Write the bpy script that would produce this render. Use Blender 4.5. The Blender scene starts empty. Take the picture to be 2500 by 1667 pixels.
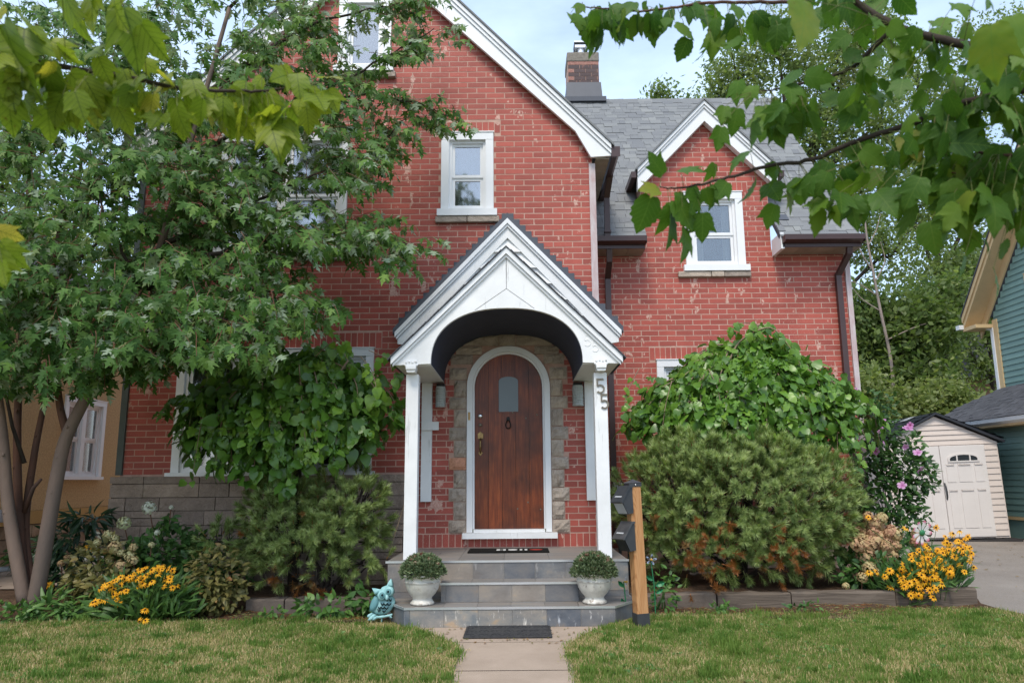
import bpy, math, random
import numpy as np
from mathutils import Matrix, Vector
R = math.radians
scene = bpy.context.scene
COL = scene.collection
random.seed(7)
rng = np.random.default_rng(11)

# ------------------------------------------------------------------ camera
FPX, CX, HOR, EYE, PITCH, ROLL = 1734.0, 1262.0, 1172.0, 1.30, R(9.5), R(0.5)
CYP = HOR - FPX * math.tan(PITCH)
cam_d = bpy.data.cameras.new('camera')
cam = bpy.data.objects.new('camera', cam_d)
COL.objects.link(cam)
cam.location = (0, 0, EYE)
cam.rotation_euler = (Matrix.Rotation(R(90) + PITCH, 4, 'X') @ Matrix.Rotation(-ROLL, 4, 'Z')).to_euler()
cam_d.sensor_width = 36.0
cam_d.lens = FPX / 2500 * 36
cam_d.shift_x = -(CX - 1250) / 2500
cam_d.shift_y = (CYP - 833.5) / 2500
cam_d.clip_start = 0.05
cam_d.clip_end = 2000
cam_d.dof.use_dof = True
cam_d.dof.focus_distance = 8.0
cam_d.dof.aperture_fstop = 4.0
scene.camera = cam

# ------------------------------------------------------------------ sky, sun, exposure
SUN_DIR = Vector((-0.20, -0.82, 1.22)).normalized()      # towards the sun: behind the camera, a little left
world = bpy.data.worlds.new('World')
scene.world = world
world.use_nodes = True
wn = world.node_tree
wn.nodes.clear()
w_out = wn.nodes.new('ShaderNodeOutputWorld')
w_bg = wn.nodes.new('ShaderNodeBackground')
w_sky = wn.nodes.new('ShaderNodeTexSky')
w_sky.sky_type = 'NISHITA'
w_sky.sun_disc = False
w_sky.sun_elevation = math.asin(SUN_DIR.z)
w_sky.sun_rotation = math.atan2(SUN_DIR.x, SUN_DIR.y)
w_sky.air_density = 1.0
w_sky.dust_density = 1.2
w_sky.ozone_density = 1.0
w_bg.inputs['Strength'].default_value = 0.182
w_co = wn.nodes.new('ShaderNodeTexCoord')
w_map = wn.nodes.new('ShaderNodeMapping')
w_map.inputs['Scale'].default_value = (1.0, 1.0, 2.6)
w_map.inputs['Location'].default_value = (0.3, 0.1, 0.0)
w_ns = wn.nodes.new('ShaderNodeTexNoise')
w_ns.inputs['Scale'].default_value = 2.2
w_ns.inputs['Detail'].default_value = 7
w_ns.inputs['Roughness'].default_value = 0.55
w_rmp = wn.nodes.new('ShaderNodeMapRange')
w_rmp.inputs['From Min'].default_value = 0.40
w_rmp.inputs['From Max'].default_value = 0.66
w_rmp.inputs['To Min'].default_value = 0.36
w_rmp.inputs['To Max'].default_value = 0.82
w_mix = wn.nodes.new('ShaderNodeMix')
w_mix.data_type = 'RGBA'
w_mix.inputs['B'].default_value = (4.0, 5.0, 6.3, 1)     # thin high cloud
wn.links.new(w_co.outputs['Generated'], w_map.inputs['Vector'])
wn.links.new(w_map.outputs['Vector'], w_ns.inputs['Vector'])
wn.links.new(w_ns.outputs['Fac'], w_rmp.inputs['Value'])
wn.links.new(w_rmp.outputs['Result'], w_mix.inputs['Factor'])
wn.links.new(w_sky.outputs['Color'], w_mix.inputs['A'])
wn.links.new(w_mix.outputs['Result'], w_bg.inputs['Color'])
wn.links.new(w_bg.outputs['Background'], w_out.inputs['Surface'])

sun_d = bpy.data.lights.new('sun', 'SUN')
sun_d.energy = 2.0
sun_d.angle = R(18)
sun_d.color = (1.0, 0.92, 0.80)
sun = bpy.data.objects.new('sun', sun_d)
sun.location = (-3, -12, 20)
sun.rotation_euler = (-SUN_DIR).to_track_quat('-Z', 'Y').to_euler()
COL.objects.link(sun)

vs = scene.view_settings
scene.display_settings.display_device = 'sRGB'
vs.view_transform = 'Standard'
vs.look = 'None'
vs.exposure = 0.54
vs.gamma = 1.0
vs.use_curve_mapping = False
scene.render.engine = 'CYCLES'
scene.cycles.use_denoising = True
scene.cycles.denoiser = 'OPENIMAGEDENOISE'
scene.cycles.denoising_input_passes = 'RGB_ALBEDO_NORMAL'
scene.cycles.denoising_prefilter = 'NONE'
scene.cycles.use_adaptive_sampling = False
scene.cycles.max_bounces = 8
scene.cycles.transparent_max_bounces = 12
scene.cycles.sample_clamp_indirect = 6

# ------------------------------------------------------------------ pixel -> place (used only to lay plants out in depth)
_c, _s = math.cos(ROLL), math.sin(ROLL)
def ray(px, py):
    u = (px - CX) / FPX; v = (CYP - py) / FPX
    u, v = _c * u + _s * v, -_s * u + _c * v
    return Vector((u, math.cos(PITCH) - v * math.sin(PITCH), math.sin(PITCH) + v * math.cos(PITCH)))
def at(px, py, Y):
    r = ray(px, py); k = Y / r.y
    return Vector((r.x * k, Y, EYE + r.z * k))

# ------------------------------------------------------------------ materials
class NT:
    def __init__(s, name):
        s.m = bpy.data.materials.new(name); s.m.use_nodes = True
        s.t = s.m.node_tree; s.t.nodes.clear()
        s.out = s.n('ShaderNodeOutputMaterial')
    def n(s, typ, **kw):
        nd = s.t.nodes.new(typ)
        for k, v in kw.items():
            if k in nd.inputs: nd.inputs[k].default_value = v
            else: setattr(nd, k, v)
        return nd
    def l(s, a, b): s.t.links.new(a, b)
    def pos(s, scale=(1, 1, 1)):
        g = s.n('ShaderNodeNewGeometry')
        mp = s.n('ShaderNodeMapping'); mp.inputs['Scale'].default_value = scale
        s.l(g.outputs['Position'], mp.inputs['Vector'])
        return mp.outputs['Vector']
    def noise(s, scale, detail=4, rough=.55, vec=None, stretch=(1, 1, 1)):
        nd = s.n('ShaderNodeTexNoise', Scale=scale, Detail=detail, Roughness=rough)
        s.l(vec if vec is not None else s.pos(stretch), nd.inputs['Vector'])
        return nd.outputs['Fac']
    def rng(s, f, a, b, c=0., d=1.):
        nd = s.n('ShaderNodeMapRange')
        for k, v in zip(('From Min', 'From Max', 'To Min', 'To Max'), (a, b, c, d)): nd.inputs[k].default_value = v
        s.l(f, nd.inputs['Value']); return nd.outputs['Result']
    def math(s, op, a, b=None, c=None):
        nd = s.n('ShaderNodeMath'); nd.operation = op
        for i, x in enumerate((a, b, c)):
            if x is None: continue
            if isinstance(x, (int, float)): nd.inputs[i].default_value = x
            else: s.l(x, nd.inputs[i])
        return nd.outputs[0]
    def mix(s, f, a, b, mode='MIX'):
        nd = s.n('ShaderNodeMix'); nd.data_type = 'RGBA'; nd.blend_type = mode
        for k, x in (('Factor', f), ('A', a), ('B', b)):
            if isinstance(x, (int, float)): nd.inputs[k].default_value = x
            elif isinstance(x, tuple): nd.inputs[k].default_value = (*x[:3], 1)
            else: s.l(x, nd.inputs[k])
        return nd.outputs['Result']
    def ramp(s, f, stops):
        nd = s.n('ShaderNodeValToRGB'); e = nd.color_ramp.elements
        while len(e) < len(stops): e.new(.5)
        for el, (p, c) in zip(e, stops): el.position = p; el.color = (*c, 1)
        s.l(f, nd.inputs['Fac']); return nd.outputs['Color']
    def attr(s, name, out='Fac'):
        nd = s.n('ShaderNodeAttribute'); nd.attribute_name = name; return nd.outputs[out]
    def bump(s, h, strength, dist=.01):
        nd = s.n('ShaderNodeBump', Strength=strength, Distance=dist)
        s.l(h, nd.inputs['Height']); return nd.outputs['Normal']
    def bsdf(s, color, rough=.6, spec=.3, metal=0., normal=None, **kw):
        nd = s.n('ShaderNodeBsdfPrincipled')
        for k, x in (('Base Color', color), ('Roughness', rough), ('Specular IOR Level', spec), ('Metallic', metal)):
            if isinstance(x, (int, float)): nd.inputs[k].default_value = x
            elif isinstance(x, tuple): nd.inputs[k].default_value = (*x[:3], 1)
            else: s.l(x, nd.inputs[k])
        if normal is not None: s.l(normal, nd.inputs['Normal'])
        return nd
    def done(s, sh):
        s.l(sh.outputs[0] if hasattr(sh, 'outputs') else sh, s.out.inputs['Surface']); return s.m

def simple(name, c, rough=.6, spec=.3, metal=0., var=.12, scale=6., c2=None, bump=0., bscale=60., tint=0., stretch=(1, 1, 1)):
    """c varied by noise towards c2 (grain, wear), optional per-piece tint (attribute) and fine relief."""
    t = NT(name)
    c2 = c2 or tuple(x * (1 - 2 * var) for x in c)
    col = t.mix(t.rng(t.noise(scale, 6, .6, stretch=stretch), .3, .7), c, c2)
    if tint: col = t.mix(1.0, col, t.ramp(t.attr('tint'), [(0, (1 - tint,) * 3), (1, (1 + tint,) * 3)]), 'MULTIPLY')
    nrm = t.bump(t.noise(bscale, 5, .6, stretch=stretch), bump) if bump else None
    return t.done(t.bsdf(col, rough, spec, metal, nrm))

def leaf_mat(name, stops, back=None, trans=.3, rough=.42, spec=.35, vein=None, sat=1.25, spots=0):
    """stops: colour ramp over the leaf's own tint; back: colour of the underside; vein: (colour, amount)."""
    t = NT(name)
    ti = t.attr('tint')
    ti = t.math('ADD', ti, t.math('MULTIPLY', t.math('SUBTRACT', t.noise(9, 3), .5), .35))
    col = t.ramp(ti, stops)
    if vein:
        uv = t.n('ShaderNodeSeparateXYZ'); t.l(t.attr('leafuv', 'Vector'), uv.inputs[0])
        ax = t.math('ABSOLUTE', uv.outputs[0])
        mid = t.math('LESS_THAN', ax, .012)
        fr = t.math('FRACT', t.math('MULTIPLY', t.math('SUBTRACT', uv.outputs[1], t.math('MULTIPLY', ax, .95)), 6.5))
        side = t.math('LESS_THAN', fr, .09)
        col = t.mix(t.math('MULTIPLY', t.math('MAXIMUM', mid, side), vein[1]), col, vein[0])
        col = t.mix(t.math('MULTIPLY', t.rng(t.noise(25, 4), .45, .7), .35), col, vein[2])
    if spots:
        col = t.mix(t.math('MULTIPLY', t.rng(t.noise(30, 2), .70, .74), spots), col, (.09, .035, .012))
    if back:
        g = t.n('ShaderNodeNewGeometry')
        col = t.mix(t.math('MULTIPLY', g.outputs['Backfacing'], back[1]), col, back[0])
    b = t.bsdf(col, rough, spec)
    tr = t.n('ShaderNodeBsdfTranslucent')
    t.l(t.mix(1.0, col, (sat, sat * 1.05, sat * .6), 'MULTIPLY'), tr.inputs['Color'])
    mx = t.n('ShaderNodeMixShader', Fac=trans)
    t.l(b.outputs[0], mx.inputs[1]); t.l(tr.outputs[0], mx.inputs[2])
    return t.done(mx)

def brick_mat(name, ca, cb, chip, chipamt=.55):
    t = NT(name)
    col = t.mix(t.rng(t.noise(2.2, 5, .65), .3, .7), ca, cb)
    col = t.mix(1.0, col, t.ramp(t.attr('tint'), [(0, (.82,) * 3), (1, (1.14, 1.1, 1.08))]), 'MULTIPLY')
    # scuffs and bare patches where the paint came off: fine flecks gathered in patches, some run-down streaks
    patch = t.rng(t.noise(1.15, 3, .5, stretch=(1, 1, .8)), .46, .68)
    fleck = t.rng(t.noise(60, 5, .72), .60, .66)
    fleck2 = t.rng(t.noise(130, 3, .7), .66, .70)
    big = t.rng(t.noise(5.5, 4, .62, stretch=(1.25, 1, .8)), .635, .66)
    f = t.math('MAXIMUM', t.math('MULTIPLY', fleck, patch), t.math('MULTIPLY', big, t.rng(t.noise(70, 3), .3, .6, .35, 1.)))
    f = t.math('MAXIMUM', f, t.math('MULTIPLY', fleck2, .6))
    col = t.mix(t.math('MULTIPLY', f, chipamt), col, chip)
    nrm = t.bump(t.noise(90, 5, .65), .25, .004)
    return t.done(t.bsdf(col, .55, .3, 0., nrm))

M = {}
M['brick'] = brick_mat('red_painted_brick', (.395, .092, .066), (.32, .068, .050), (.66, .46, .37), .8)
M['mortar'] = simple('pink_mortar', (.57, .385, .31), .9, .1, var=.1, scale=9, c2=(.43, .26, .205), bump=.4, bscale=120)
M['white'] = simple('white_trim_paint', (.80, .80, .80), .42, .4, var=.03, scale=3, c2=(.74, .745, .75))
def old_white():
    t = NT('weathered_white_paint')
    col = t.mix(t.rng(t.noise(4, 6, .6), .35, .7), (.80, .80, .795), (.72, .72, .71))
    crack = t.rng(t.noise(22, 5, .7, stretch=(1, 1, .07)), .62, .66)
    col = t.mix(t.math('MULTIPLY', crack, .5), col, (.42, .42, .41))
    h = t.math('ADD', t.noise(14, 6, .7, stretch=(1, 1, .5)), t.math('MULTIPLY', crack, -.6))
    return t.done(t.bsdf(col, .55, .3, 0., t.bump(h, .35, .006)))
M['oldwhite'] = old_white()
M['brown'] = simple('brown_aluminium', (.060, .030, .028), .38, .45, var=.1, scale=4)
M['soffit'] = simple('tan_soffit', (.36, .31, .25), .6, .3, tint=.1)
def shingle_mat(name, stops, hi):
    t = NT(name)
    col = t.ramp(t.attr('tint'), stops)
    g = t.noise(160, 4, .8)
    col = t.mix(t.rng(g, .3, .75), col, hi)
    col = t.mix(t.math('MULTIPLY', t.noise(1.5, 4), .35), col, stops[0][1])
    return t.done(t.bsdf(col, .92, .15, 0., t.bump(g, .6, .004)))
M['shingle'] = shingle_mat('grey_asphalt_shingle', [(0, (.13, .135, .150)), (.5, (.18, .185, .19)), (1, (.27, .275, .265))], (.255, .26, .255))
M['darkshingle'] = shingle_mat('charcoal_asphalt_shingle', [(0, (.05, .052, .06)), (1, (.11, .112, .125))], (.10, .10, .11))
M['flash'] = simple('slate_grey_flashing', (.075, .082, .10), .5, .4, var=.08, scale=5)
M['navy'] = simple('dark_navy_paint', (.050, .058, .088), .6, .25, var=.1, scale=5)
M['galv'] = simple('pale_galvanised_strip', (.55, .50, .50), .55, .3, var=.1, scale=14, c2=(.42, .28, .27), stretch=(1, 1, .3))
M['greenstrip'] = simple('grey_green_strip', (.10, .115, .105), .6, .3)
def stone_mat(name, a, b, c):
    t = NT(name)
    col = t.ramp(t.noise(7, 7, .65), [(.25, a), (.55, b), (.8, c)])
    col = t.mix(1.0, col, t.ramp(t.attr('tint'), [(0, (.78, .78, .80)), (.85, (1.12, 1.1, 1.08)), (1, (1.35, .8, .62))]), 'MULTIPLY')
    h = t.math('ADD', t.noise(12, 6, .6), t.math('MULTIPLY', t.noise(60, 4), .3))
    return t.done(t.bsdf(col, .88, .15, 0., t.bump(h, .9, .03)))
M['stone'] = stone_mat('buff_rock_faced_stone', (.29, .235, .19), (.45, .375, .305), (.54, .455, .375))
M['base_stone'] = stone_mat('brown_ashlar_stone', (.24, .185, .145), (.35, .27, .215), (.43, .345, .275))
M['stone_mortar'] = simple('brown_stone_mortar', (.15, .115, .095), .9, .1, bump=.4)
def glass_mat(base):
    t = NT('window_glass')
    fr = t.n('ShaderNodeFresnel', IOR=1.55)
    gl = t.n('ShaderNodeBsdfGlossy', Roughness=.085)
    tp = t.n('ShaderNodeBsdfTransparent')
    tp.inputs['Color'].default_value = (.8, .83, .84, 1)
    mx = t.n('ShaderNodeMixShader')
    t.l(t.math('MULTIPLY_ADD', fr.outputs[0], 1.5, base), mx.inputs[0]); t.l(tp.outputs[0], mx.inputs[1]); t.l(gl.outputs[0], mx.inputs[2])
    return t.done(mx)
M['glass'] = glass_mat(.27)
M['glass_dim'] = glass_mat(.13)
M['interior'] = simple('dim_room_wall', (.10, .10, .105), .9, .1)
M['blind'] = simple('pale_window_blind', (.66, .66, .68), .8, .1, var=.05)
M['sheer'] = simple('pale_sheer_curtain', (.50, .49, .47), .9, .1, var=.12, scale=20, stretch=(1, 1, .05))
M['curtain'] = simple('grey_green_curtain', (.20, .23, .23), .9, .1, var=.15, scale=20, stretch=(1, 1, .05))
def door_mat():
    t = NT('varnished_red_brown_wood')
    g = t.noise(9, 8, .7, stretch=(6, 6, .35))
    col = t.ramp(g, [(.28, (.085, .018, .006)), (.5, (.18, .038, .010)), (.68, (.28, .068, .016))])
    col = t.mix(t.rng(t.noise(2.2, 3), .45, .7), col, (.055, .016, .008))
    col = t.mix(1.0, col, t.ramp(t.attr('tint'), [(0, (.75,) * 3), (1, (1.25, 1.2, 1.1))]), 'MULTIPLY')
    return t.done(t.bsdf(col, .38, .4, 0., t.bump(g, .15, .004)))
M['door'] = door_mat()
M['frost'] = simple('frosted_grey_pane', (.11, .14, .15), .28, .6, var=.05)
M['iron'] = simple('black_iron', (.022, .020, .018), .45, .4, metal=.6)
M['brass'] = simple('dull_brass', (.35, .23, .09), .35, .5, metal=.9, c2=(.16, .10, .05), scale=30)
M['chrome'] = simple('chrome', (.75, .75, .75), .18, .5, metal=1.)
M['bronze'] = simple('aged_bronze', (.26, .22, .16), .42, .4, metal=.6, c2=(.15, .13, .11), scale=25)
M['lantern'] = simple('grey_ribbed_glass', (.40, .42, .40), .3, .5, var=.08)
def slate_mat():
    t = NT('slate_floor_tile')
    v = t.noise(3.2, 8, .68, stretch=(1, 1, 1.6))
    col = t.ramp(v, [(.26, (.055, .065, .08)), (.45, (.13, .15, .17)), (.57, (.20, .205, .205)), (.66, (.30, .235, .17)), (.8, (.17, .17, .18))])
    col = t.mix(t.rng(t.noise(.9, 3), .45, .65, 0., .45), col, (.24, .19, .145))
    salt = t.math('MULTIPLY', t.rng(t.noise(26, 5, .75, stretch=(1, 1, .22)), .60, .70), t.attr('salt'))
    col = t.mix(salt, col, (.62, .62, .60))
    col = t.mix(1.0, col, t.ramp(t.attr('tint'), [(0, (.62, .66, .74)), (1, (1.38, 1.26, 1.12))]), 'MULTIPLY')
    return t.done(t.bsdf(col, .55, .35, 0., t.bump(v, .25, .01)))
M['slate'] = slate_mat()
M['tread'] = simple('brown_grey_tread_tile', (.235, .20, .17), .6, .3, var=.15, scale=5, c2=(.17, .165, .16), tint=.12, stretch=(.5, 2, 1))
M['grout'] = simple('pale_grout', (.50, .48, .45), .9, .1)
M['alu'] = simple('aluminium_nosing', (.72, .73, .75), .3, .5, metal=.75, var=.05)
M['concrete'] = simple('tan_concrete', (.41, .32, .25), .9, .15, var=.1, scale=2.5, c2=(.33, .255, .195), bump=.35, bscale=140)
M['capstone'] = simple('weathered_cement_cap', (.28, .25, .21), .9, .1, scale=18, c2=(.17, .15, .125), bump=.6)
M['dark_brick'] = brick_mat('sooty_brick', (.055, .05, .055), (.10, .05, .045), (.45, .20, .15), .5)
M['spalled'] = simple('spalled_pink_brick', (.42, .235, .19), .9, .1, scale=30, c2=(.27, .13, .11), bump=.8)
def drive_mat():
    t = NT('worn_asphalt')
    g = t.noise(70, 5, .8)
    col = t.ramp(t.noise(1.1, 6, .6), [(.3, (.175, .145, .118)), (.6, (.25, .212, .175)), (.8, (.32, .275, .23))])
    col = t.mix(t.rng(g, .35, .7), col, (.30, .27, .245))
    col = t.mix(t.rng(t.noise(220, 2), .66, .72, 0., .7), col, (.07, .06, .055))
    return t.done(t.bsdf(col, .92, .15, 0., t.bump(g, .7, .01)))
M['drive'] = drive_mat()
def soil_mat(name, a, b, c):
    t = NT(name)
    g = t.noise(35, 7, .75)
    col = t.ramp(t.math('ADD', t.math('MULTIPLY', g, .7), t.math('MULTIPLY', t.noise(4, 3), .3)), [(.3, a), (.5, b), (.72, c)])
    return t.done(t.bsdf(col, .95, .1, 0., t.bump(g, 1., .03)))
M['soil'] = soil_mat('bed_soil', (.035, .024, .017), (.10, .062, .040), (.23, .145, .095))
def lawn_mat():
    t = NT('lawn_thatch')
    p = t.math('ADD', t.math('MULTIPLY', t.noise(1.2, 5, .6), .75), t.math('MULTIPLY', t.noise(40, 5, .75), .25))
    col = t.ramp(p, [(.36, (.13, .15, .045)), (.50, (.26, .215, .095)), (.63, (.42, .32, .17))])
    return t.done(t.bsdf(col, .95, .1, 0., t.bump(t.noise(60, 5, .8), 1., .02)))
M['lawn'] = lawn_mat()
M['far_ground'] = simple('distant_ground', (.11, .12, .06), .95, .1, scale=.4, c2=(.16, .14, .09))
M['bark'] = simple('smooth_grey_brown_bark', (.205, .145, .115), .85, .15, scale=5, c2=(.135, .105, .09), bump=.45, bscale=30, stretch=(1, 1, .4))
M['bark_red'] = simple('red_brown_young_bark', (.13, .062, .040), .8, .2, scale=7, c2=(.08, .05, .04), bump=.3, bscale=30, stretch=(1, 1, .4))
M['darkbark'] = simple('dark_bark', (.060, .047, .038), .9, .1, scale=9, bump=.5, bscale=40)
M['twig'] = simple('red_brown_twig', (.16, .075, .045), .7, .25, scale=20)
M['tantwig'] = simple('tan_vine_stem', (.30, .215, .14), .75, .2, scale=14, c2=(.20, .15, .10))
M['deadwood'] = simple('bleached_dead_wood', (.36, .29, .25), .9, .1, scale=6)
M['tie'] = simple('grey_weathered_timber', (.175, .14, .11), .9, .1, scale=6, c2=(.09, .07, .055), bump=.8, bscale=16, stretch=(.25, 3, 4))
M['edge_stone'] = simple('brown_grey_edging_block', (.17, .135, .11), .95, .1, scale=5, c2=(.11, .09, .075), bump=.6, bscale=50)
def cedar():
    t = NT('orange_cedar_grain')
    sp = t.n('ShaderNodeSeparateXYZ'); t.l(t.pos(), sp.inputs[0])
    x = t.math('SUBTRACT', sp.outputs[0], 1.035)
    par = t.math('MULTIPLY_ADD', t.math('MULTIPLY', x, x), 95., t.math('MULTIPLY', sp.outputs[2], .9))
    w = t.math('SINE', t.math('MULTIPLY', t.math('ADD', par, t.math('MULTIPLY', t.noise(3, 3), .5)), 60.))
    col = t.mix(t.rng(w, -.2, 1.), (.44, .215, .085), (.30, .12, .038))
    col = t.mix(t.rng(t.noise(14, 5, stretch=(5, 5, .3)), .35, .7), col, (.50, .27, .12))
    return t.done(t.bsdf(col, .6, .3))
M['cedar'] = cedar()
M['charcoal'] = simple('charcoal_powder_coat', (.030, .034, .040), .42, .4, var=.1, c2=(.05, .05, .052), scale=12)
M['mailmetal'] = simple('scuffed_dark_metal', (.13, .125, .125), .35, .5, metal=.4, c2=(.06, .06, .065), scale=14)
def pot_mat():
    t = NT('cream_glazed_pot')
    col = t.mix(t.rng(t.noise(5, 5, .6), .4, .75), (.66, .63, .56), (.52, .485, .42))
    col = t.mix(t.math('MULTIPLY', t.rng(t.noise(16, 5, .7), .60, .68), .8), col, (.17, .12, .085))
    col = t.mix(t.math('MULTIPLY', t.math('MULTIPLY', t.attr('tint'), .6), t.rng(t.noise(22, 4), .46, .60)), col, (.14, .095, .07))
    return t.done(t.bsdf(col, .32, .45))
M['pot'] = pot_mat()
M['rubber'] = simple('black_rubber_mat', (.030, .030, .032), .75, .25, scale=14, c2=(.055, .053, .052), bump=.4)
M['coir'] = simple('black_coir_mat', (.014, .013, .012), .95, .1, scale=40, bump=.8, bscale=200)
M['matwhite'] = simple('white_mat_print', (.66, .66, .64), .9, .1)
M['matred'] = simple('red_mat_print', (.45, .06, .045), .9, .1)
M['teal'] = simple('pale_teal_enamel', (.33, .56, .56), .5, .3, scale=14, c2=(.22, .42, .43))
M['teal2'] = simple('darker_teal_enamel', (.13, .30, .32), .5, .3)  # deeper teal for contrast on the owl's wing and eye rings
M['tealdark'] = simple('dark_cutout', (.010, .02, .022), .8, .1)
M['stucco'] = simple('ochre_pebble_stucco', (.62, .44, .235), .95, .1, scale=40, c2=(.42, .29, .15), bump=1., bscale=45)
M['ochre'] = simple('ochre_band_paint', (.52, .33, .12), .8, .2, scale=3)
M['rubble'] = stone_mat('tan_foundation_rubble', (.20, .14, .09), (.36, .26, .17), (.46, .35, .24))
M['greensiding'] = simple('teal_green_siding', (.165, .27, .245), .55, .3, var=.06, scale=3, tint=.07)
M['cream'] = simple('cream_yellow_trim', (.60, .43, .23), .55, .3, var=.05)
M['whitemetal'] = simple('white_gutter_metal', (.72, .73, .74), .4, .4, var=.04)
M['shed'] = simple('beige_resin', (.66, .57, .51), .5, .35, var=.04, scale=3)
M['shedpanel'] = simple('pale_resin_panel', (.72, .67, .635), .5, .35, var=.04, scale=2)
M['shedroof'] = simple('black_resin_roof', (.030, .033, .042), .5, .35, var=.1)
M['smoke'] = simple('smoked_pane', (.035, .04, .045), .15, .6)
M['skylight'] = simple('translucent_white_panel', (.75, .77, .78), .4, .4)
M['farbrick'] = simple('brown_far_brick', (.26, .15, .095), .9, .1, scale=4, c2=(.19, .11, .075))
M['darkroof'] = simple('dark_far_roof', (.06, .055, .055), .9, .1)
M['ribbed'] = simple('black_ribbed_plastic', (.020, .020, .024), .4, .5)
M['pipe'] = simple('grey_plastic_pipe', (.34, .35, .36), .5, .4)
M['hose'] = simple('grey_green_hose', (.30, .32, .31), .5, .4)
# foliage
M['silver_maple'] = leaf_mat('silver_maple_leaf', [(0, (.032, .082, .018)), (.45, (.080, .165, .036)), (.8, (.155, .26, .055)), (1, (.20, .31, .06))], back=((.33, .40, .29), .8), trans=.34, rough=.5, spec=.18)
M['fg_left'] = leaf_mat('yellow_green_maple_leaf', [(0, (.11, .175, .018)), (.4, (.19, .26, .024)), (.75, (.28, .32, .034)), (1, (.46, .37, .06))], trans=.52, vein=((.038, .080, .008), .85, (.25, .31, .045)), spots=.55, sat=1.5, spec=.2)
M['fg_right'] = leaf_mat('green_maple_leaf', [(0, (.036, .098, .014)), (.45, (.085, .175, .020)), (.8, (.15, .235, .028)), (1, (.24, .25, .035))], back=((.085, .16, .045), .4), trans=.42, vein=((.14, .23, .04), .60, (.075, .16, .020)), spots=.25, sat=1.45, spec=.22, rough=.5)
M['mulberry'] = leaf_mat('mulberry_leaf', [(0, (.042, .110, .016)), (.45, (.105, .225, .026)), (.8, (.20, .35, .038)), (1, (.17, .26, .035))], back=((.11, .19, .07), .5), trans=.28, rough=.34, spec=.5, vein=((.10, .20, .05), .35, (.05, .13, .02)))
M['needle'] = leaf_mat('pine_needle', [(0, (.19, .26, .085)), (.4, (.37, .46, .165)), (.62, (.52, .55, .26)), (.74, (.20, .17, .075)), (.86, (.26, .11, .03)), (1, (.36, .14, .045))], trans=.35, rough=.5, sat=1.2)
M['shrub_brown'] = leaf_mat('bronze_shrub_leaf', [(0, (.075, .080, .024)), (.5, (.165, .150, .048)), (.8, (.24, .195, .062)), (1, (.28, .14, .06))], trans=.25)
M['shrub_green'] = leaf_mat('mid_green_leaf', [(0, (.028, .070, .018)), (.5, (.062, .140, .032)), (1, (.12, .23, .045))], back=((.09, .14, .06), .4), trans=.25)
M['dark_fern'] = leaf_mat('dark_compound_leaf', [(0, (.012, .034, .014)), (1, (.030, .070, .024))], trans=.2)
M['lance'] = leaf_mat('narrow_flower_leaf', [(0, (.035, .085, .022)), (.5, (.075, .155, .036)), (1, (.14, .25, .065))], trans=.25)
M['susan'] = leaf_mat('golden_daisy', [(0, (.70, .30, .012)), (.5, (.78, .40, .02)), (.72, (.80, .47, .03)), (.88, (.055, .016, .006)), (1, (.025, .008, .004))], trans=.2, rough=.6, spec=.2, sat=1.05)
M['hyd'] = leaf_mat('hydrangea_floret', [(0, (.72, .72, .64)), (.25, (.55, .58, .33)), (.55, (.52, .40, .20)), (.8, (.50, .29, .18)), (1, (.42, .20, .13))], trans=.2, rough=.7, spec=.1, sat=1.05)
M['hosta'] = leaf_mat('white_edged_leaf', [(0, (.62, .66, .62)), (.6, (.30, .38, .28)), (1, (.06, .12, .05))], trans=.2)
M['rose'] = leaf_mat('pink_mallow_petal', [(0, (.62, .60, .70)), (.3, (.62, .30, .55)), (.75, (.50, .16, .40)), (1, (.28, .03, .12))], trans=.3, sat=1.1)
M['mum'] = leaf_mat('grey_green_mum', [(0, (.065, .105, .05)), (.55, (.16, .215, .10)), (.85, (.31, .35, .21)), (.95, (.17, .06, .03)), (1, (.11, .02, .016))], trans=.15)
M['grass'] = leaf_mat('lawn_blade', [(0, (.085, .175, .030)), (.35, (.17, .255, .052)), (.6, (.35, .31, .125)), (.8, (.55, .44, .23)), (1, (.66, .53, .30))], trans=.35, rough=.6, spec=.2, sat=1.1)
M['far_leaf'] = leaf_mat('far_tree_leaf', [(0, (.07, .13, .032)), (.5, (.19, .255, .075)), (1, (.31, .35, .12))], back=((.16, .20, .10), .4), trans=.5)
M['metal_petal'] = leaf_mat('painted_metal_petal', [(0, (.78, .77, .72)), (.6, (.75, .70, .68)), (.85, (.70, .28, .36)), (1, (.55, .05, .16))], trans=.05, rough=.4, sat=1.)
M['blue_petal'] = simple('pale_blue_enamel', (.42, .50, .66), .4, .4, var=.1)
M['gold'] = simple('yellow_enamel', (.60, .34, .05), .4, .4)
M['leafenamel'] = simple('green_enamel', (.03, .20, .08), .4, .4)
M['tealenamel'] = simple('teal_enamel', (.05, .30, .30), .35, .5)

# ------------------------------------------------------------------ mesh helpers
I4 = Matrix.Identity(4)
def wloc(o):
    v = Vector((0, 0, 0))
    while o is not None: v = v + o.location; o = o.parent
    return v
def thing(name, label, cat, loc=(0, 0, 0), group=None):
    o = bpy.data.objects.new(name, None); COL.objects.link(o)
    o.location = loc; o['label'] = label; o['category'] = cat; o.empty_display_size = .1
    if group: o['group'] = group
    return o
def tag(o, label, cat, group=None):
    o['label'] = label; o['category'] = cat
    if group: o['group'] = group
    return o
def part(name, parent):
    o = bpy.data.objects.new(name, None); COL.objects.link(o); o.parent = parent; o.empty_display_size = .05
    return o

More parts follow.
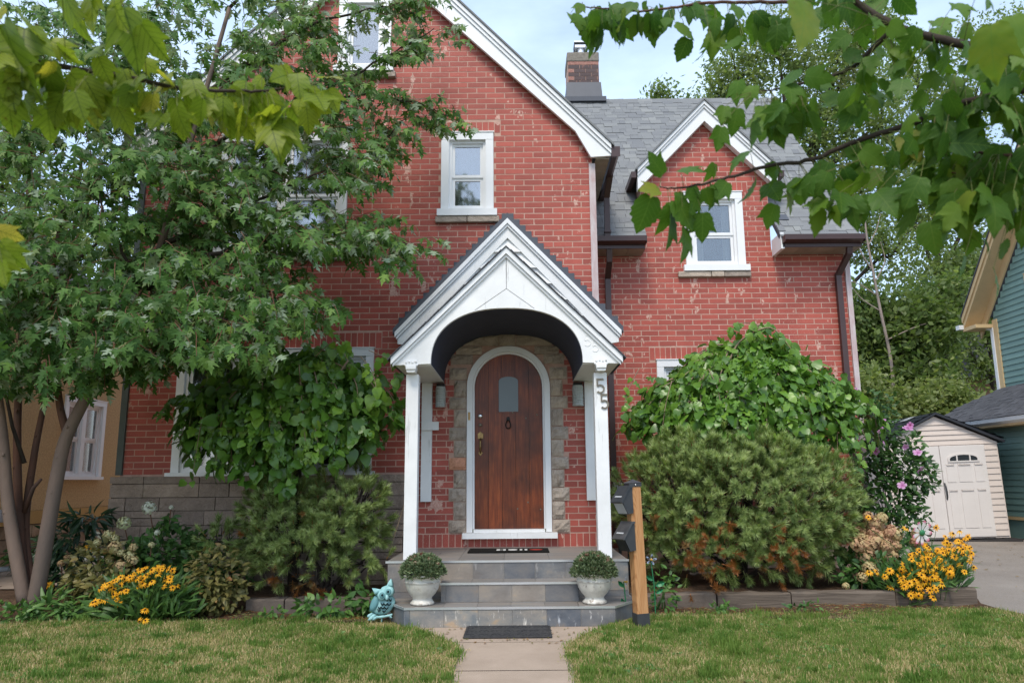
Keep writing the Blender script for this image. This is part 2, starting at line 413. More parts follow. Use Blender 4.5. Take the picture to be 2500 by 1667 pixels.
class MB:
    def __init__(s, Mx=None): s.v = []; s.f = []; s.mi = []; s.t = []; s.M = Mx or I4; s.salt = 0.
    def add(s, verts, faces, mi=0, tint=0.5):
        b = len(s.v); MM = s.M
        s.v += [MM @ Vector(p) for p in verts]
        s.f += [[b + i for i in f] for f in faces]
        s.mi += [mi] * len(faces); s.t += [tint] * len(verts)
        return s
    def box(s, x0, x1, y0, y1, z0, z1, mi=0, tint=.5):
        return s.add([(x0, y0, z0), (x1, y0, z0), (x1, y1, z0), (x0, y1, z0), (x0, y0, z1), (x1, y0, z1), (x1, y1, z1), (x0, y1, z1)],
                     [(0, 1, 5, 4), (1, 2, 6, 5), (2, 3, 7, 6), (3, 0, 4, 7), (4, 5, 6, 7), (3, 2, 1, 0)], mi, tint)
    def prism(s, poly, y0, y1, mi=0, tint=.5):
        """poly: (x, z) anticlockwise seen from -y; front at y0."""
        n = len(poly)
        v = [(x, y0, z) for x, z in poly] + [(x, y1, z) for x, z in poly]
        f = [tuple(range(n)), tuple(range(2 * n - 1, n - 1, -1))]
        f += [(i, n + i, n + (i + 1) % n, (i + 1) % n) for i in range(n)]
        return s.add(v, f, mi, tint)
    def strip(s, a, b, y0, y1, mi=0, tint=.5):
        """solid between two equal-length (x, z) polylines a and b, from y0 to y1."""
        n = len(a)
        v = [(x, y0, z) for x, z in a] + [(x, y0, z) for x, z in b] + [(x, y1, z) for x, z in a] + [(x, y1, z) for x, z in b]
        f = []
        for i in range(n - 1):
            f += [(i, i + 1, n + i + 1, n + i), (2 * n + i + 1, 2 * n + i, 3 * n + i, 3 * n + i + 1),
                  (i + 1, i, 2 * n + i, 2 * n + i + 1), (n + i, n + i + 1, 3 * n + i + 1, 3 * n + i)]
        f += [(0, n, 3 * n, 2 * n), (n - 1, 3 * n - 1, 4 * n - 1, 2 * n - 1)]
        return s.add(v, f, mi, tint)
    def tube(s, pts, rads, n=6, mi=0, tint=.5, cap=True):
        pts = [Vector(p) for p in pts]
        if not hasattr(rads, '__len__'): rads = [rads] * len(pts)
        v = []; f = []; up = None
        for i, p in enumerate(pts):
            d = (pts[min(i + 1, len(pts) - 1)] - pts[max(i - 1, 0)])
            d = d.normalized() if d.length > 1e-9 else Vector((0, 0, 1))
            if up is None: up = Vector((1, 0, 0)) if abs(d.x) < .8 else Vector((0, 1, 0))
            a = (up - d * up.dot(d)).normalized(); b = d.cross(a); up = a
            for k in range(n):
                th = 2 * math.pi * k / n
                v.append(p + (a * math.cos(th) + b * math.sin(th)) * rads[i])
        for i in range(len(pts) - 1):
            for k in range(n):
                k2 = (k + 1) % n
                f.append((i * n + k, i * n + k2, (i + 1) * n + k2, (i + 1) * n + k))
        if cap:
            f.append(tuple(range(n - 1, -1, -1))); m = (len(pts) - 1) * n; f.append(tuple(range(m, m + n)))
        return s.add(v, f, mi, tint)
    def lathe(s, prof, c=(0, 0, 0), n=28, mi=0, tints=None):
        v = []; f = []; t = []
        for i, (r, z) in enumerate(prof):
            for k in range(n):
                th = 2 * math.pi * k / n
                v.append((c[0] + r * math.cos(th), c[1] + r * math.sin(th), c[2] + z)); t.append(tints[i] if tints else .5)
        for i in range(len(prof) - 1):
            for k in range(n):
                k2 = (k + 1) % n
                f.append((i * n + k, i * n + k2, (i + 1) * n + k2, (i + 1) * n + k))
        b = len(s.t); s.add(v, f, mi); s.t[b:] = t
        return s
    def ball(s, c, r, n=10, m=6, mi=0, tint=.5):
        if not hasattr(r, '__len__'): r = (r, r, r)
        v = [(c[0], c[1], c[2] - r[2])]; f = []
        for i in range(1, m):
            ph = -math.pi / 2 + math.pi * i / m
            for k in range(n):
                th = 2 * math.pi * k / n
                v.append((c[0] + r[0] * math.cos(ph) * math.cos(th), c[1] + r[1] * math.cos(ph) * math.sin(th), c[2] + r[2] * math.sin(ph)))
        v.append((c[0], c[1], c[2] + r[2]))
        for k in range(n):
            k2 = (k + 1) % n
            f.append((0, 1 + k2, 1 + k)); f.append((len(v) - 1, 1 + (m - 2) * n + k, 1 + (m - 2) * n + k2))
            for i in range(m - 2):
                f.append((1 + i * n + k, 1 + i * n + k2, 1 + (i + 1) * n + k2, 1 + (i + 1) * n + k))
        return s.add(v, f, mi, tint)
    def build(s, name, mats, parent=None, smooth=False, loc=None, bevel=0.):
        if not isinstance(mats, (list, tuple)): mats = [mats]
        base = wloc(parent) if parent is not None else Vector(loc or (0, 0, 0))
        me = bpy.data.meshes.new(name)
        me.from_pydata([p - base for p in s.v], [], s.f)
        for m in mats: me.materials.append(m)
        me.polygons.foreach_set('material_index', s.mi)
        a = me.attributes.new('tint', 'FLOAT', 'POINT'); a.data.foreach_set('value', s.t)
        if s.salt:
            a = me.attributes.new('salt', 'FLOAT', 'POINT'); a.data.foreach_set('value', [s.salt] * len(s.v))
        if smooth:
            me.polygons.foreach_set('use_smooth', [True] * len(me.polygons))
        me.update()
        o = bpy.data.objects.new(name, me); COL.objects.link(o)
        if parent is not None: o.parent = parent
        elif loc: o.location = loc
        if bevel:
            b = o.modifiers.new('bevel', 'BEVEL'); b.width = bevel; b.segments = 2; b.limit_method = 'ANGLE'
        return o
def structure(o): o['kind'] = 'structure'; return o
def stuff(o): o['kind'] = 'stuff'; return o

_piece_cache = {}
def pieces(parent, name, items, Mx, mat, limit=300, rest='rest', score=None, salt=0., depth_face=True):
    """items: (x0,x1,y0,y1,z0,z1,tint) boxes in frame Mx (x along, y inward, z up). The first `limit` by score become parts of their
    own that share mesh data; the others are joined into one part."""
    if score is not None: items = sorted(items, key=score)
    base = wloc(parent)
    for it in items[:limit]:
        x0, x1, y0, y1, z0, z1, t = it
        key = (mat.name, round((x1 - x0) / .006), round((y1 - y0) / .001), round((z1 - z0) / .004), round(t * 6), salt)
        me = _piece_cache.get(key)
        if me is None:
            me = bpy.data.meshes.new(name)
            a, b, c = (x1 - x0) / 2, (y1 - y0) / 2, (z1 - z0) / 2
            me.from_pydata([(-a, -b, -c), (a, -b, -c), (a, b, -c), (-a, b, -c), (-a, -b, c), (a, -b, c), (a, b, c), (-a, b, c)], [],
                           [(0, 1, 5, 4), (1, 2, 6, 5), (2, 3, 7, 6), (3, 0, 4, 7), (4, 5, 6, 7), (3, 2, 1, 0)])
            me.materials.append(mat)
            at_ = me.attributes.new('tint', 'FLOAT', 'POINT'); at_.data.foreach_set('value', [t] * 8)
            if salt:
                at_ = me.attributes.new('salt', 'FLOAT', 'POINT'); at_.data.foreach_set('value', [salt] * 8)
            _piece_cache[key] = me
        o = bpy.data.objects.new(name, me); COL.objects.link(o); o.parent = parent
        o.matrix_basis = Matrix.Translation(-base) @ Mx @ Matrix.Translation(((x0 + x1) / 2, (y0 + y1) / 2, (z0 + z1) / 2))
    if len(items) > limit:
        mb = MB(Mx)
        for x0, x1, y0, y1, z0, z1, t in items[limit:]: mb.box(x0, x1, y0, y1, z0, z1, 0, t)
        stuff(mb.build(rest, mat, parent))
def frame(origin, x, z):
    x = Vector(x).normalized(); z = Vector(z).normalized(); y = z.cross(x)
    m = Matrix((x, y, z)).transposed().to_4x4(); m.translation = Vector(origin)
    return m
# ================================================================== GROUND
G = MB(); n = 24
G.add([(-400, -60, -.10), (400, -60, -.10), (400, 500, -.10), (-400, 500, -.10)], [(0, 1, 2, 3)])
structure(G.build('ground', M['far_ground']))
def hgt(x, y):
    """gentle unevenness of the lawn"""
    return .012 * math.sin(1.3 * x + .7) * math.sin(1.1 * y + .4) + .006 * math.sin(3.1 * x + 2 * y)
def walk_edge(y):
    """(left, right) edge of the front walk at depth y."""
    l = -.45 - max(0, (y - 5.75)) ** 1.6 * .62 + .012 * math.sin(7 * y) + .008 * math.sin(19 * y)
    r = .36 + max(0, (y - 5.75)) ** 1.6 * .62 + .012 * math.sin(6 * y + 2) + .008 * math.sin(17 * y)
    return l, r
LAWN_BACK = 7.12
def lawn_back(x):
    return LAWN_BACK + .05 * math.sin(2.3 * x) + .03 * math.sin(5.7 * x + 1) + (.12 if x > 2.4 else 0) * min(1, (x - 2.4)) + (-.10 if x < -1.2 else 0)
def drive_edge(y): return 4.72 + .04 * math.sin(1.7 * y) + .02 * math.sin(5 * y)
mb = MB()
ys = [.0 + .25 * i for i in range(0, 27)]
for side in (0, 1):
    cols = 28; grid = []
    for j, y in enumerate(ys + [None]):
        row = []
        for i in range(cols + 1):
            fr = i / cols
            if side == 0:
                yy = y if y is not None else 0
                xl = -14.0
                xr = walk_edge(y if y is not None else 6.78)[0]
                x = xl + (xr - xl) * fr ** .6
            else:
                xl = walk_edge(y if y is not None else 6.75)[1]
                xr = drive_edge(y if y is not None else 7.1)
                x = xl + (xr - xl) * fr
            yy = y if y is not None else lawn_back(x)
            row.append((x, yy, .022 + hgt(x, yy)))
        grid.append(row)
    v = [p for r_ in grid for p in r_]; w = cols + 1
    f = [(j * w + i, j * w + i + 1, (j + 1) * w + i + 1, (j + 1) * w + i) for j in range(len(grid) - 1) for i in range(cols)]
    mb.add(v, f)
structure(mb.build('lawn', M['lawn'], smooth=True))
# front walk: two slabs with a joint
mb = MB()
for y0, y1 in ((-1.0, 2.35), (2.36, 5.20), (5.215, 6.08), (6.09, 6.86)):
    k = 10
    L = [(walk_edge(y0 + (y1 - y0) * i / k)[0] - .12, y0 + (y1 - y0) * i / k) for i in range(k + 1)]
    Rr = [(walk_edge(y0 + (y1 - y0) * i / k)[1] + .12, y0 + (y1 - y0) * i / k) for i in range(k + 1)]
    v = [(x, y, .002) for x, y in L] + [(x, y, .002) for x, y in Rr]
    mb.add(v, [(i, k + 1 + i, k + 2 + i, i + 1) for i in range(k)])
structure(mb.build('front_walk', M['concrete']))
mb = MB(); mb.add([(-1.9, 1, -.012), (1.9, 1, -.012), (1.9, 6.9, -.012), (-1.9, 6.9, -.012)], [(0, 1, 2, 3)])
structure(mb.build('walk_base', M['soil']))
# driveway rising slightly to the shed
mb = MB(); rows = [-2, 2, 5, 6.5, 8, 10, 12, 14, 18, 24]
v = []
for y in rows: v += [(drive_edge(y) - .06, y, .008 + max(0, y - 8) * .012), (14.0, y, .008 + max(0, y - 8) * .012)]
mb.add(v, [(2 * i, 2 * i + 1, 2 * i + 3, 2 * i + 2) for i in range(len(rows) - 1)])
structure(mb.build('driveway', M['drive']))
# planting beds: soil rising from the lawn edge to the house
def bed_h(x, y):
    return .012 + min(.115, max(0, (y - (7.52 if x < 0 else 7.68))) * 2.5) + .02 * math.sin(3 * x + y) * math.sin(4 * y) + .008 * math.sin(11 * x)
def bed(name, x0, x1, y1, y0f=6.86):
    mb = MB(); nx, ny = 70, 26
    v = []
    for j in range(ny + 1):
        for i in range(nx + 1):
            x = x0 + (x1 - x0) * i / nx; y = y0f + (y1 - y0f) * (j / ny) ** 1.4
            v.append((x, y, bed_h(x, y)))
    w = nx + 1
    mb.add(v, [(j * w + i, j * w + i + 1, (j + 1) * w + i + 1, (j + 1) * w + i) for j in range(ny) for i in range(nx)])
    structure(mb.build(name, M['soil'], smooth=True))
bed('left_garden_bed', -8.0, -1.18, 8.62)
bed('right_garden_bed', 1.05, 4.74, 9.72)
mb = MB()
mb.add([(-7.0, 8.4, .13), (-4.75, 8.4, .13), (-4.75, 30, .2), (-7.0, 30, .2)], [(0, 1, 2, 3)])
structure(mb.build('side_path', M['concrete']))

# ================================================================== THE RED BRICK HOUSE
YW, YG, COURSE, BL = 8.6, 9.7, .0754, .242
house = thing('brick_house', 'red painted brick house with steep gable, arched wooden door and white gabled porch', 'house', (-1.2, YW, .1))
FW = frame((0, YW, 0), (1, 0, 0), (0, 0, 1))
FG = frame((0, YG, 0), (1, 0, 0), (0, 0, 1))
XL, XR, XG = -4.76, .99, 4.66
APX, APZ, RSL = -1.87, 8.62, 1.034                       # main gable: ridge x, height of the wall's peak, slope
def gable_x(z):                                          # half-open interval of the main wall at height z
    if z < 5.45: return XL, XR
    h = (APZ - z) / RSL
    return max(XL, APX - h), min(XR, APX + h)
DX, DZ, DSL, DL, DR = 2.745, 6.50, 1.04, 1.80, 3.63        # wall dormer: centre, peak, slope, sides
WING_EAVE = 4.50
def wing_x(z):
    if z < WING_EAVE: return [(XR, XG)]
    h = (DZ - z) / DSL
    return [(max(DL, DX - h), min(DR, DX + h))] if h > 0 else []
# openings: (x0, x1, z0, z1)
WIN_C = (-.95, -.28, 4.60, 5.74)
WIN_A = (-2.33, -1.63, 6.60, 7.72)
WIN_U = (-3.78, -2.15, 4.12, 5.73)
WIN_L = (-4.15, -1.755, 1.37, 2.915)
WIN_D = (2.41, 3.25, 4.18, 5.36)
WIN_R = (1.93, 3.00, 1.55, 2.92)
DOOR = (-.52, .305, .735, 2.83)                           # slab of the front door
DXC, DRAD = -.107, .412
openings_main = [WIN_C, WIN_A, WIN_U, WIN_L, (DXC - .50, DXC + .50, .62, 2.44)]
openings_wing = [WIN_D, WIN_R]
# soldier bands over openings: (x0, x1, z0, z1)
def soldiers(w, extra=.09, h=.155): return (w[0] - extra, w[1] + extra, w[3], w[3] + h)
sold = [soldiers(WIN_C), soldiers(WIN_U), (WIN_L[0] - .09, WIN_L[1] + .09, WIN_L[3], WIN_L[3] + .20)]
sold_w = [soldiers(WIN_D), (WIN_R[0] - .09, WIN_R[1] + .09, WIN_R[3], WIN_R[3] + .18)]
QROWS = []
for i_, h_ in enumerate([.155, .21, .16, .21, .15, .205, .16, .215, .15, .205, .155]):
    z_ = QROWS[-1][1] if QROWS else .69
    QROWS.append((z_, z_ + h_, .205 if i_ % 2 == 0 else .148))
quoin_zone = [(DXC - .512 - w_, DXC + .512 + w_, a_, b_) for a_, b_, w_ in QROWS] + [(DXC - .70, DXC + .68, 2.70, 2.822), (DXC - .64, DXC + .62, 2.822, 2.93), (DXC - .56, DXC + .54, 2.93, 3.06), (DXC - .11, DXC + .09, 3.0, 3.09)]
def cut(iv, holes):
    out = iv
    for a, b in holes:
        nx = []
        for x0, x1 in out:
            if b <= x0 or a >= x1: nx.append((x0, x1)); continue
            if a > x0: nx.append((x0, a))
            if b < x1: nx.append((b, x1))
        out = nx
    return out
def courses(z0, z1, ivf, holes, x_ref, out, hidden=()):
    k = 0; z = z0
    J = .0125
    while z < z1:
        zc = z + COURSE / 2
        hs = [(h[0], h[1]) for h in holes if h[2] < zc + .02 and h[3] > zc - .02]
        for a, b in cut(ivf(zc), hs):
            if b - a < .02: continue
            ph = x_ref + (k % 2) * BL / 2
            i = math.floor((a - ph) / BL)
            x = ph + i * BL
            while x < b:
                p, q = max(x, a) + J / 2, min(x + BL, b) - J / 2
                if q - p > .018:
                    d = random.uniform(-.0015, .0015)
                    out.append((p, q, -.002 + d * .6, .05, z + J / 2 + random.uniform(-.001, .001), z + COURSE - J / 2, random.random()))
                x += BL
        z += COURSE; k += 1
def soldier_row(band, out, w=.0754):
    x0, x1, z0, z1 = band; nb = max(1, round((x1 - x0) / w)); ww = (x1 - x0) / nb
    for i in range(nb): out.append((x0 + i * ww + .005, x0 + (i + 1) * ww - .005, -.002, .05, z0 + .004, z1 - .004, random.random()))
bricks = []
ledge = (-1.30, 1.10, .0, .523)
courses(1.40, 8.6, lambda z: [gable_x(z)], openings_main + sold + quoin_zone, XL + .03, bricks)
low = []
courses(.685, 1.39, lambda z: [(-1.29, XR)], [(DXC - .50, DXC + .50, .0, 2.44)] + quoin_zone, XL + .03, low)
soldier_row((-1.20, XR, .527, .682), low)
for s_ in sold: soldier_row(s_, bricks)
wbricks = []
courses(.40, 6.5, wing_x, openings_wing + sold_w, XR + .02, wbricks)
for s_ in sold_w: soldier_row(s_, wbricks)

# mortar walls with real openings
def wall_cells(mb, x0, x1, z0, z1, holes, y0, y1):
    xs = sorted({x0, x1, *[min(max(h[i], x0), x1) for h in holes for i in (0, 1)]})
    zs = sorted({z0, z1, *[min(max(h[i], z0), z1) for h in holes for i in (2, 3)]})
    for i in range(len(xs) - 1):
        for j in range(len(zs) - 1):
            xc, zc = (xs[i] + xs[i + 1]) / 2, (zs[j] + zs[j + 1]) / 2
            if any(h[0] < xc < h[1] and h[2] < zc < h[3] for h in holes): continue
            mb.box(xs[i], xs[i + 1], y0, y1, zs[j], zs[j + 1])
mb = MB(FW)
hole_in = [(a + .03, b - .03, c + .03, d - .03) for a, b, c, d in (WIN_C, WIN_U, WIN_L)]
wall_cells(mb, XL + .13, XR - .095, 5.45, 5.73, hole_in, .0, .18)
wall_cells(mb, XL, XR, .0, 5.45, hole_in + [(DXC - .45, DXC + .45, .64, 2.86)], .0, .18)
za = (WIN_A[0] + .03, WIN_A[1] - .03, WIN_A[2] + .03, WIN_A[3] - .03)
zs_ = [5.73, za[2], za[3], APZ]
for z0, z1 in zip(zs_[:-1], zs_[1:]):
    hw0, hw1 = (APZ - z0) / RSL, max(.001, (APZ - z1) / RSL)
    l0, l1, r0, r1 = max(XL, APX - hw0), max(XL, APX - hw1), min(XR, APX + hw0), min(XR, APX + hw1)
    if z0 == za[2]:
        mb.prism([(l0, z0), (za[0], z0), (za[0], z1), (l1, z1)], 0, .18); mb.prism([(za[1], z0), (r0, z0), (r1, z1), (za[1], z1)], 0, .18)
    else: mb.prism([(l0, z0), (r0, z0), (r1, z1), (l1, z1)], 0, .18)
# lintel filler of the round door head
arch = [(DXC + .45 * math.cos(a), 2.42 + .45 * math.sin(a)) for a in [math.pi * i / 20 for i in range(21)]]
mb.strip(arch, [(x, 2.88) for x, z in arch], .02, .18)
mb.box(XR - .18, XR, .18, 5.5, 0, 5.45); mb.box(XL, XL + .18, .18, 7, 0, 5.45)
wall = mb.build('front_wall', M['mortar'], house)
mb = MB(FG)
wd = [(a + .03, b - .03, c + .03, d - .03) for a, b, c, d in openings_wing]
wall_cells(mb, XR, XG, .0, WING_EAVE, wd, 0, .18)
wall_cells(mb, DL, DR, WING_EAVE, DZ - (DX - DL) * DSL, wd, 0, .18)
zb = DZ - (DX - DL) * DSL
mb.prism([(DL, zb), (DR, zb), (DX, DZ)], 0, .18)
mb.box(DL, DL + .15, .18, 1.5, WING_EAVE, zb); mb.box(DR - .15, DR, .18, 1.5, WING_EAVE, zb)
mb.box(XG - .18, XG, .18, 6, 0, WING_EAVE)
wing_wall = mb.build('wing_wall', M['mortar'], house)
def bscore(it):
    x, z = (it[0] + it[1]) / 2, (it[4] + it[5]) / 2
    hid = 0
    if x < -1.55 and z < 5.3: hid = 6
    if x < -2.2: hid = 6
    if -1.3 < x < 1.1 and 2.5 < z < 4.35 and abs(x + .1) < (4.45 - z) * .95: hid = 6
    if it[1] - it[0] < .05: hid += 1
    return hid + math.hypot(x, z - 1.3) * .5 + (1.2 if z < 1.4 and False else 0)
allb = bricks + low
pieces(wall, 'brick', allb, FW, M['brick'], 225, 'brickwork', bscore)
def wscore(it):
    x, z = (it[0] + it[1]) / 2, (it[4] + it[5]) / 2
    return (8 if z < 3.3 else 0) + abs(z - 3.9) + abs(x - 2.2) * .6
pieces(wing_wall, 'brick', wbricks, FG, M['brick'], 75, 'brickwork', wscore)

# stone base of the left front wall
rows = [(.12, .20), (.205, .375), (.38, .455), (.46, .66), (.665, .745), (.75, .905), (.91, 1.065), (1.07, 1.225), (1.23, 1.395)]
sb = MB(FW); stones = []
z = 0.02; rr = random.Random(5)
pat = [(.155, 0), (.16, 1), (.155, 2), (.165, 0), (.155, 1), (.17, 2), (.155, 0), (.16, 1), (.09, 3)]
for h, kind in pat:
    x = -4.83; first = True
    while x < -1.19:
        w = rr.choice([.40, .52, .44, .66, .58, .36])
        if first: w = .20 + .20 * (kind % 2); first = False
        w = min(w, -1.19 - x)
        split = (rr.random() < .45) and not x < -4.7 and kind != 3
        if w > .04:
            if split:
                hh = h * rr.choice([.48, .5, .52])
                w2 = w
                stones.append((x + .005, x + w - .005, -.075 - rr.uniform(0, .012), .0, z + .005, z + hh - .005, rr.random() * .8))
                m_ = rr.choice([0, .35, .6])
                if m_:
                    stones.append((x + .005, x + w * m_ - .005, -.075 - rr.uniform(0, .012), .0, z + hh + .005, z + h - .005, rr.random() * .8))
                    stones.append((x + w * m_ + .005, x + w - .005, -.075 - rr.uniform(0, .012), .0, z + hh + .005, z + h - .005, rr.random() * .8))
                else: stones.append((x + .005, x + w - .005, -.075 - rr.uniform(0, .012), .0, z + hh + .005, z + h - .005, rr.random() * .8))
            else: stones.append((x + .005, x + w - .005, -.075 - rr.uniform(0, .014), .0, z + .005, z + h - .005, rr.random() * .8))
        x += w
    z += h
sb.box(-4.815, -1.195, -.062, 0, 0, z - .004)
base = sb.build('stone_base', M['stone_mortar'], house)
pieces(base, 'stone', stones, FW, M['base_stone'], 300, 'stonework')

# ---- corner strips
MB(FW).box(XL - .045, XL + .03, -.03, .03, 1.40, 5.5).build('corner_strip', M['greenstrip'], house)
MB(FW).box(XR - .045, XR + .035, -.022, .03, 2.86, 5.30).build('corner_strip', M['galv'], house)
MB(FG).box(XG - .02, XG + .05, -.03, .04, .5, 4.46).build('corner_strip', M['galv'], house)

# ---- windows ------------------------------------------------------------
def window(parent, F, w, cas=.115, lights=((0, 1),), hung=True, sillw=.045, stone=True, back='blind', mull=.10, top=None, meet=.48, casmat='white', apron=.09, glass='glass', cmat='curtain'):
    """w: outer casing rectangle; lights: fractions of the inner width taken by each sash."""
    x0, x1, z0, z1 = w; m = M[casmat]
    cb = MB(F)                                            # capped casing, mitred look: four boards
    t = top or cas
    zs0 = z0 + apron
    cb.box(x0, x0 + cas, -.030, .02, zs0, z1 - t - .002); cb.box(x1 - cas, x1, -.030, .02, zs0, z1 - t - .002)
    cb.box(x0, x1, -.032, .02, z1 - t, z1)
    cb.box(x0 - .01, x1 + .01, -.042, .0, z1 - .001, z1 + .012)
    wn_ = cb.build('window', m, parent)
    MB(F).box(x0 - sillw, x1 + sillw, -.075, .02, z0, zs0 - .002).build('sill', m, wn_)
    ix0, ix1, iz0, iz1 = x0 + cas, x1 - cas, zs0, z1 - t
    fr = MB(F)                                            # inner frame set back
    fw = .035
    fr.box(ix0, ix0 + fw, .012, .10, iz0, iz1); fr.box(ix1 - fw, ix1, .012, .10, iz0, iz1)
    fr.box(ix0 + fw, ix1 - fw, .012, .10, iz1 - fw, iz1); fr.box(ix0 + fw, ix1 - fw, .004, .10, iz0, iz0 + fw * 1.3)
    fr.build('frame', M['white'], wn_)
    jx0, jx1, jz0, jz1 = ix0 + fw, ix1 - fw, iz0 + fw * 1.3, iz1 - fw
    tot = jx1 - jx0
    for k, (a, b) in enumerate(lights):
        sx0, sx1 = jx0 + a * tot, jx0 + b * tot
        if k: MB(F).box(jx0 + lights[k - 1][1] * tot, sx0, -.004, .10, jz0, jz1).build('mullion', M['white'], wn_)
        sash = MB(F); s = .038
        halves = [(jz0, jz0 + (jz1 - jz0) * meet, .052), (jz0 + (jz1 - jz0) * meet, jz1, .036)] if hung else [(jz0, jz1, .045)]
        for a0, a1, yy in halves:
            sash.box(sx0, sx0 + s, yy, yy + .028, a0, a1); sash.box(sx1 - s, sx1, yy, yy + .028, a0, a1)
            sash.box(sx0 + s, sx1 - s, yy, yy + .028, a0, a0 + s); sash.box(sx0 + s, sx1 - s, yy, yy + .028, a1 - s, a1)
            MB(F).box(sx0 + s, sx1 - s, yy + .012, yy + .016, a0 + s, a1 - s).build('pane', M[glass], wn_)
        sash.build('sash', M['white'], wn_)
        if back == 'blind':
            MB(F).box(sx0, sx1, .12, .125, jz0 + .0, jz1).build('blind', M['blind'], wn_)
        elif back == 'half':
            MB(F).box(sx0, sx1, .12, .125, jz0, jz0 + (jz1 - jz0) * .45).build('blind', M['curtain'], wn_)
        elif back == 'curtain':
            cu = MB(F)
            pts = [(sx0 + (sx1 - sx0) * i / 30, .14 + .018 * math.sin(i * 1.9)) for i in range(31) if i < 9 or i > 22]
            for g in (pts[:9], pts[9:]):
                v = [(x, y, jz0) for x, y in g] + [(x, y, jz1) for x, y in g]; q = len(g)
                cu.add(v, [(i, i + 1, q + i + 1, q + i) for i in range(q - 1)])
            cu.build('curtain', M[cmat], wn_)
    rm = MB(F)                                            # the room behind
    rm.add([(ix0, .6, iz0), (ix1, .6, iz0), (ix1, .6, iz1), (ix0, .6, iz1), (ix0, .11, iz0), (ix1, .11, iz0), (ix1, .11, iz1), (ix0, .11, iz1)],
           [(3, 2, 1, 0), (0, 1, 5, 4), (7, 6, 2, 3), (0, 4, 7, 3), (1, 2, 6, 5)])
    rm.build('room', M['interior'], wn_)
    if stone:
        st = MB(F); xs = [x0 - .07, x0 + (x1 - x0) * .50, x1 + .075]
        if stone == 3: xs = [x0 - .13, x0 + (x1 - x0) * .40, x0 + (x1 - x0) * .62, x1 + .06]
        for a, b in zip(xs[:-1], xs[1:]):
            MB(F).box(a + .003, b - .003, -.055 - random.uniform(0, .01), .02, z0 - .085, z0 - .004, 0, random.random() * .7).build('stone_sill', M['stone'], wn_, bevel=.01)
    return wn_
window(house, FW, WIN_C, cas=.10, back='blind', meet=.47)
window(house, FW, WIN_A, cas=.11, hung=False, back=None)
window(house, FW, WIN_U, cas=.085, lights=((0, .46), (.54, 1)), back=None, stone=2)
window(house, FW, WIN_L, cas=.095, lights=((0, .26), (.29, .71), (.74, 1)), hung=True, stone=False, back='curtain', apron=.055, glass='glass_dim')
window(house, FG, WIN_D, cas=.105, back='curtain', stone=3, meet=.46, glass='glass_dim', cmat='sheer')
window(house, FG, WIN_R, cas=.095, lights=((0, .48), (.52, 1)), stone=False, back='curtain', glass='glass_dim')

# ---- main gable roof edge and eave -------------------------------------
YR = YW - .10
FRK = frame((0, YR, 0), (1, 0, 0), (0, 0, 1))
def rk(x, off): return (x, 8.64 - abs(x - APX) * RSL + off)
PX_R, PX_L = 1.215, 2 * APX - 1.215
for sgn in (1, -1):
    def mx(x): return x if sgn > 0 else 2 * APX - x
    xe = 1.222
    a = [(mx(APX), 8.70), (mx(xe), 8.70 - (xe - APX) * RSL)]
    def offs(d): return [(x, z - d) for x, z in a]
    def st_(d0, d1, y0, y1, name, mat):
        p, q = offs(d0), offs(d1)
        if sgn > 0: MB(FRK).strip(q, p, y0, y1).build(name, mat, house)
        else: MB(FRK).strip(q[::-1], p[::-1], y0, y1).build(name, mat, house)
    st_(.0, .062, -.055, .02, 'rake_trim', M['white'])
    st_(.068, .12, -.035, .02, 'rake_trim', M['white'])
    # broad fascia board that kicks out into the boxed eave
    pts = [(APX, 8.70 - .124), (xe, 8.70 - .124 - (xe - APX) * RSL), (xe, 5.36), (.965, 5.345), (.775, 5.70), (APX, 8.70 - .43)]
    pts = [(mx(x), z) for x, z in pts]
    if sgn > 0: pts = pts[::-1]
    MB(FRK).prism(pts, -.015, .03).build('fascia_board', M['white'], house)
    # roof slope behind the edge
    p0 = (mx(APX), 8.735); p1 = (mx(1.26), 8.735 - (1.26 - APX) * RSL)
    q = [(p0[0], p0[1] - .03), (p1[0], p1[1] - .03)]
    if sgn > 0: MB(FRK).strip(q, [p0, p1], -.075, 6.4).build('roof', M['shingle'], house)
    else: MB(FRK).strip(q[::-1], [p1, p0], -.075, 6.4).build('roof', M['shingle'], house)
sf = MB(); yy = YR + .03
for k in range(9):
    sf.box(XR + .04, 1.205, yy + k * .21, yy + k * .21 + .204, 5.335, 5.350, 0, random.random())
sf.build('soffit', M['soffit'], house)
gt = MB()                                                 # eave gutter running back along the gable's flank
prof = [(1.225, 5.33), (1.29, 5.33), (1.335, 5.40), (1.335, 5.475), (1.322, 5.475), (1.322, 5.41), (1.283, 5.345), (1.238, 5.345), (1.238, 5.475), (1.225, 5.475)]
gt.prism([(x, z) for x, z in prof], YR - .03, YR + 1.95)
gt.box(1.225, 1.335, YR - .036, YR - .03, 5.34, 5.475)
gut = gt.build('gutter', M['brown'], house)
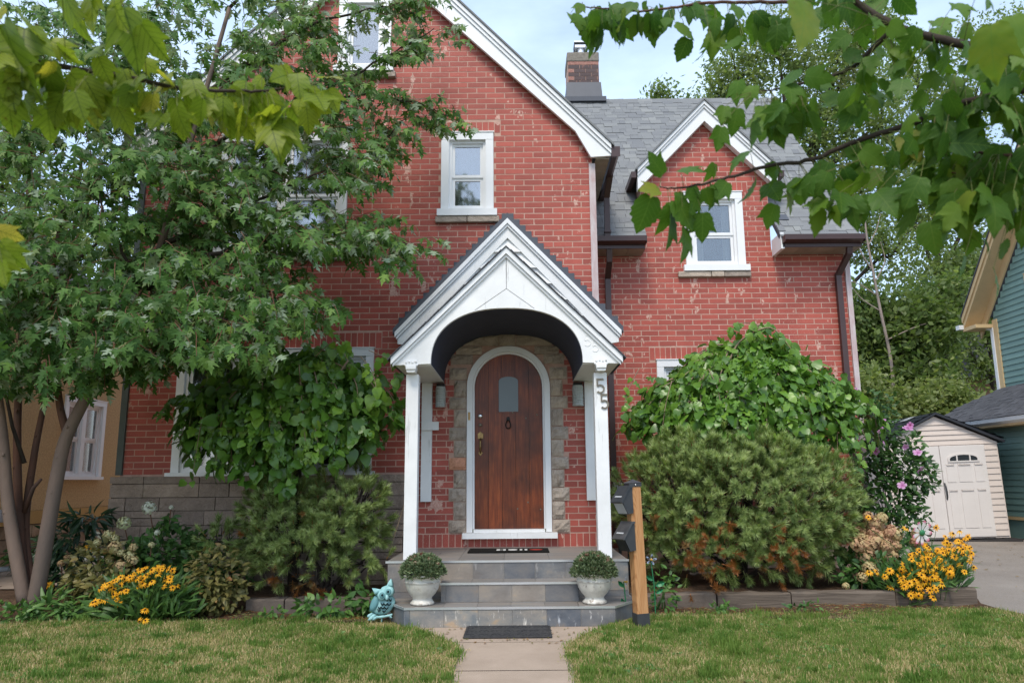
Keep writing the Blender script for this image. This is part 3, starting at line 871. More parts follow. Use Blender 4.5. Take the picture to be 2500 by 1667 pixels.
def downspout(name, pts, w=.075, d=.055):
    mb = MB()
    for (a, b) in zip(pts[:-1], pts[1:]):
        a, b = Vector(a), Vector(b); dr = (b - a).normalized()
        sx = Vector((1, 0, 0)); sy = dr.cross(sx).normalized()
        e = dr * .012
        vs_ = []
        for p in (a - e, b + e):
            for i, j in ((-1, -1), (1, -1), (1, 1), (-1, 1)): vs_.append(p + sx * (w / 2 * i) + sy * (d / 2 * j))
        mb.add(vs_, [(0, 1, 5, 4), (1, 2, 6, 5), (2, 3, 7, 6), (3, 0, 4, 7), (0, 3, 2, 1), (4, 5, 6, 7)])
    for zc in (pts[-2][2] - .5, pts[-1][2] + .55):
        p = pts[-2]
        mb.box(p[0] - w / 2 - .008, p[0] + w / 2 + .008, p[1] - d / 2 - .008, p[1] + d / 2 + .004, zc, zc + .03)
    return mb.build(name, M['brown'], house)
downspout('downspout', [(1.285, YG - .62, 5.36), (1.255, YG - .42, 5.12), (1.255, YG - .40, 4.58)])
downspout('downspout', [(1.285, YG - .33, 4.48), (1.285, YG - .28, 4.26), (1.285, YG - .055, 4.08), (1.285, YG - .055, 1.0), (1.285, YG - .055, .6)])
downspout('downspout', [(4.585, YG - .33, 4.48), (4.585, YG - .30, 4.34), (4.52, YG - .055, 4.10), (4.52, YG - .055, 1.0), (4.52, YG - .055, .3)])

# ---- wing roof ------------------------------------------------------------
YE, ZE, WSL = YG - .36, 4.585, 1.26
RIDGE_Y, RIDGE_Z = 12.25, 4.585 + 1.26 * (12.25 - (YG - .36))
sl = math.hypot(1, WSL); ux = Vector((0, 1 / sl, WSL / sl))
FS = frame((0, YE, ZE), (1, 0, 0), ux)                    # x along the eave, z up the slope, -y out of the roof
SLEN = (RIDGE_Y - YE) * sl
mb = MB(FS); mb.box(XR - .1, DL, .0, .06, 0, SLEN); mb.box(DR, 4.72, .0, .06, 0, SLEN); mb.box(DL, DR, .0, .06, 1.25, SLEN)
mb2 = MB(); mb2.add([(XR - .1, RIDGE_Y, RIDGE_Z), (4.72, RIDGE_Y, RIDGE_Z), (4.72, RIDGE_Y + 2.9, ZE), (XR - .1, RIDGE_Y + 2.9, ZE)], [(3, 2, 1, 0)])
roof = mb.build('wing_roof', M['darkshingle'], house)
mb2.build('rear_roof', M['shingle'], house)
def shingles(x0, x1, s0, s1, rnd, ex=.120, clip=None):
    out = []; k = 0; s = s0
    while s < s1 - .01:
        x = x0 - rnd.random() * .25
        while x < x1:
            w = rnd.choice([.10, .13, .16, .20, .24])
            a, b = max(x, x0) + .0015, min(x + w, x1) - .0015
            thick = rnd.choice([.006, .012, .015])
            if b - a > .03 and not (clip and clip((a + b) / 2, s + ex / 2)):
                out.append((a, b, -thick - .004, -.001, s - .004, min(s + ex + .02, s1), min(1, max(0, rnd.gauss(.5, .30)))))
            x += w
        s += ex; k += 1
    return out
rnd = random.Random(3)
def behind_dormer(x, s):
    y = YE + s / sl; z = ZE + WSL * s / sl
    return DL + .05 < x < DR - .05 and z < (DZ + .05) - abs(x - DX) * DSL - .05 and y < 11
sh = shingles(XR - .02, DL - .004, -.03, 1.22, rnd) + shingles(DR + .004, 4.725, -.03, 1.22, rnd) + shingles(XR - .02, 4.725, 1.23, SLEN, rnd, clip=behind_dormer)
pieces(roof, 'shingle', sh, FS, M['shingle'], 300, 'shingling', lambda it: (0 if it[0] < 2.2 else .3) + it[4] * .2 + (2 if 3.0 < it[0] < 3.9 else 0))
rc = MB()                                                 # ridge caps
x = XR - .02
while x < 4.7:
    rc.add([(x, RIDGE_Y - .11, RIDGE_Z - .11), (x + .27, RIDGE_Y - .11, RIDGE_Z - .115), (x + .27, RIDGE_Y, RIDGE_Z + .035), (x, RIDGE_Y, RIDGE_Z + .028), (x, RIDGE_Y + .12, RIDGE_Z - .1), (x + .27, RIDGE_Y + .12, RIDGE_Z - .1)],
           [(0, 1, 2, 3), (3, 2, 5, 4)], 0, random.random()); x += .262
rc.build('ridge_cap', M['shingle'], house)
# gutter, fascia and soffit along the wing eave, either side of the dormer
for a, b in ((XR + .04, DL - .02), (DR + .02, 4.745)):
    g_ = MB()
    prof = [(0, .0), (.11, .03), (.115, .10), (.10, .10), (.095, .045), (.015, .015), (.015, .10), (0, .10)]
    v = [(a, YE - p, ZE - .125 + q) for p, q in prof] + [(b, YE - p, ZE - .125 + q) for p, q in prof]; k = len(prof)
    g_.add(v, [(i, (i + 1) % k, k + (i + 1) % k, k + i) for i in range(k)])
    g_.box(a, a + .004, YE - .112, YE, ZE - .122, ZE - .03); g_.box(b - .004, b, YE - .112, YE, ZE - .122, ZE - .03)
    g_.box(a + .01, b - .01, YE, YE + .02, ZE - .17, ZE - .02)
    g_.build('gutter', M['brown'], house)
    s_ = MB(); x = a
    while x < b:
        s_.box(x + .002, min(x + .26, b) - .002, YE + .022, YG - .012, ZE - .168, ZE - .155, 0, random.random()); x += .26
    s_.build('soffit', M['soffit'], house)
# white end board where the eave meets the dormer
MB().box(DR + .004, DR + .05, YE + .0, YG - .01, ZE - .19, ZE + .04).build('eave_end_board', M['white'], house)
MB(FS).box(DR + .0, DR + .22, -.03, -.006, .36, .50).build('flashing', M['flash'], house)
# dormer roof and white rakes
FD = frame((0, YG - .12, 0), (1, 0, 0), (0, 0, 1))
dap = DZ + .205
for sgn in (1, -1):
    def mx(x): return DX + sgn * x
    xe = 1.0
    def line(d, e=xe): return [(mx(0), dap - d), (mx(e), dap - d - e * DSL)]
    def mk(d0, d1, y0, y1, name, mat, e=xe):
        p, q = line(d0, e), line(d1, e)
        (MB(FD).strip(q, p, y0, y1) if sgn > 0 else MB(FD).strip(q[::-1], p[::-1], y0, y1)).build(name, mat, house)
    mk(.0, .055, -.05, .02, 'rake_trim', M['white']); mk(.060, .10, -.03, .02, 'rake_trim', M['white'])
    mk(.104, .30, -.008, .10, 'rake_board', M['white'])
    mk(-.035, -.004, -.07, 2.2, 'dormer_roof', M['shingle'], xe + .03)
    g_ = MB(); xx = mx(xe + .02); z_ = dap - .04 - xe * DSL
    g_.box(min(xx, xx + sgn * .07), max(xx, xx + sgn * .07), YG - .15, YG + .75, z_ - .09, z_)
    g_.build('gutter', M['brown'], house)

# ---- chimney -----------------------------------------------------------------
chim_b = []
cx0, cx1, cy0 = 1.0, 1.60, 12.30
z = 9.08
k = 0
for k in range(6):
    zz = 8.62 + k * .078
    x = cx0 + .01 - (.11 if k % 2 else 0)
    while x < cx1:
        a, b = max(x, cx0 + .01) + .004, min(x + .22, cx1 - .01) - .004
        if b - a > .02: chim_b.append((a, b, -.006, .06, zz + .004, zz + .074, random.random()))
        x += .22
chim = MB().box(cx0 + .008, cx1 - .008, cy0, cy0 + .55, 7.9, 9.09).build('chimney', M['mortar'], house)
FC = frame((0, cy0, 0), (1, 0, 0), (0, 0, 1))
sp = [b for b in chim_b if b[4] > 8.99 or (b[0] < cx0 + .06 and b[4] > 8.70 and b[1] - b[0] < .15)]
pieces(chim, 'brick', [b for b in chim_b if b not in sp], FC, M['dark_brick'], 60, 'brickwork')
pieces(chim, 'spalled_brick', sp, FC, M['spalled'], 60, 'brickwork')
MB().box(cx0 - .005, cx1 + .0, cy0 - .02, cy0 + .58, 9.08, 9.27).build('chimney_cap', M['capstone'], chim, bevel=.02)
cf = MB()
cf.add([(cx0 - .02, cy0 - .03, 8.64), (cx1 + .02, cy0 - .03, 8.64), (cx1 + .04, cy0 - .10, 8.22), (cx0 - .04, cy0 - .10, 8.22), (cx0 - .02, cy0 + .6, 8.64), (cx1 + .02, cy0 + .6, 8.64), (cx1 + .04, cy0 + .6, 8.2), (cx0 - .04, cy0 + .6, 8.2)],
       [(3, 2, 1, 0), (1, 2, 6, 5), (3, 0, 4, 7), (0, 1, 5, 4)])
cf.box(cx0 - .07, cx1 + .09, cy0 - .20, cy0 - .09, 8.17, 8.26)
cf.build('chimney_flashing', M['flash'], chim)
FZ = Matrix.Translation((0, 0, -.235))
fl = MB(FZ); c = ((cx0 + cx1) / 2 - .02, cy0 + .25, 0)
fl.box(c[0] - .20, c[0] + .20, c[1] - .2, c[1] + .2, 9.50, 9.525)
fl.lathe([(.085, 9.52), (.085, 9.62), (.09, 9.62), (.09, 9.68), (.075, 9.72)], c, 18)
fl.box(c[0] - .115, c[0] + .115, c[1] - .115, c[1] + .115, 9.70, 9.755)
fl.box(c[0] - .13, c[0] + .13, c[1] - .13, c[1] + .13, 9.80, 9.83)
fl.build('flue_cap', M['alu'], chim)
fl = MB(FZ)
for sx in (-1, 1):
    fl.box(c[0] + sx * .12 - .01, c[0] + sx * .12 + .01, c[1] - .1, c[1] + .1, 9.66, 9.80)
fl.box(c[0] - .10, c[0] + .10, c[1] - .10, c[1] + .10, 9.755, 9.80)
fl.build('flue_louvre', M['charcoal'], chim)
# ================================================================== FRONT DOOR
door = part('front_door', house)
planks = []
arcp = lambda x: 2.42 + math.sqrt(max(0, DRAD ** 2 - (x - DXC) ** 2))
edges = [DXC - DRAD + .0 + i * (2 * DRAD / 5) for i in range(6)]
for a, b in zip(edges[:-1], edges[1:]):
    xs = [a + .0015 + (b - a - .003) * i / 8 for i in range(9)]
    poly = [(xs[0], .735), (xs[-1], .735)] + [(x, max(.9, arcp(x))) for x in xs[::-1]]
    MB(FW).prism(poly, .045, .09, 0, random.random()).build('plank', M['door'], door)
MB(FW).prism([(DXC - .425, .72), (DXC + .425, .72)] + [(DXC + .425 * math.cos(math.pi * i / 16), 2.42 + .425 * math.sin(math.pi * i / 16)) for i in range(17)], .075, .10).build('backing', M['iron'], door)
wx0, wx1 = DXC - .118, DXC + .118
wp = [(wx0, 2.125), (wx1, 2.125)] + [(DXC + .118 * math.cos(a), 2.50 + .055 * math.sin(a)) for a in [math.pi * i / 10 for i in range(11)]]
MB(FW).prism(wp, .038, .05).build('pane', M['frost'], door)
wp2 = [(DXC + (x - DXC) * 1.09, 2.33 + (z - 2.33) * 1.05) for x, z in wp]
MB(FW).prism(wp2, .041, .047).build('pane_frame', M['door'], door)
kn = MB(FW); kx, kz = DXC - .005, 2.02
kn.prism([(kx - .022, kz - .0), (kx + .022, kz), (kx + .014, kz + .04), (kx - .014, kz + .04)], .02, .045)
ring = [(kx + .026 * math.sin(a) * (1.1 - .3 * math.cos(a)), .022, kz - .050 - .050 * math.cos(a) * -1) for a in [2 * math.pi * i / 20 for i in range(21)]]
kn.tube(ring, .007, 6, cap=False)
kn.build('knocker', M['iron'], door)
lk = MB(FW); lk.M = FW @ Matrix.Translation((DXC - .345, .04, 2.075)) @ Matrix.Rotation(R(90), 4, 'X')
lk.lathe([(0, .022), (.012, .022), (.026, .016), (.030, .0)], (0, 0, 0), 18); lk.build('deadbolt', M['chrome'], door, smooth=True)
lk = MB(FW); lk.M = FW @ Matrix.Translation((DXC - .342, .04, 1.965)) @ Matrix.Rotation(R(90), 4, 'X')
lk.lathe([(0, .03), (.014, .03), (.020, .015), (.020, .0)], (0, 0, 0), 16); lk.build('lock_cylinder', M['bronze'], door, smooth=True)
hd = MB(FW); hx = DXC - .342
hd.box(hx - .032, hx + .032, .025, .045, 1.80, 1.86); hd.prism([(hx - .024, 1.80), (hx + .024, 1.80), (hx + .034, 1.855), (hx, 1.885), (hx - .034, 1.855)], .018, .03)
hd.tube([(hx, .02, 1.80), (hx, -.028, 1.765), (hx, -.032, 1.70), (hx, -.012, 1.65), (hx, .03, 1.625)], [.009, .010, .012, .010, .009], 8)
hd.prism([(hx - .028, 1.63), (hx, 1.595), (hx + .028, 1.63), (hx, 1.655)], .03, .045)
hd.build('handle', M['brass'], door)
cor = MB(FW)
for dx, dz in ((.05, 2.115), (.21, 2.045), (.345, 2.085)): cor.ball((DXC + dx, .045, dz), (.011, .008, .011), 8, 5)
for dx, dz in ((.10, .965), (.225, 1.04), (.375, .955)): cor.ball((DXC + dx, .045, dz), (.010, .006, .012), 8, 5)
cor.build('stud', M['bronze'], door)
# white arched frame with a step moulding and threshold
def arch_band(r0, r1, zb, y0, y1, name, mat, par, n=28):
    a = [(DXC - r0, zb)] + [(DXC - r0 * math.cos(math.pi * i / n), 2.42 + r0 * math.sin(math.pi * i / n)) for i in range(n + 1)] + [(DXC + r0, zb)]
    b = [(DXC - r1, zb)] + [(DXC - r1 * math.cos(math.pi * i / n), 2.42 + r1 * math.sin(math.pi * i / n)) for i in range(n + 1)] + [(DXC + r1, zb)]
    return MB(FW).strip(a, b, y0, y1).build(name, mat, par)
arch_band(DRAD + .001, DRAD + .022, .735, .004, .10, 'door_stop', M['white'], door)
arch_band(DRAD + .023, DRAD + .092, .70, -.035, .06, 'door_casing', M['white'], door)
MB(FW).box(DXC - .55, DXC + .565, -.09, .10, .63, .695).build('threshold', M['oldwhite'], door)
MB(FW).box(DXC - .42, DXC + .42, -.05, .10, .697, .733).build('threshold_ramp', M['oldwhite'], door)
MB(FW).box(DXC - .487, DXC - .462, -.043, -.032, 2.02, 2.115).build('latch_plate', M['brass'], door)
# rock-faced stones framing the door
def quoin(x0, x1, z0, z1, red=False, depth=.05):
    mb = MB(FW); t = 1.0 if red else random.uniform(.2, .85)
    nx, nz = 5, 4; v = []; f = []
    for j in range(nz + 1):
        for i in range(nx + 1):
            e = i in (0, nx) or j in (0, nz)
            v.append((x0 + (x1 - x0) * i / nx, -(.018 if e else depth * random.uniform(.55, 1.1)), z0 + (z1 - z0) * j / nz))
    for j in range(nz):
        for i in range(nx):
            a = j * (nx + 1) + i; f.append((a, a + 1, a + nx + 2, a + nx + 1))
    mb.add(v, f, 0, t); mb.box(x0, x1, -.017, .05, z0, z1, 0, t)
    return mb.build('quoin_stone', M['stone'], house)
zz = .69; wide = True
hs = [.155, .21, .16, .21, .15, .205, .16, .215, .15, .205, .155]
zq = .69; L, Rt = DXC - .508, DXC + .508
rows_q = []
for i, h in enumerate(hs):
    rows_q.append((zq, zq + h, i % 2 == 0)); zq += h
for i, (z0, z1, wd_) in enumerate(rows_q):
    w = .205 if wd_ else .148
    top = z0 > 2.42
    inset = .0
    if z1 > 2.45:
        rr_ = DRAD + .096; zc = min(z1, 2.88)
        inset = .508 - math.sqrt(max(0.0, rr_ ** 2 - max(0, z0 - 2.42) ** 2))
    quoin(L - w, L + inset - .004, z0 + .005, z1 - .005, red=(i == 4))
    quoin(Rt - inset + .004, Rt + w, z0 + .005, z1 - .005)
def arch_stone(x0, x1, z0, z1):
    quoin(x0, x1, z0, z1, depth=.035)
ra = DRAD + .10
arch_stone(DXC - .11, DXC + .09, 2.42 + ra, 3.09)
for z0, z1, far in ((2.705, 2.82, .70), (2.825, 2.925, .64)):
    half = math.sqrt(max(.01, ra ** 2 - (z0 - 2.42) ** 2)) + .01
    arch_stone(DXC - far, DXC - half, z0, z1); arch_stone(DXC + half, DXC + far - .02, z0, z1)
arch_stone(DXC - .56, DXC - .118, 2.935, 3.06); arch_stone(DXC + .098, DXC + .54, 2.935, 3.06)

# ================================================================== PORCH
porch = part('porch', house)
YP = 7.20
PC = -.104
FP = frame((0, YP, 0), (1, 0, 0), (0, 0, 1))
PAP, PSL = 3.662, .985                                   # peak and slope of the front gable board
# gable board with arched opening
A, B, ZS = .783, .582, 2.487
na = 40
def sup(t, a=A, b=B, e=2.35):
    c, s = math.cos(t), math.sin(t)
    return (PC - a * math.copysign(abs(c) ** (2 / e), c), ZS + b * abs(s) ** (2 / e))
arcpts = [sup(math.pi * i / na) for i in range(na + 1)]
outer = []
tipx = 1.165
for x, z in arcpts:
    dx = (x - PC) / A * tipx
    outer.append((PC + dx, max(2.475, PAP - abs(dx) * PSL - .015)))
outer[0] = (PC - 1.155, 2.475); outer[-1] = (PC + 1.155, 2.475)
gb = MB(FP); gb.strip(arcpts, outer, .0, .05)
gable = gb.build('gable_board', M['oldwhite'], porch)
# two overlaid boards at the peak give the joint lines of the photo
jl = MB(FP)
for pts in ([(PC, 3.62), (PC, 3.275)], [(PC, 3.275), (PC - .33, 3.045)], [(PC, 3.275), (PC + .29, 3.06)]):
    (x0, z0), (x1, z1) = pts; dx, dz = x1 - x0, z1 - z0; l_ = math.hypot(dx, dz); nx_, nz_ = -dz / l_ * .002, dx / l_ * .002
    jl.add([(x0 - nx_, -.001, z0 - nz_), (x0 + nx_, -.001, z0 + nz_), (x1 + nx_, -.001, z1 + nz_), (x1 - nx_, -.001, z1 - nz_)], [(0, 1, 2, 3), (3, 2, 1, 0)])
jl.build('board_joint', M['blind'], porch)
# barrel ceiling of the porch, dark
v = []; f = []
for x, z in arcpts: v += [(x, .05, z), (x, YW - YP, z)]
f = [(2 * i, 2 * i + 1, 2 * i + 3, 2 * i + 2) for i in range(na)]
mb = MB(FP); mb.add(v, f)
for x, z in arcpts: pass
mb.build('barrel_ceiling', M['navy'], porch, smooth=True)
# side beams (boxed)
for sx in (-1, 1):
    x0, x1 = (PC - 1.15, PC - .785) if sx < 0 else (PC + .785, PC + 1.15)
    MB(FP).box(x0, x1, .052, YW - YP - .005, 2.476, 2.62).build('side_beam', M['white'], porch)
    # little shaped bracket where the beam meets the wall
    pil = (-1.155, -1.03) if sx < 0 else (.815, .925)
    MB(FW).box(pil[0], pil[1], -.055, .0, 1.06, 2.474).build('pilaster', M['oldwhite'], porch)
MB(FW).box(-1.15, -.945, -.085, -.056, 1.90, 2.0).build('rail_stub', M['oldwhite'], porch)
# front roof: trim, dark shingle edge, slopes
for sgn in (1, -1):
    def mx(x): return PC + sgn * x
    def line(ap, e, s=PSL): return [(mx(0), ap), (mx(e), ap - e * s)]
    def slab(F, ap0, ap1, e, y0, y1, name, mat, s=PSL, par=porch):
        p, q = line(ap0, e, s), line(ap1, e, s)
        (MB(F).strip(q, p, y0, y1) if sgn > 0 else MB(F).strip(q[::-1], p[::-1], y0, y1)).build(name, mat, par)
    slab(FP, 3.715, 3.648, 1.187, -.045, .0, 'rake_trim', M['white'])
    slab(FP, 3.644, 3.612, 1.170, -.022, .0, 'rake_trim', M['white'])
    slab(FP, 3.728, 3.717, 1.20, -.06, 1.10, 'roof_slope', M['darkshingle'])
    # shingle tabs along the edge
    for k in range(9):
        t0 = .05 + k * .13
        p = [(mx(t0), 3.737 - t0 * PSL), (mx(t0 + .128), 3.731 - (t0 + .128) * PSL)]
        q = [(x, z - .014) for x, z in p]
        (MB(FP).strip(q, p, -.066, 1.10) if sgn > 0 else MB(FP).strip(q[::-1], p[::-1], -.066, 1.10)).build('shingle_course', M['darkshingle'], porch)
# posts with carved blocks
for x0, x1, lean in ((-1.152, -1.022, .0), (.797, .932, .0)):
    pb = MB(); y0, y1 = 7.30, 7.43
    pb.add([(x0, y0, .525), (x1, y0, .525), (x1, y1, .525), (x0, y1, .525), (x0 - lean, y0, 2.395), (x1 - lean, y0, 2.395), (x1 - lean, y1, 2.395), (x0 - lean, y1, 2.395)],
           [(0, 1, 5, 4), (1, 2, 6, 5), (2, 3, 7, 6), (3, 0, 4, 7), (4, 5, 6, 7), (3, 2, 1, 0)])
    po = pb.build('post', M['oldwhite'], porch, bevel=.006)
    cb = MB(); xc = (x0 + x1) / 2
    cb.prism([(xc - .042, 2.40), (xc + .042, 2.40), (xc + .052, 2.43), (xc + .056, 2.475), (xc + .045, 2.52), (xc - .045, 2.52), (xc - .056, 2.475), (xc - .052, 2.43)], 7.185, 7.30)
    cb.add([(xc - .05, 7.17, 2.43), (xc + .05, 7.17, 2.43), (xc + .04, 7.23, 2.398), (xc - .04, 7.23, 2.398), (xc - .05, 7.17, 2.46), (xc + .05, 7.17, 2.46), (xc + .05, 7.2, 2.46), (xc - .05, 7.2, 2.46)],
           [(0, 1, 5, 4), (3, 2, 1, 0), (4, 5, 6, 7), (0, 4, 7, 3), (1, 2, 6, 5)])
    for q in range(4):
        cb.ball((xc - .048 + .032 * q, 7.188, 2.50 + .008 * (q % 2)), .013, 8, 5)
    cb.ball((xc - .058, 7.20, 2.475), .014, 8, 5); cb.ball((xc + .058, 7.20, 2.475), .014, 8, 5)
    cb.build('post_capital', M['oldwhite'], porch)
def digit5(F, x, z, h, y0, y1, name, mat, par, th=.017, holes=True):
    """numeral 5: flag bar, stem and open bowl"""
    w = h * .52
    mb = MB(F)
    mb.prism([(x, z + h - th * 1.05), (x + w * .92, z + h - th * 1.15), (x + w * .84, z + h), (x, z + h)], y0, y1)
    mb.prism([(x, z + h * .50), (x + th * .95, z + h * .47), (x + th * .95, z + h - th), (x, z + h - th)], y0 + .0003, y1)
    cx_, cz_, ro, ri = x + w * .46, z + h * .305, h * .305, h * .305 - th
    angs = [R(140) - R(280) * i / 26 for i in range(27)]
    inn = [(cx_ + ri * math.cos(a) * .95, cz_ + ri * math.sin(a)) for a in angs]
    out_ = [(cx_ + ro * math.cos(a) * .95, cz_ + ro * math.sin(a)) for a in angs]
    mb.strip(inn, out_, y0, y1)
    return mb.build(name, mat, par)
FPO = frame((0, 7.30, 0), (1, 0, 0), (0, 0, 1))
digit5(FPO, .822, 2.176, .158, -.012, .001, 'house_number', M['bronze'], porch)
digit5(FPO, .861, 2.015, .158, -.012, .001, 'house_number', M['bronze'], porch)
# faint raised figures left under the paint of the gable board
digit5(FP, .700, 2.655, .125, -.004, .001, 'raised_numeral', M['oldwhite'], porch, th=.012)
digit5(FP, .778, 2.595, .125, -.004, .001, 'raised_numeral', M['oldwhite'], porch, th=.012)
# rear gable over the porch: frieze boards, clapboards, dark roof edge, stepped flashing
YQ = 8.30; KQ = 7.0 / 6.67 * 0 + (8.30 / 7.97)
def zq(z): return EYE + (z - EYE) * KQ
FQ = frame((0, YQ, 0), (1, 0, 0), (0, 0, 1))
QC, QS = -.098 * KQ, 1.045
for sgn in (1, -1):
    def mx(x): return QC + sgn * x
    def line(ap, e, s=QS): return [(mx(0), ap), (mx(e), ap - e * s)]
    def slab(F, ap0, ap1, e, y0, y1, name, mat, s=QS, par=porch):
        p, q = line(ap0, e, s), line(ap1, e, s)
        (MB(F).strip(q, p, y0, y1) if sgn > 0 else MB(F).strip(q[::-1], p[::-1], y0, y1)).build(name, mat, par)
    slab(FQ, zq(4.392), zq(4.327), 1.315 * KQ, -.05, YW - YQ, 'roof_slope', M['flash'])
    slab(FQ, zq(4.322), zq(4.262), 1.290 * KQ, -.065, .0, 'rake_trim', M['white'])
    slab(FQ, zq(4.258), zq(4.225), 1.275 * KQ, -.045, .0, 'rake_trim', M['white'])
    # frieze board with a plumb-cut foot
    e = 1.262 * KQ
    p = [(mx(0), zq(4.222)), (mx(e), zq(4.222) - e * QS), (mx(e), zq(2.845)), (mx(e - .10), zq(2.83)), (mx(0), zq(4.095))]
    if sgn > 0: p = p[::-1]
    MB(FQ).prism(p, -.02, .02).build('frieze_board', M['oldwhite'], porch)
lap = .200; zt = 3.93
k = 0
z = zt - lap * 0
zs_l = [zq(3.925) - lap * k for k in range(5)]
for k, z0 in enumerate(zs_l):
    z1 = z0 + lap + .015
    h0 = max(.02, (zq(4.13) - z0) / (QS * .985)); h1 = max(.01, (zq(4.13) - z1) / (QS * .985))
    for a0, a1, b0, b1 in ([(QC - h0, QC + h0, QC - h1, QC + h1)] if z0 > 3.05 else [(QC - h0, PC - .80, QC - max(h1, .80), PC - .80), (PC + .80, QC + h0, PC + .80, QC + max(h1, .80))]):
        if a1 - a0 < .03: continue
        MB(FQ).add([(a0, -.018, z0), (a1, -.018, z0), (b1, .022, z1), (b0, .022, z1), (a0, .03, z0), (a1, .03, z0)], [(0, 1, 2, 3), (4, 5, 1, 0)]).build('lap_board', M['oldwhite'], porch)
for sgn in (1, -1):
    for k in range(18):
        x = .0 + k * .0755
        if x > 1.42: break
        xx = QC + sgn * x; zt_ = zq(4.385) + .125 - x * QS
        MB(FW).box(min(xx, xx + sgn * .075), max(xx, xx + sgn * .075), -.014, .0, zt_ - .24, zt_).build('step_flashing', M['flash'], porch)

# lanterns on the wall either side of the door
for x0, x1 in ((-.985, -.858), (.660, .800)):
    t = thing('wall_lantern', 'grey ribbed porch lantern on the brick wall ' + ('left of the door by the rail stub' if x0 < 0 else 'right of the door beside the numbered post'), 'lantern', ((x0 + x1) / 2, YW - .02, 2.15), 'lanterns beside the front door')
    lb = MB(); xc = (x0 + x1) / 2; yc = YW - .10; w = (x1 - x0) / 2
    prof = [(.0, .0), (w * .9, .0)]
    for i in range(8):
        prof += [(w * (1.0 if i % 1 == 0 else .9), .012 + i * .029), (w * .90, .036 + i * .029)]
    prof += [(w * .85, .25), (0, .252)]
    lb.lathe(prof, (xc, yc, 2.17), 16)
    lb.build('lamp_shade', M['lantern'], t)
    MB().box(xc - w * .75, xc + w * .75, yc - .03, YW, 2.425, 2.455).box(xc - .03, xc + .03, YW - .03, YW, 2.25, 2.46).build('bracket', M['iron'], t)

# ================================================================== STEPS
steps = thing('porch_steps', 'slate tiled porch steps with metal nosings rising to the front door', 'steps', (-.1, 7.0, 0))
Z1, Z2, Z3 = .174, .350, .523
core = MB()
foot = [(-1.035, 6.69), (.865, 6.69), (1.06, 6.98), (1.11, 7.3), (1.11, 8.5), (-1.30, 8.5), (-1.30, 7.3), (-1.20, 6.98)]
def slabm(mb, poly, z0, z1):
    n = len(poly); v = [(x, y, z0) for x, y in poly] + [(x, y, z1) for x, y in poly]
    mb.add(v, [tuple(range(2 * n - 1, n - 1, -1))[::-1], ] + [(i, (i + 1) % n, n + (i + 1) % n, n + i) for i in range(n)])
slabm(core, foot, 0, Z1 - .012)
slabm(core, [(-.735, 6.965), (.560, 6.965), (.575, 7.3), (-.745, 7.3)], Z1 - .012, Z2 - .012)
slabm(core, [(-1.29, 7.235), (1.07, 7.235), (1.07, 8.58), (-1.29, 8.58)], Z1 - .012, Z3 - .012)
core.build('core', M['grout'], steps)
def tiles_face(x0, x1, n, z0, z1, y, salt=0., off=0.):
    items = []
    w = (x1 - x0) / n
    for i in range(n): items.append((x0 + i * w + .002, x0 + (i + 1) * w - .002, -.010, .0, z0 + .003, z1 - .003, random.random()))
    pieces(steps, 'tile', items, frame((0, y, 0), (1, 0, 0), (0, 0, 1)), M['slate'], 300, salt=salt)
tiles_face(-1.035, -.985, 1, 0, Z1 - .012, 6.69)
tiles_face(-.985, .865, 6, 0, Z1 - .012, 6.69, salt=1.)
tiles_face(-.735, -.69, 1, Z1, Z2 - .012, 6.965); tiles_face(-.69, .56, 4, Z1, Z2 - .012, 6.965)
items = []
xs = [-1.29, -1.06, -.755, -.45, -.145, .160, .465, .77, 1.07]
for a, b in zip(xs[:-1], xs[1:]): items.append((a + .002, b - .002, -.010, 0, Z2 - .0 if -.74 < (a + b) / 2 < .57 else Z1 + .06, Z3 - .014, random.random()))
pieces(steps, 'tile', items, frame((0, 7.235, 0), (1, 0, 0), (0, 0, 1)), M['slate'], 300, salt=.25)
items = [(-1.29, -.75, -.009, 0, Z1 + .002, Z1 + .056, .3), (.58, 1.07, -.009, 0, Z1 + .002, Z1 + .056, .3)]
pieces(steps, 'skirting_tile', items, frame((0, 7.235, 0), (1, 0, 0), (0, 0, 1)), M['slate'], 300)
for F, l_ in ((frame((-1.20, 6.98, 0), (.165, -.29, 0), (0, 0, 1)), .333), (frame((.865, 6.69, 0), (.195, .29, 0), (0, 0, 1)), .349)):
    pieces(steps, 'tile', [(.002, l_ - .002, -.008, 0, .003, Z1 - .015, random.random())], F, M['slate'], 9)
for F, zt_ in ((frame((1.07, 7.235, 0), (0, 1, 0), (0, 0, 1)), Z3), (frame((.56, 6.965, 0), (0, 1, 0), (0, 0, 1)), Z2), (frame((1.08, 7.0, 0), (.02, 1, 0), (0, 0, 1)), Z1)):
    pieces(steps, 'tile', [(.002, .27, -.008, 0, .003, zt_ - .015, random.random())], F, M['slate'], 9)
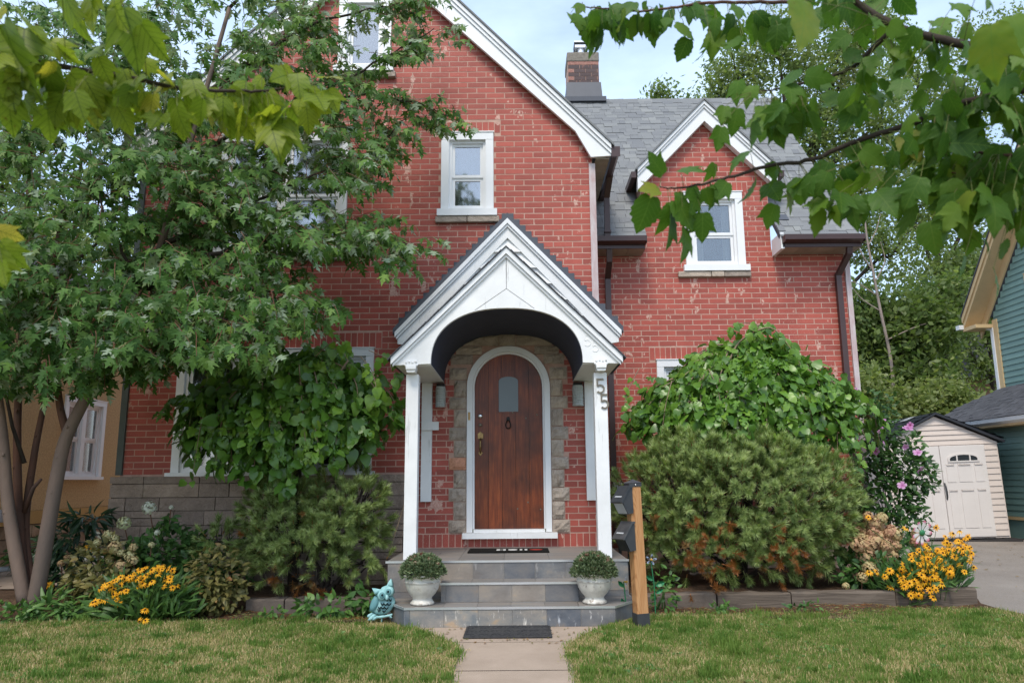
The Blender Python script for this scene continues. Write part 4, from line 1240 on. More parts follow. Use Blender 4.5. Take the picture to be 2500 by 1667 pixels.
# treads
def tread(poly, z, name='tread_tile'):
    mb = MB(); n = len(poly); t = random.random()
    v = [(x, y, z - .010) for x, y in poly] + [(x, y, z) for x, y in poly]
    mb.add(v, [tuple(range(n, 2 * n))] + [(i, (i + 1) % n, n + (i + 1) % n, n + i) for i in range(n)], 0, t)
    mb.build(name, M['tread'], steps)
def rect(a, b, c, d): return [(a, c), (b, c), (b, d), (a, d)]
tread([(-1.04, 6.68), (-.69, 6.68), (-.69, 6.963), (-1.215, 6.963)], Z1)
xs = [-.688, -.38, -.072, .236, .544]
for a, b in zip(xs[:-1], xs[1:]): tread(rect(a, b - .003, 6.68, 6.963), Z1)
tread([(.546, 6.68), (.868, 6.68), (1.075, 6.963), (.546, 6.963)], Z1)
tread(rect(-1.31, -.74, 6.966, 7.233), Z1); tread(rect(.564, 1.12, 6.966, 7.233), Z1)
xs = [-.742, -.45, -.142, .166, .568]
for a, b in zip(xs[:-1], xs[1:]): tread(rect(a, b - .003, 6.955, 7.232), Z2)
for j in range(3):
    y0 = 7.225 + j * .455
    xs = [-1.30, -1.0 + .15 * (j % 2), -.60, -.145, .31, .75, 1.08]
    for a, b in zip(xs[:-1], xs[1:]): tread(rect(a, b - .003, y0, y0 + .452), Z3)
def nosing(pts, z):
    mb = MB()
    for (a, b) in zip(pts[:-1], pts[1:]):
        d = Vector((b[0] - a[0], b[1] - a[1], 0)).normalized(); nn = Vector((d.y, -d.x, 0)) * .004
        mb.add([(a[0] + nn.x, a[1] + nn.y, z - .017), (b[0] + nn.x, b[1] + nn.y, z - .017), (b[0] + nn.x, b[1] + nn.y, z + .003), (a[0] + nn.x, a[1] + nn.y, z + .003),
                (b[0] - nn.x * 3, b[1] - nn.y * 3, z + .003), (a[0] - nn.x * 3, a[1] - nn.y * 3, z + .003)], [(0, 1, 2, 3), (3, 2, 4, 5)])
    mb.build('nosing', M['alu'], steps)
nosing([(-1.215, 6.963), (-1.04, 6.677), (.868, 6.677), (1.075, 6.963)], Z1)
nosing([(-.745, 6.952), (.570, 6.952)], Z2)
nosing([(-1.31, 7.222), (1.085, 7.222)], Z3)

# door mats
t = thing('door_mat', 'black coir doormat with white and red print lying at the front door', 'doormat', (-.1, 8.0, Z3))
MB().box(-.555, .335, 7.93, 8.34, Z3 + .002, Z3 + .016).build('mat_base', M['coir'], t, bevel=.004)
pr = MB(); pr.M = Matrix.Translation((0, 0, 0))
def blob(mb, x0, x1, y0, y1, n=14, mi=0, sq=2.0):
    v = [((x0 + x1) / 2 + (x1 - x0) / 2 * math.copysign(abs(math.cos(a)) ** (2 / sq), math.cos(a)), (y0 + y1) / 2 + (y1 - y0) / 2 * math.copysign(abs(math.sin(a)) ** (2 / sq), math.sin(a)), Z3 + .019) for a in [2 * math.pi * i / n for i in range(n)]]
    mb.add(v, [tuple(range(n))], mi)
for x0, x1, sq in ((-.245, -.205, 5), (-.17, -.14, 5), (-.118, -.012, 2.2), (.012, .042, 5), (.066, .098, 5)): blob(pr, x0, x1, 8.04, 8.20, 20, 0, sq)
pr.box(-.21, -.165, 8.13, 8.15, Z3 + .0165, Z3 + .0188)
pr.build('white_print', M['matwhite'], t)
pr = MB(); blob(pr, .118, .268, 8.06, 8.18, 24, 0, 1.6); pr.build('red_print', M['matred'], t)
t = thing('rubber_mat', 'dark rubber mat lying on the walk before the bottom step', 'mat', (-.1, 6.4, .003))
MB().box(-.470, .275, 6.21, 6.655, .006, .020).build('mat_base', M['rubber'], t, bevel=.004)
rl = MB()
for i in range(3):
    for j in range(7):
        x, y = -.42 + j * .108, 6.27 + i * .15
        rl.tube([(x + .05 * math.cos(a) * (1 - a / 9), y + .05 * math.sin(a) * (1 - a / 9), .021) for a in [k * .5 for k in range(15)]], .0035, 5)
rl.tube([(-.45, 6.23, .021), (.255, 6.23, .021), (.255, 6.635, .021), (-.45, 6.635, .021), (-.45, 6.23, .021)], .005, 5)
rl.build('raised_pattern', M['rubber'], t)

# ================================================================== MAIL POST AND BOXES
t = thing('mailbox_post', 'leaning orange cedar post with black cap and sleeve beside the steps', 'post', (1.05, 6.58, 0))
TL = Matrix.Translation((1.082, 6.58, 0)) @ Matrix.Rotation(R(-1.6), 4, 'Y') @ Matrix.Rotation(R(14), 4, 'Z')
pb = MB(TL); pb.box(-.054, .054, -.054, .054, .12, 1.255); pb.build('timber', M['cedar'], t, bevel=.006)
pb = MB(TL); pb.box(-.058, .058, -.058, .058, -.03, .135); pb.build('base_sleeve', M['charcoal'], t)
pb = MB(TL); pb.box(-.060, .060, -.060, .060, 1.235, 1.268)
pb.add([(-.064, -.064, 1.268), (.064, -.064, 1.268), (.064, .064, 1.268), (-.064, .064, 1.268), (0, 0, 1.302)], [(0, 1, 4), (1, 2, 4), (2, 3, 4), (3, 0, 4)]); pb.build('post_cap', M['charcoal'], t)
MB(TL).ball((0, -.062, 1.25), .007, 8, 5).build('cap_screw', M['chrome'], t)
def mailbox(zc, lab, m_lid, m_body, s=1.0):
    t = thing('mailbox', lab, 'mailbox', (.97, 6.55, zc), 'mailboxes on the cedar post')
    F = TL @ Matrix.Translation((-.056, 0, zc)) @ Matrix.Rotation(R(18), 4, 'Z')
    # body: side profile in (x, z), extruded along y; slopes outward to the front
    prof = [(0, -.130), (-.070, -.138), (-.140, -.005), (-.030, .118), (0, .122)]
    prof = [(x * s, z * s) for x, z in prof]
    b = MB(F); hw = .075 * s; k = len(prof)
    v = [(x, -hw, z) for x, z in prof] + [(x, hw, z) for x, z in prof]
    b.add(v, [tuple(range(k))[::-1], tuple(range(k, 2 * k))] + [(i, (i + 1) % k, k + (i + 1) % k, k + i) for i in range(k)])
    b.build('body', M['charcoal'], t)
    l = MB(F)
    a, c = (-.162 * s, -.016 * s), (-.034 * s, .140 * s); d = (.0, .140 * s)
    hw2 = hw + .010
    l.add([(a[0], -hw2, a[1]), (a[0], hw2, a[1]), (c[0], hw2, c[1]), (c[0], -hw2, c[1]), (d[0], hw2, d[1]), (d[0], -hw2, d[1]),
           (a[0] + .012, -hw2, a[1] - .012), (a[0] + .012, hw2, a[1] - .012), (c[0], hw2, c[1] - .02), (c[0], -hw2, c[1] - .02), (d[0], hw2, d[1] - .02), (d[0], -hw2, d[1] - .02)],
          [(0, 3, 2, 1), (3, 5, 4, 2), (0, 1, 7, 6), (0, 6, 9, 3), (1, 2, 8, 7), (3, 9, 11, 5), (2, 4, 10, 8), (6, 7, 8, 9), (9, 8, 10, 11)])
    l.build('lid', m_lid, t)
    MB(F).add([(-.118 * s, -hw2 * .6, .042 * s), (-.118 * s, hw2 * .6, .042 * s), (-.128 * s, hw2 * .6, .030 * s), (-.128 * s, -hw2 * .6, .030 * s)], [(0, 1, 2, 3), (3, 2, 1, 0)]).build('slot_label', M['whitemetal'], t)
    fr = MB(F); fr.add([(-.142 * s, -hw * .92, -.012), (-.142 * s, hw * .92, -.012), (-.076 * s, hw * .92, -.134 * s), (-.076 * s, -hw * .92, -.134 * s)], [(0, 3, 2, 1), (0, 1, 2, 3)])
    fr.build('front_panel', m_body, t)
mailbox(1.12, 'upper dark mailbox with pale front panel, on the cedar post', M['charcoal'], M['whitemetal'], .90)
mailbox(.80, 'lower dark mailbox with scuffed metal front, on the cedar post', M['mailmetal'], M['mailmetal'], .93)

# ================================================================== PLANT POTS (bowls; plants are made with the foliage)
def pot(x, y, lab):
    t = thing('flower_pot', lab, 'pot', (x, y, Z1), 'cream pots on the bottom step')
    prof = [(0, .004), (.104, .004), (.112, .012), (.112, .022), (.098, .035), (.086, .052), (.090, .066), (.122, .10), (.148, .145), (.158, .185), (.160, .198), (.166, .204), (.166, .212), (.160, .218), (.165, .250), (.170, .258), (.186, .262), (.188, .272), (.180, .278), (.166, .274), (.162, .24), (.0, .235)]
    tn = [.2 if z_ not in (.212, .204, .272, .278, .262, .012, .022, .004) else 1. for r_, z_ in prof]
    MB().lathe(prof, (x, y, Z1 - .002), 40, 0, tn).build('bowl', M['pot'], t, smooth=True)
    MB().lathe([(.160, .250), (.0, .258)], (x, y, Z1), 24).build('soil', M['soil'], t)
    return t
pots = [pot(-.897, 6.87, 'cream glazed footed pot on the bottom step, left side near the owl'), pot(.700, 6.85, 'cream glazed footed pot on the bottom step, right side near the cedar post')]

# ================================================================== OWL
ow = thing('owl_ornament', 'pale teal metal owl with tilted head, standing on the grass beside the steps', 'ornament', (-1.31, 6.84, .02))
OF = Matrix.Translation((-1.275, 6.86, .03)) @ Matrix.Rotation(R(-9), 4, 'X') @ Matrix.Scale(1.0, 4)
s = .000198 * 1.0                                        # metres per design unit (front view drawn in a 1000-high box)
def o2(px, py): return ((px - 690) * .000435, (1170 - py) * .000435)
def opoly(pts, y0, y1, name, mat, mi=0):
    p = [o2(*q) for q in pts]
    area = sum(p[i][0] * p[(i + 1) % len(p)][1] - p[(i + 1) % len(p)][0] * p[i][1] for i in range(len(p)))
    if area < 0: p = p[::-1]
    # domed relief: outline at y1, raised centre at y0
    cx_ = sum(q[0] for q in p) / len(p); cz_ = sum(q[1] for q in p) / len(p)
    n_ = len(p); mb = MB(OF)
    v = [(x, y1, z) for x, z in p]
    for k_, (sc, yy) in enumerate(((.97, (y0 + y1) / 2), (.80, y0 + (y1 - y0) * .15), (.45, y0))):
        v += [(cx_ + (x - cx_) * sc, yy, cz_ + (z - cz_) * sc) for x, z in p]
    v.append((cx_, y0 - .001, cz_)); f = []
    for r_ in range(3):
        f += [(r_ * n_ + i, r_ * n_ + (i + 1) % n_, (r_ + 1) * n_ + (i + 1) % n_, (r_ + 1) * n_ + i) for i in range(n_)]
    f += [(3 * n_ + i, 3 * n_ + (i + 1) % n_, 4 * n_) for i in range(n_)]
    f += [tuple(range(n_ - 1, -1, -1))]
    mb.add(v, f)
    return mb.build(name, mat, ow, smooth=True)
opoly([(445, 950), (440, 870), (470, 760), (530, 670), (620, 600), (780, 590), (900, 640), (960, 720), (975, 790), (940, 890), (880, 970), (790, 1030), (680, 1050), (580, 1030), (500, 990)], -.035, .02, 'torso', M['teal'])
opoly([(445, 975), (440, 870), (470, 760), (530, 660), (590, 650), (650, 740), (640, 830), (600, 910), (530, 980)], -.055, .0, 'wing', M['teal2'])
opoly([(600, 690), (560, 650), (520, 600), (480, 500), (520, 500), (560, 540), (640, 545), (690, 480), (760, 450), (810, 445), (850, 400), (865, 310), (890, 330), (920, 400), (925, 470), (945, 520), (960, 580), (930, 650), (860, 680), (800, 720), (720, 755), (650, 740)], -.06, -.005, 'head', M['teal'])
opoly([(480, 495), (560, 525), (650, 545), (600, 620), (560, 640), (530, 600)], -.072, -.04, 'ear_tuft', M['teal'])
opoly([(880, 310), (910, 370), (920, 410), (930, 470), (900, 480), (820, 450), (855, 400)], -.072, -.04, 'ear_tuft', M['teal'])
def disc(px, py, rx, ry, y0, y1, name, mat): opoly([(px + rx * math.cos(a), py + ry * math.sin(a)) for a in [2 * math.pi * i / 20 for i in range(20)]], y0, y1, name, mat)
disc(705, 655, 95, 105, -.080, -.045, 'eye_disc', M['teal']); disc(865, 570, 92, 102, -.080, -.045, 'eye_disc', M['teal'])
disc(715, 650, 58, 64, -.088, -.076, 'eye_ring', M['teal2']); disc(855, 578, 56, 62, -.088, -.076, 'eye_ring', M['teal2'])
disc(725, 648, 24, 26, -.093, -.086, 'pupil', M['tealdark']); disc(846, 580, 24, 26, -.093, -.086, 'pupil', M['tealdark'])
opoly([(800, 630), (850, 650), (865, 700), (845, 745), (815, 765), (785, 710)], -.10, -.06, 'beak', M['teal'])
opoly([(785, 725), (845, 735), (835, 775), (805, 770)], -.085, -.06, 'beak_shade', M['tealdark'])
zig = MB(OF)
def zz_(pts, w=26):
    for (a, b) in zip(pts[:-1], pts[1:]):
        (x0, z0), (x1, z1) = o2(*a), o2(*b); t_ = w * .000435 / 2
        zig.add([(x0, -.052, z0 - t_), (x1, -.052, z1 - t_), (x1, -.052, z1 + t_), (x0, -.052, z0 + t_), (x0, -.02, z0 - t_), (x1, -.02, z1 - t_), (x1, -.02, z1 + t_), (x0, -.02, z0 + t_)], [(0, 1, 2, 3), (0, 4, 5, 1), (3, 2, 6, 7)])
zz_([(865, 735), (885, 770), (912, 735)]); zz_([(688, 810), (715, 850), (745, 815), (785, 850), (825, 815), (860, 855), (905, 815)])
zz_([(632, 885), (660, 920), (690, 885), (730, 920), (765, 890), (810, 930), (850, 890)]); zz_([(622, 930), (648, 975), (685, 940)]); zz_([(730, 965), (760, 990), (795, 960)])
zig.build('chest_cutout', M['tealdark'], ow)
for pts in ([(385, 1085), (400, 1040), (500, 985), (530, 1010), (440, 1110)], [(405, 1140), (450, 1080), (530, 1010), (600, 1040), (520, 1140), (430, 1170)], [(500, 1160), (540, 1090), (610, 1050), (640, 1080), (560, 1150)]):
    opoly(pts, -.03, .01, 'tail_feather', M['teal'])
br = MB(OF); br.tube([(*(lambda q: (q[0], -.02, q[1]))(o2(x, y)),) for x, y in ((600, 1090), (680, 1085), (760, 1075), (850, 1060), (900, 1050), (930, 1030))], [.012, .013, .012, .011, .010, .009], 8)
br.tube([(*(lambda q: (q[0], -.02, q[1]))(o2(x, y)),) for x, y in ((870, 1060), (900, 1085), (925, 1105))], [.008, .008, .007], 7)
br.tube([(*(lambda q: (q[0], .0, q[1]))(o2(x, y)),) for x, y in ((700, 1080), (700, 1200))], .008, 6)
br.tube([(*(lambda q: (q[0], .0, q[1]))(o2(x, y)),) for x, y in ((480, 1100), (480, 1200))], .008, 6)
br.build('perch', M['teal'], ow, smooth=True)
# ================================================================== NEIGHBOURS
# ---- ochre stucco house to the left: its side wall faces us across the path
yh = thing('stucco_house', 'ochre pebble stucco house with white window, behind the leaning tree trunks', 'house', (-9, 10, 0))
FY = frame((-7.0, 0, 0), (0, 1, 0), (0, 0, 1))           # x runs away from the camera, y into the wall (towards -X)
YWIN = (10.93, 12.02, 1.37, 2.66)
mb = MB(FY); wall_cells(mb, 5.5, 13.6, .93, 4.3, [(YWIN[0] + .03, YWIN[1] - .03, YWIN[2] + .03, YWIN[3] - .03)], 0, .2); mb.box(13.4, 13.6, .2, 7, .93, 4.3)
mb.build('stucco_wall', M['stucco'], yh)
MB(FY).box(5.45, 13.65, -.05, .2, .745, .925).build('base_band', M['ochre'], yh)
rb = []
for k in range(4):
    x = 5.5 + (k % 2) * .2
    while x < 13.5:
        w = random.choice([.35, .45, .6, .5]); rb.append((x + .008, x + w - .008, -.02 - random.uniform(0, .03), .1, .02 + k * .18 + .006, .02 + k * .18 + .172, random.random() * .8)); x += w
fb = MB(FY).box(5.5, 13.55, .0, .2, 0, .74).build('foundation', M['stone_mortar'], yh)
pieces(fb, 'stone', rb, FY, M['rubble'], 200, 'stonework')
window(yh, FY, YWIN, cas=.085, lights=((0, .44), (.56, 1)), stone=False, back='curtain', sillw=.0, meet=.5, apron=.05)
MB().add([(-6.6, 5, 4.25), (-6.6, 13.9, 4.25), (-10.4, 13.9, 6.4), (-10.4, 5, 6.4), (-6.6, 5, 4.15), (-6.6, 13.9, 4.15), (-14.2, 5, 4.25), (-14.2, 13.9, 4.25)],
         [(0, 1, 2, 3), (4, 5, 1, 0), (3, 2, 7, 6)]).build('roof', M['darkroof'], yh)
MB(FY).box(9.72, 9.84, -.06, .0, .80, .97).build('outlet_box', M['pipe'], yh, bevel=.01)

# ---- green clapboard house to the right
gh = thing('green_house', 'teal green clapboard house with cream trim and shingled side roof, beyond the shed', 'house', (12, 13, 0))
FGs = frame((9.75, 0, 0), (0, -1, 0), (0, 0, 1))         # side wall of the low wing faces left; x runs towards the camera
def siding(parent, F, x0, x1, z0, z1, ex, clip=None):
    z = z0; its = []
    while z < z1 - .01:
        for a, b in ([(x0, x1)] if clip is None else clip(z)):
            mb = MB(F); t = random.random()
            mb.add([(a, -.022, z), (b, -.022, z), (b, -.004, min(z + ex + .01, z1)), (a, -.004, min(z + ex + .01, z1)), (a, 0, z), (b, 0, z)], [(0, 1, 2, 3), (4, 5, 1, 0)], 0, t)
            mb.build('clapboard', M['greensiding'], parent)
        z += ex
siding(gh, FGs, -16.4, -8.0, .52, 2.40, .118)
MB().box(9.752, 13, 8, 16.4, .1, 2.42).build('low_wall', M['greensiding'], gh)
MB(FGs).box(-16.42, -8, -.035, .0, .455, .515).build('base_trim', M['cream'], gh)
MB().box(9.78, 13, 8.1, 16.3, -.05, .455).build('foundation', M['stone_mortar'], gh)
MB(FGs).box(-12.95, -12.80, -.04, .0, .53, 2.3).build('corner_board', M['cream'], gh)
MB(FGs).box(-16.48, -16.34, -.04, .0, .53, 2.3).build('corner_board', M['cream'], gh)
MB(FGs).box(-16.6, -7.9, -.30, .0, 2.26, 2.33).build('eave_soffit', M['cream'], gh)
g_ = MB(FGs); g_.add([(-16.7, -.30, 2.30), (-7.9, -.30, 2.30), (-7.9, -.38, 2.345), (-16.7, -.38, 2.345), (-16.7, -.39, 2.42), (-7.9, -.39, 2.42)], [(0, 1, 2, 3), (3, 2, 5, 4)]); g_.build('gutter', M['whitemetal'], gh)
lsl = Vector((1.0, 0, .62)).normalized()
FL = frame((9.36, 0, 2.42), (0, -1, 0), lsl)
ll = 1.48
mb = MB(); mb.add([(9.36, 16.7, 2.42), (9.36, 7.9, 2.42), (10.62, 7.9, 3.20), (10.62, 15.5, 3.20), (10.62, 16.7, 2.42)], [(0, 1, 2, 3), (0, 3, 4)])
lroof = mb.build('side_roof', M['darkshingle'], gh)
ls = shingles(-16.6, -8.0, 0, ll, rnd, ex=.13, clip=lambda x, s: -x > 16.62 - s * .80)
pieces(lroof, 'shingle', ls, FL, M['darkshingle'], 260, 'shingling', lambda it: it[0])
FGu = frame((10.62, 0, 0), (0, -1, 0), (0, 0, 1))
UY0 = 15.45
def uclip(z):
    top = 4.75
    if z < top: return [(-UY0, -10.0)]
    return [(-UY0 + (z - top) / 1.25, -10.0)]
siding(gh, FGu, -UY0, -10, 3.15, 8.2, .125, uclip)
MB().add([(10.63, UY0, 2.4), (10.63, 10, 2.4), (10.63, 10, 9), (10.63, 12.1, 9), (10.63, UY0, 4.8), (16, UY0, 2.4), (16, UY0, 4.8)], [(0, 4, 3, 2, 1), (0, 5, 6, 4)]).build('upper_wall', M['greensiding'], gh)
MB(FGu).box(-UY0 - .02, -UY0 + .13, -.04, .0, 3.15, 4.72).build('corner_board', M['cream'], gh)
MB().box(10.56, 10.64, UY0 + .0, UY0 + .08, 3.1, 4.55).build('downspout', M['whitemetal'], gh)
MB().tube([(10.50, UY0 + .35, 4.66), (10.54, UY0 + .2, 4.60), (10.60, UY0 + .05, 4.52)], .045, 8).build('downspout_elbow', M['whitemetal'], gh)
# rake of the cross gable with its deep cream soffit
rk0, rk1 = (UY0 + .42, 4.62), (11.0, 4.62 + (UY0 + .42 - 11.0) * 1.25)
def rbar(x0, x1, d0, d1, name, m):
    MB().add([(x0, rk0[0], rk0[1] + d0), (x1, rk0[0], rk0[1] + d0), (x1, rk1[0], rk1[1] + d0), (x0, rk1[0], rk1[1] + d0),
              (x0, rk0[0], rk0[1] + d1), (x1, rk0[0], rk0[1] + d1), (x1, rk1[0], rk1[1] + d1), (x0, rk1[0], rk1[1] + d1)],
             [(3, 2, 1, 0), (4, 5, 6, 7), (0, 1, 5, 4), (1, 2, 6, 5), (3, 0, 4, 7), (2, 3, 7, 6)]).build(name, m, gh)
rbar(10.20, 10.25, .0, .22, 'rake_board', M['cream']); rbar(10.17, 10.20, .12, .25, 'rake_trim', M['cream'])
rbar(10.25, 10.60, .0, .03, 'rake_soffit', M['cream']); rbar(10.56, 10.60, -.24, -.0, 'frieze_board', M['cream'])
rbar(10.15, 16.0, .255, .30, 'roof', M['darkshingle'])
MB().box(10.20, 10.60, UY0 + .0, UY0 + .46, 4.55, 4.63).build('eave_box', M['cream'], gh)
MB().box(10.10, 16, UY0 + .42, UY0 + .55, 4.60, 4.70).build('gutter', M['whitemetal'], gh)
window(gh, FGu, (-14.35, -13.3, 4.05, 5.45), cas=.14, stone=False, back='curtain', casmat='cream')

# ---- resin garden shed
shed = thing('garden_shed', 'beige resin garden shed with double doors and black ridge roof at the driveway end', 'shed', (8.45, 14.2, .1))
FSh = Matrix.Translation((8.30, 14.05, .115)) @ Matrix.Rotation(R(-6), 4, 'Z') @ Matrix.Rotation(R(-1.5), 4, 'Y')
HW, HE, HP = 1.10, 1.82, 2.36
b = MB(FSh)
b.prism([(-HW, 0), (HW, 0), (HW, HE), (0, HP), (-HW, HE)], .0, 2.1)
sbody = b.build('shell', M['shed'], shed)
sid = MB(FSh); z = .05
for i in range(15):
    z0 = .04 + i * .117
    for a, c in ((-HW + .02, -.845), (.845, HW - .02)):
        q = MB(FSh); q.add([(a, -.020, z0), (c, -.020, z0), (c, -.003, z0 + .112), (a, -.003, z0 + .112), (a, 0, z0), (c, 0, z0), (a, 0, z0 + .112), (c, 0, z0 + .112)], [(0, 1, 2, 3), (4, 5, 1, 0), (0, 3, 6, 4), (1, 5, 7, 2)])
        q.build('siding_panel', M['shed'], shed)
for i in range(5):
    z0 = 1.79 + i * .10; h0 = min(1.11, (2.36 - z0) / .54 * 1.1); h1 = max(.02, min(1.11, (2.36 - z0 - .096) / .54 * 1.1))
    MB(FSh).add([(-h0, -.024, z0), (h0, -.024, z0), (h1, -.004, z0 + .096), (-h1, -.004, z0 + .096), (-h0, 0, z0), (h0, 0, z0)], [(0, 1, 2, 3), (4, 5, 1, 0)]).build('gable_panel', M['shed'], shed)
for sx in (-1, 1):
    x0, x1 = (-.835, -.004) if sx < 0 else (.004, .835)
    d = MB(FSh).box(x0, x1, -.045, .0, .03, 1.775).build('door_leaf', M['shedpanel'], shed, bevel=.008)
    xc = (x0 + x1) / 2
    for cx_, w in ((xc - .26, .08), (xc, .125), (xc + .26, .08)):
        for z0, z1 in ((.18, .93), (1.05, 1.42)):
            p = MB(FSh)
            p.box(cx_ - w, cx_ + w, -.054, -.044, z0 + .02, z1 - .02)
            p.build('raised_panel', M['shedpanel'], d, bevel=.006)
            p = MB(FSh); p.add([(cx_ - w, -.046, z1), (cx_ + w, -.046, z1), (cx_ + w * .85, -.072, z1 - .025), (cx_ - w * .85, -.072, z1 - .025)], [(0, 1, 2, 3), (3, 2, 1, 0)]); p.build('panel_lip', M['shedpanel'], d)
    hw = .29
    arc_ = lambda h, w, n=12: [(xc + w * math.cos(a), 1.50 + h * math.sin(a)) for a in [math.pi * i / n for i in range(n + 1)]]
    fr = MB(FSh); o_ = [(xc + hw, 1.475)] + [(x, z + .03) for x, z in arc_(.09, hw)] + [(xc - hw, 1.475)]
    i_ = [(xc + hw - .035, 1.475)] + [(xc + (x - xc) * .88, z + .012) for x, z in arc_(.08, hw)] + [(xc - hw + .035, 1.475)]
    fr.strip(i_, o_, -.062, -.04); fr.box(xc - hw, xc + hw, -.062, -.04, 1.455, 1.478)
    for mx_ in (-.12, .12): fr.box(xc + mx_ - .012, xc + mx_ + .012, -.060, -.04, 1.478, 1.59)
    fr.build('window_frame', M['shedpanel'], d)
    MB(FSh).prism([(xc - hw + .03, 1.478), (xc + hw - .03, 1.478)] + [(xc + (x - xc) * .88, z + .012) for x, z in arc_(.08, hw)], -.050, -.044).build('pane', M['smoke'], d)
hb = MB(FSh); hb.tube([(.012, -.05, 1.06), (.014, -.085, 1.0), (.018, -.095, .90), (.022, -.085, .80), (.026, -.05, .75)], .014, 8); hb.build('door_handle', M['charcoal'], shed)
for sx in (-1, 1):
    p = [(0, HP + .03), (sx * 1.19, HE - .02)]; q = [(0, HP + .075), (sx * 1.21, HE + .02)]
    (MB(FSh).strip(p, q, -.10, 2.2) if sx < 0 else MB(FSh).strip(p[::-1], q[::-1], -.10, 2.2)).build('roof_panel', M['shedroof'], shed)
    for k in range(9):
        t0 = k / 9; t1 = (k + 1) / 9
        a = (sx * 1.20 * t0, HP + .085 - .55 * t0); c = (sx * 1.20 * t1, HP + .085 - .55 * t1)
        MB(FSh).add([(a[0], -.09, a[1] - .01), (a[0], 2.2, a[1] - .01), (c[0], 2.2, c[1] + .008), (c[0], -.09, c[1] + .008), (c[0], 2.2, c[1] - .006), (c[0], -.09, c[1] - .006)], [(0, 1, 2, 3), (3, 2, 1, 0), (3, 2, 4, 5)]).build('roof_course', M['shedroof'], shed)
for y0 in (.55, 1.25):
    MB(FSh).add([(-.30, y0, HP - .025), (-.10, y0, HP + .055), (-.10, y0 + .35, HP + .055), (-.30, y0 + .35, HP - .025)], [(0, 1, 2, 3), (3, 2, 1, 0)]).build('skylight', M['skylight'], shed)
pl = MB(FSh); pl.box(-1.2, 1.24, -.14, 2.2, -.14, -.02); pl.build('timber_base', M['darkroof'], shed)

# ---- far brick house behind the trees
fh = thing('far_house', 'brown brick house with one white window, half hidden by trees behind the shed', 'house', (17.5, 29, 0))
MB().box(14.5, 24, 28, 36, 0, 5.2).build('wall', M['farbrick'], fh)
FF = frame((0, 28, 0), (1, 0, 0), (0, 0, 1))
fbk = []
for k in range(13):
    z = 2.6 + k * .2
    x = 17.6 + (k % 2) * .25
    while x < 20.5: fbk.append((x + .01, x + .49, -.015, 0, z + .01, z + .19, random.random())); x += .5
pieces(fh, 'brick', fbk, FF, M['farbrick'], 300)
window(fh, FF, (16.9, 17.75, 3.2, 5.1), cas=.10, stone=False, back=None)
MB().add([(14, 27.5, 5.1), (24.5, 27.5, 5.1), (24.5, 32, 8.6), (14, 32, 8.6), (24.5, 36.5, 5.1), (14, 36.5, 5.1)], [(0, 1, 2, 3), (3, 2, 4, 5)]).build('roof', M['darkroof'], fh)
fr_ = thing('far_porch_roof', 'low grey roof edge with pale trim showing behind the side roof', 'roof', (17, 24, 2.6))
MB().add([(14.6, 22, 3.05), (16.6, 22, 3.55), (16.6, 24, 4.0), (14.6, 24, 3.3), (16.6, 22, 3.35), (14.6, 22, 2.9)], [(0, 1, 2, 3), (5, 4, 1, 0)]).build('roof', M['darkshingle'], fr_)
MB().box(14.6, 16.7, 21.9, 21.98, 3.3, 3.42).build('trim', M['cream'], fr_)

# ================================================================== GARDEN EDGES AND ODDMENTS
def edging(name, label, cat, x0, x1, z0, z1, y, mat, grp, tilt=0., d=.15):
    mb = MB(Matrix.Translation(((x0 + x1) / 2, y, 0)) @ Matrix.Rotation(tilt, 4, 'Z')); h = (x1 - x0) / 2
    nx = 6; v = []; f = []
    for i in range(nx + 1):
        x = -h + 2 * h * i / nx; j = lambda: random.uniform(-.008, .008)
        v += [(x, -d / 2 + j(), z0), (x, -d / 2 + j(), z1 - .015 + j()), (x, -d / 2 + .02 + j(), z1 + j()), (x, d / 2, z1 + j()), (x, d / 2, z0)]
    for i in range(nx):
        for k in range(4): f.append((i * 5 + k, (i + 1) * 5 + k, (i + 1) * 5 + k + 1, i * 5 + k + 1))
    f += [(0, 1, 2, 3, 4), tuple(nx * 5 + k for k in (4, 3, 2, 1, 0))]
    mb.add(v, f, 0, random.random())
    return tag(mb.build(name, mat, None, loc=((x0 + x1) / 2, y, z0)), label, cat, grp)
labs = ['grey weathered timber edging under the tan hydrangea', 'grey weathered timber edging, cracked end piece beside the driveway', 'dark timber edging under the middle of the big pine', 'dark edging block under the left side of the big pine', 'edging block nearest the cedar post']
edging('edging_timber', labs[1], 'edging', 3.86, 4.70, -.02, .165, 7.66, M['tie'], 'right bed edging', R(1))
edging('edging_timber', labs[0], 'edging', 2.78, 3.84, -.02, .15, 7.62, M['tie'], 'right bed edging', R(.5))
edging('edging_timber', labs[2], 'edging', 2.02, 2.765, -.02, .145, 7.60, M['tie'], 'right bed edging')
edging('edging_block', labs[3], 'edging', 1.60, 2.0, -.02, .15, 7.58, M['edge_stone'], 'right bed edging')
edging('edging_block', labs[4], 'edging', 1.14, 1.585, -.02, .14, 7.56, M['edge_stone'], 'right bed edging', R(-2))
edging('edging_block', 'brown edging block in front of the left pine, end nearest the bronze shrub', 'edging', -2.74, -2.36, -.02, .145, 7.50, M['edge_stone'], 'left bed edging')
edging('edging_block', 'brown edging block in front of the left pine, middle of the row', 'edging', -2.35, -1.90, -.02, .145, 7.50, M['edge_stone'], 'left bed edging')
edging('edging_block', 'brown edging block behind the owl at the end of the row', 'edging', -1.89, -1.42, -.02, .14, 7.50, M['edge_stone'], 'left bed edging')
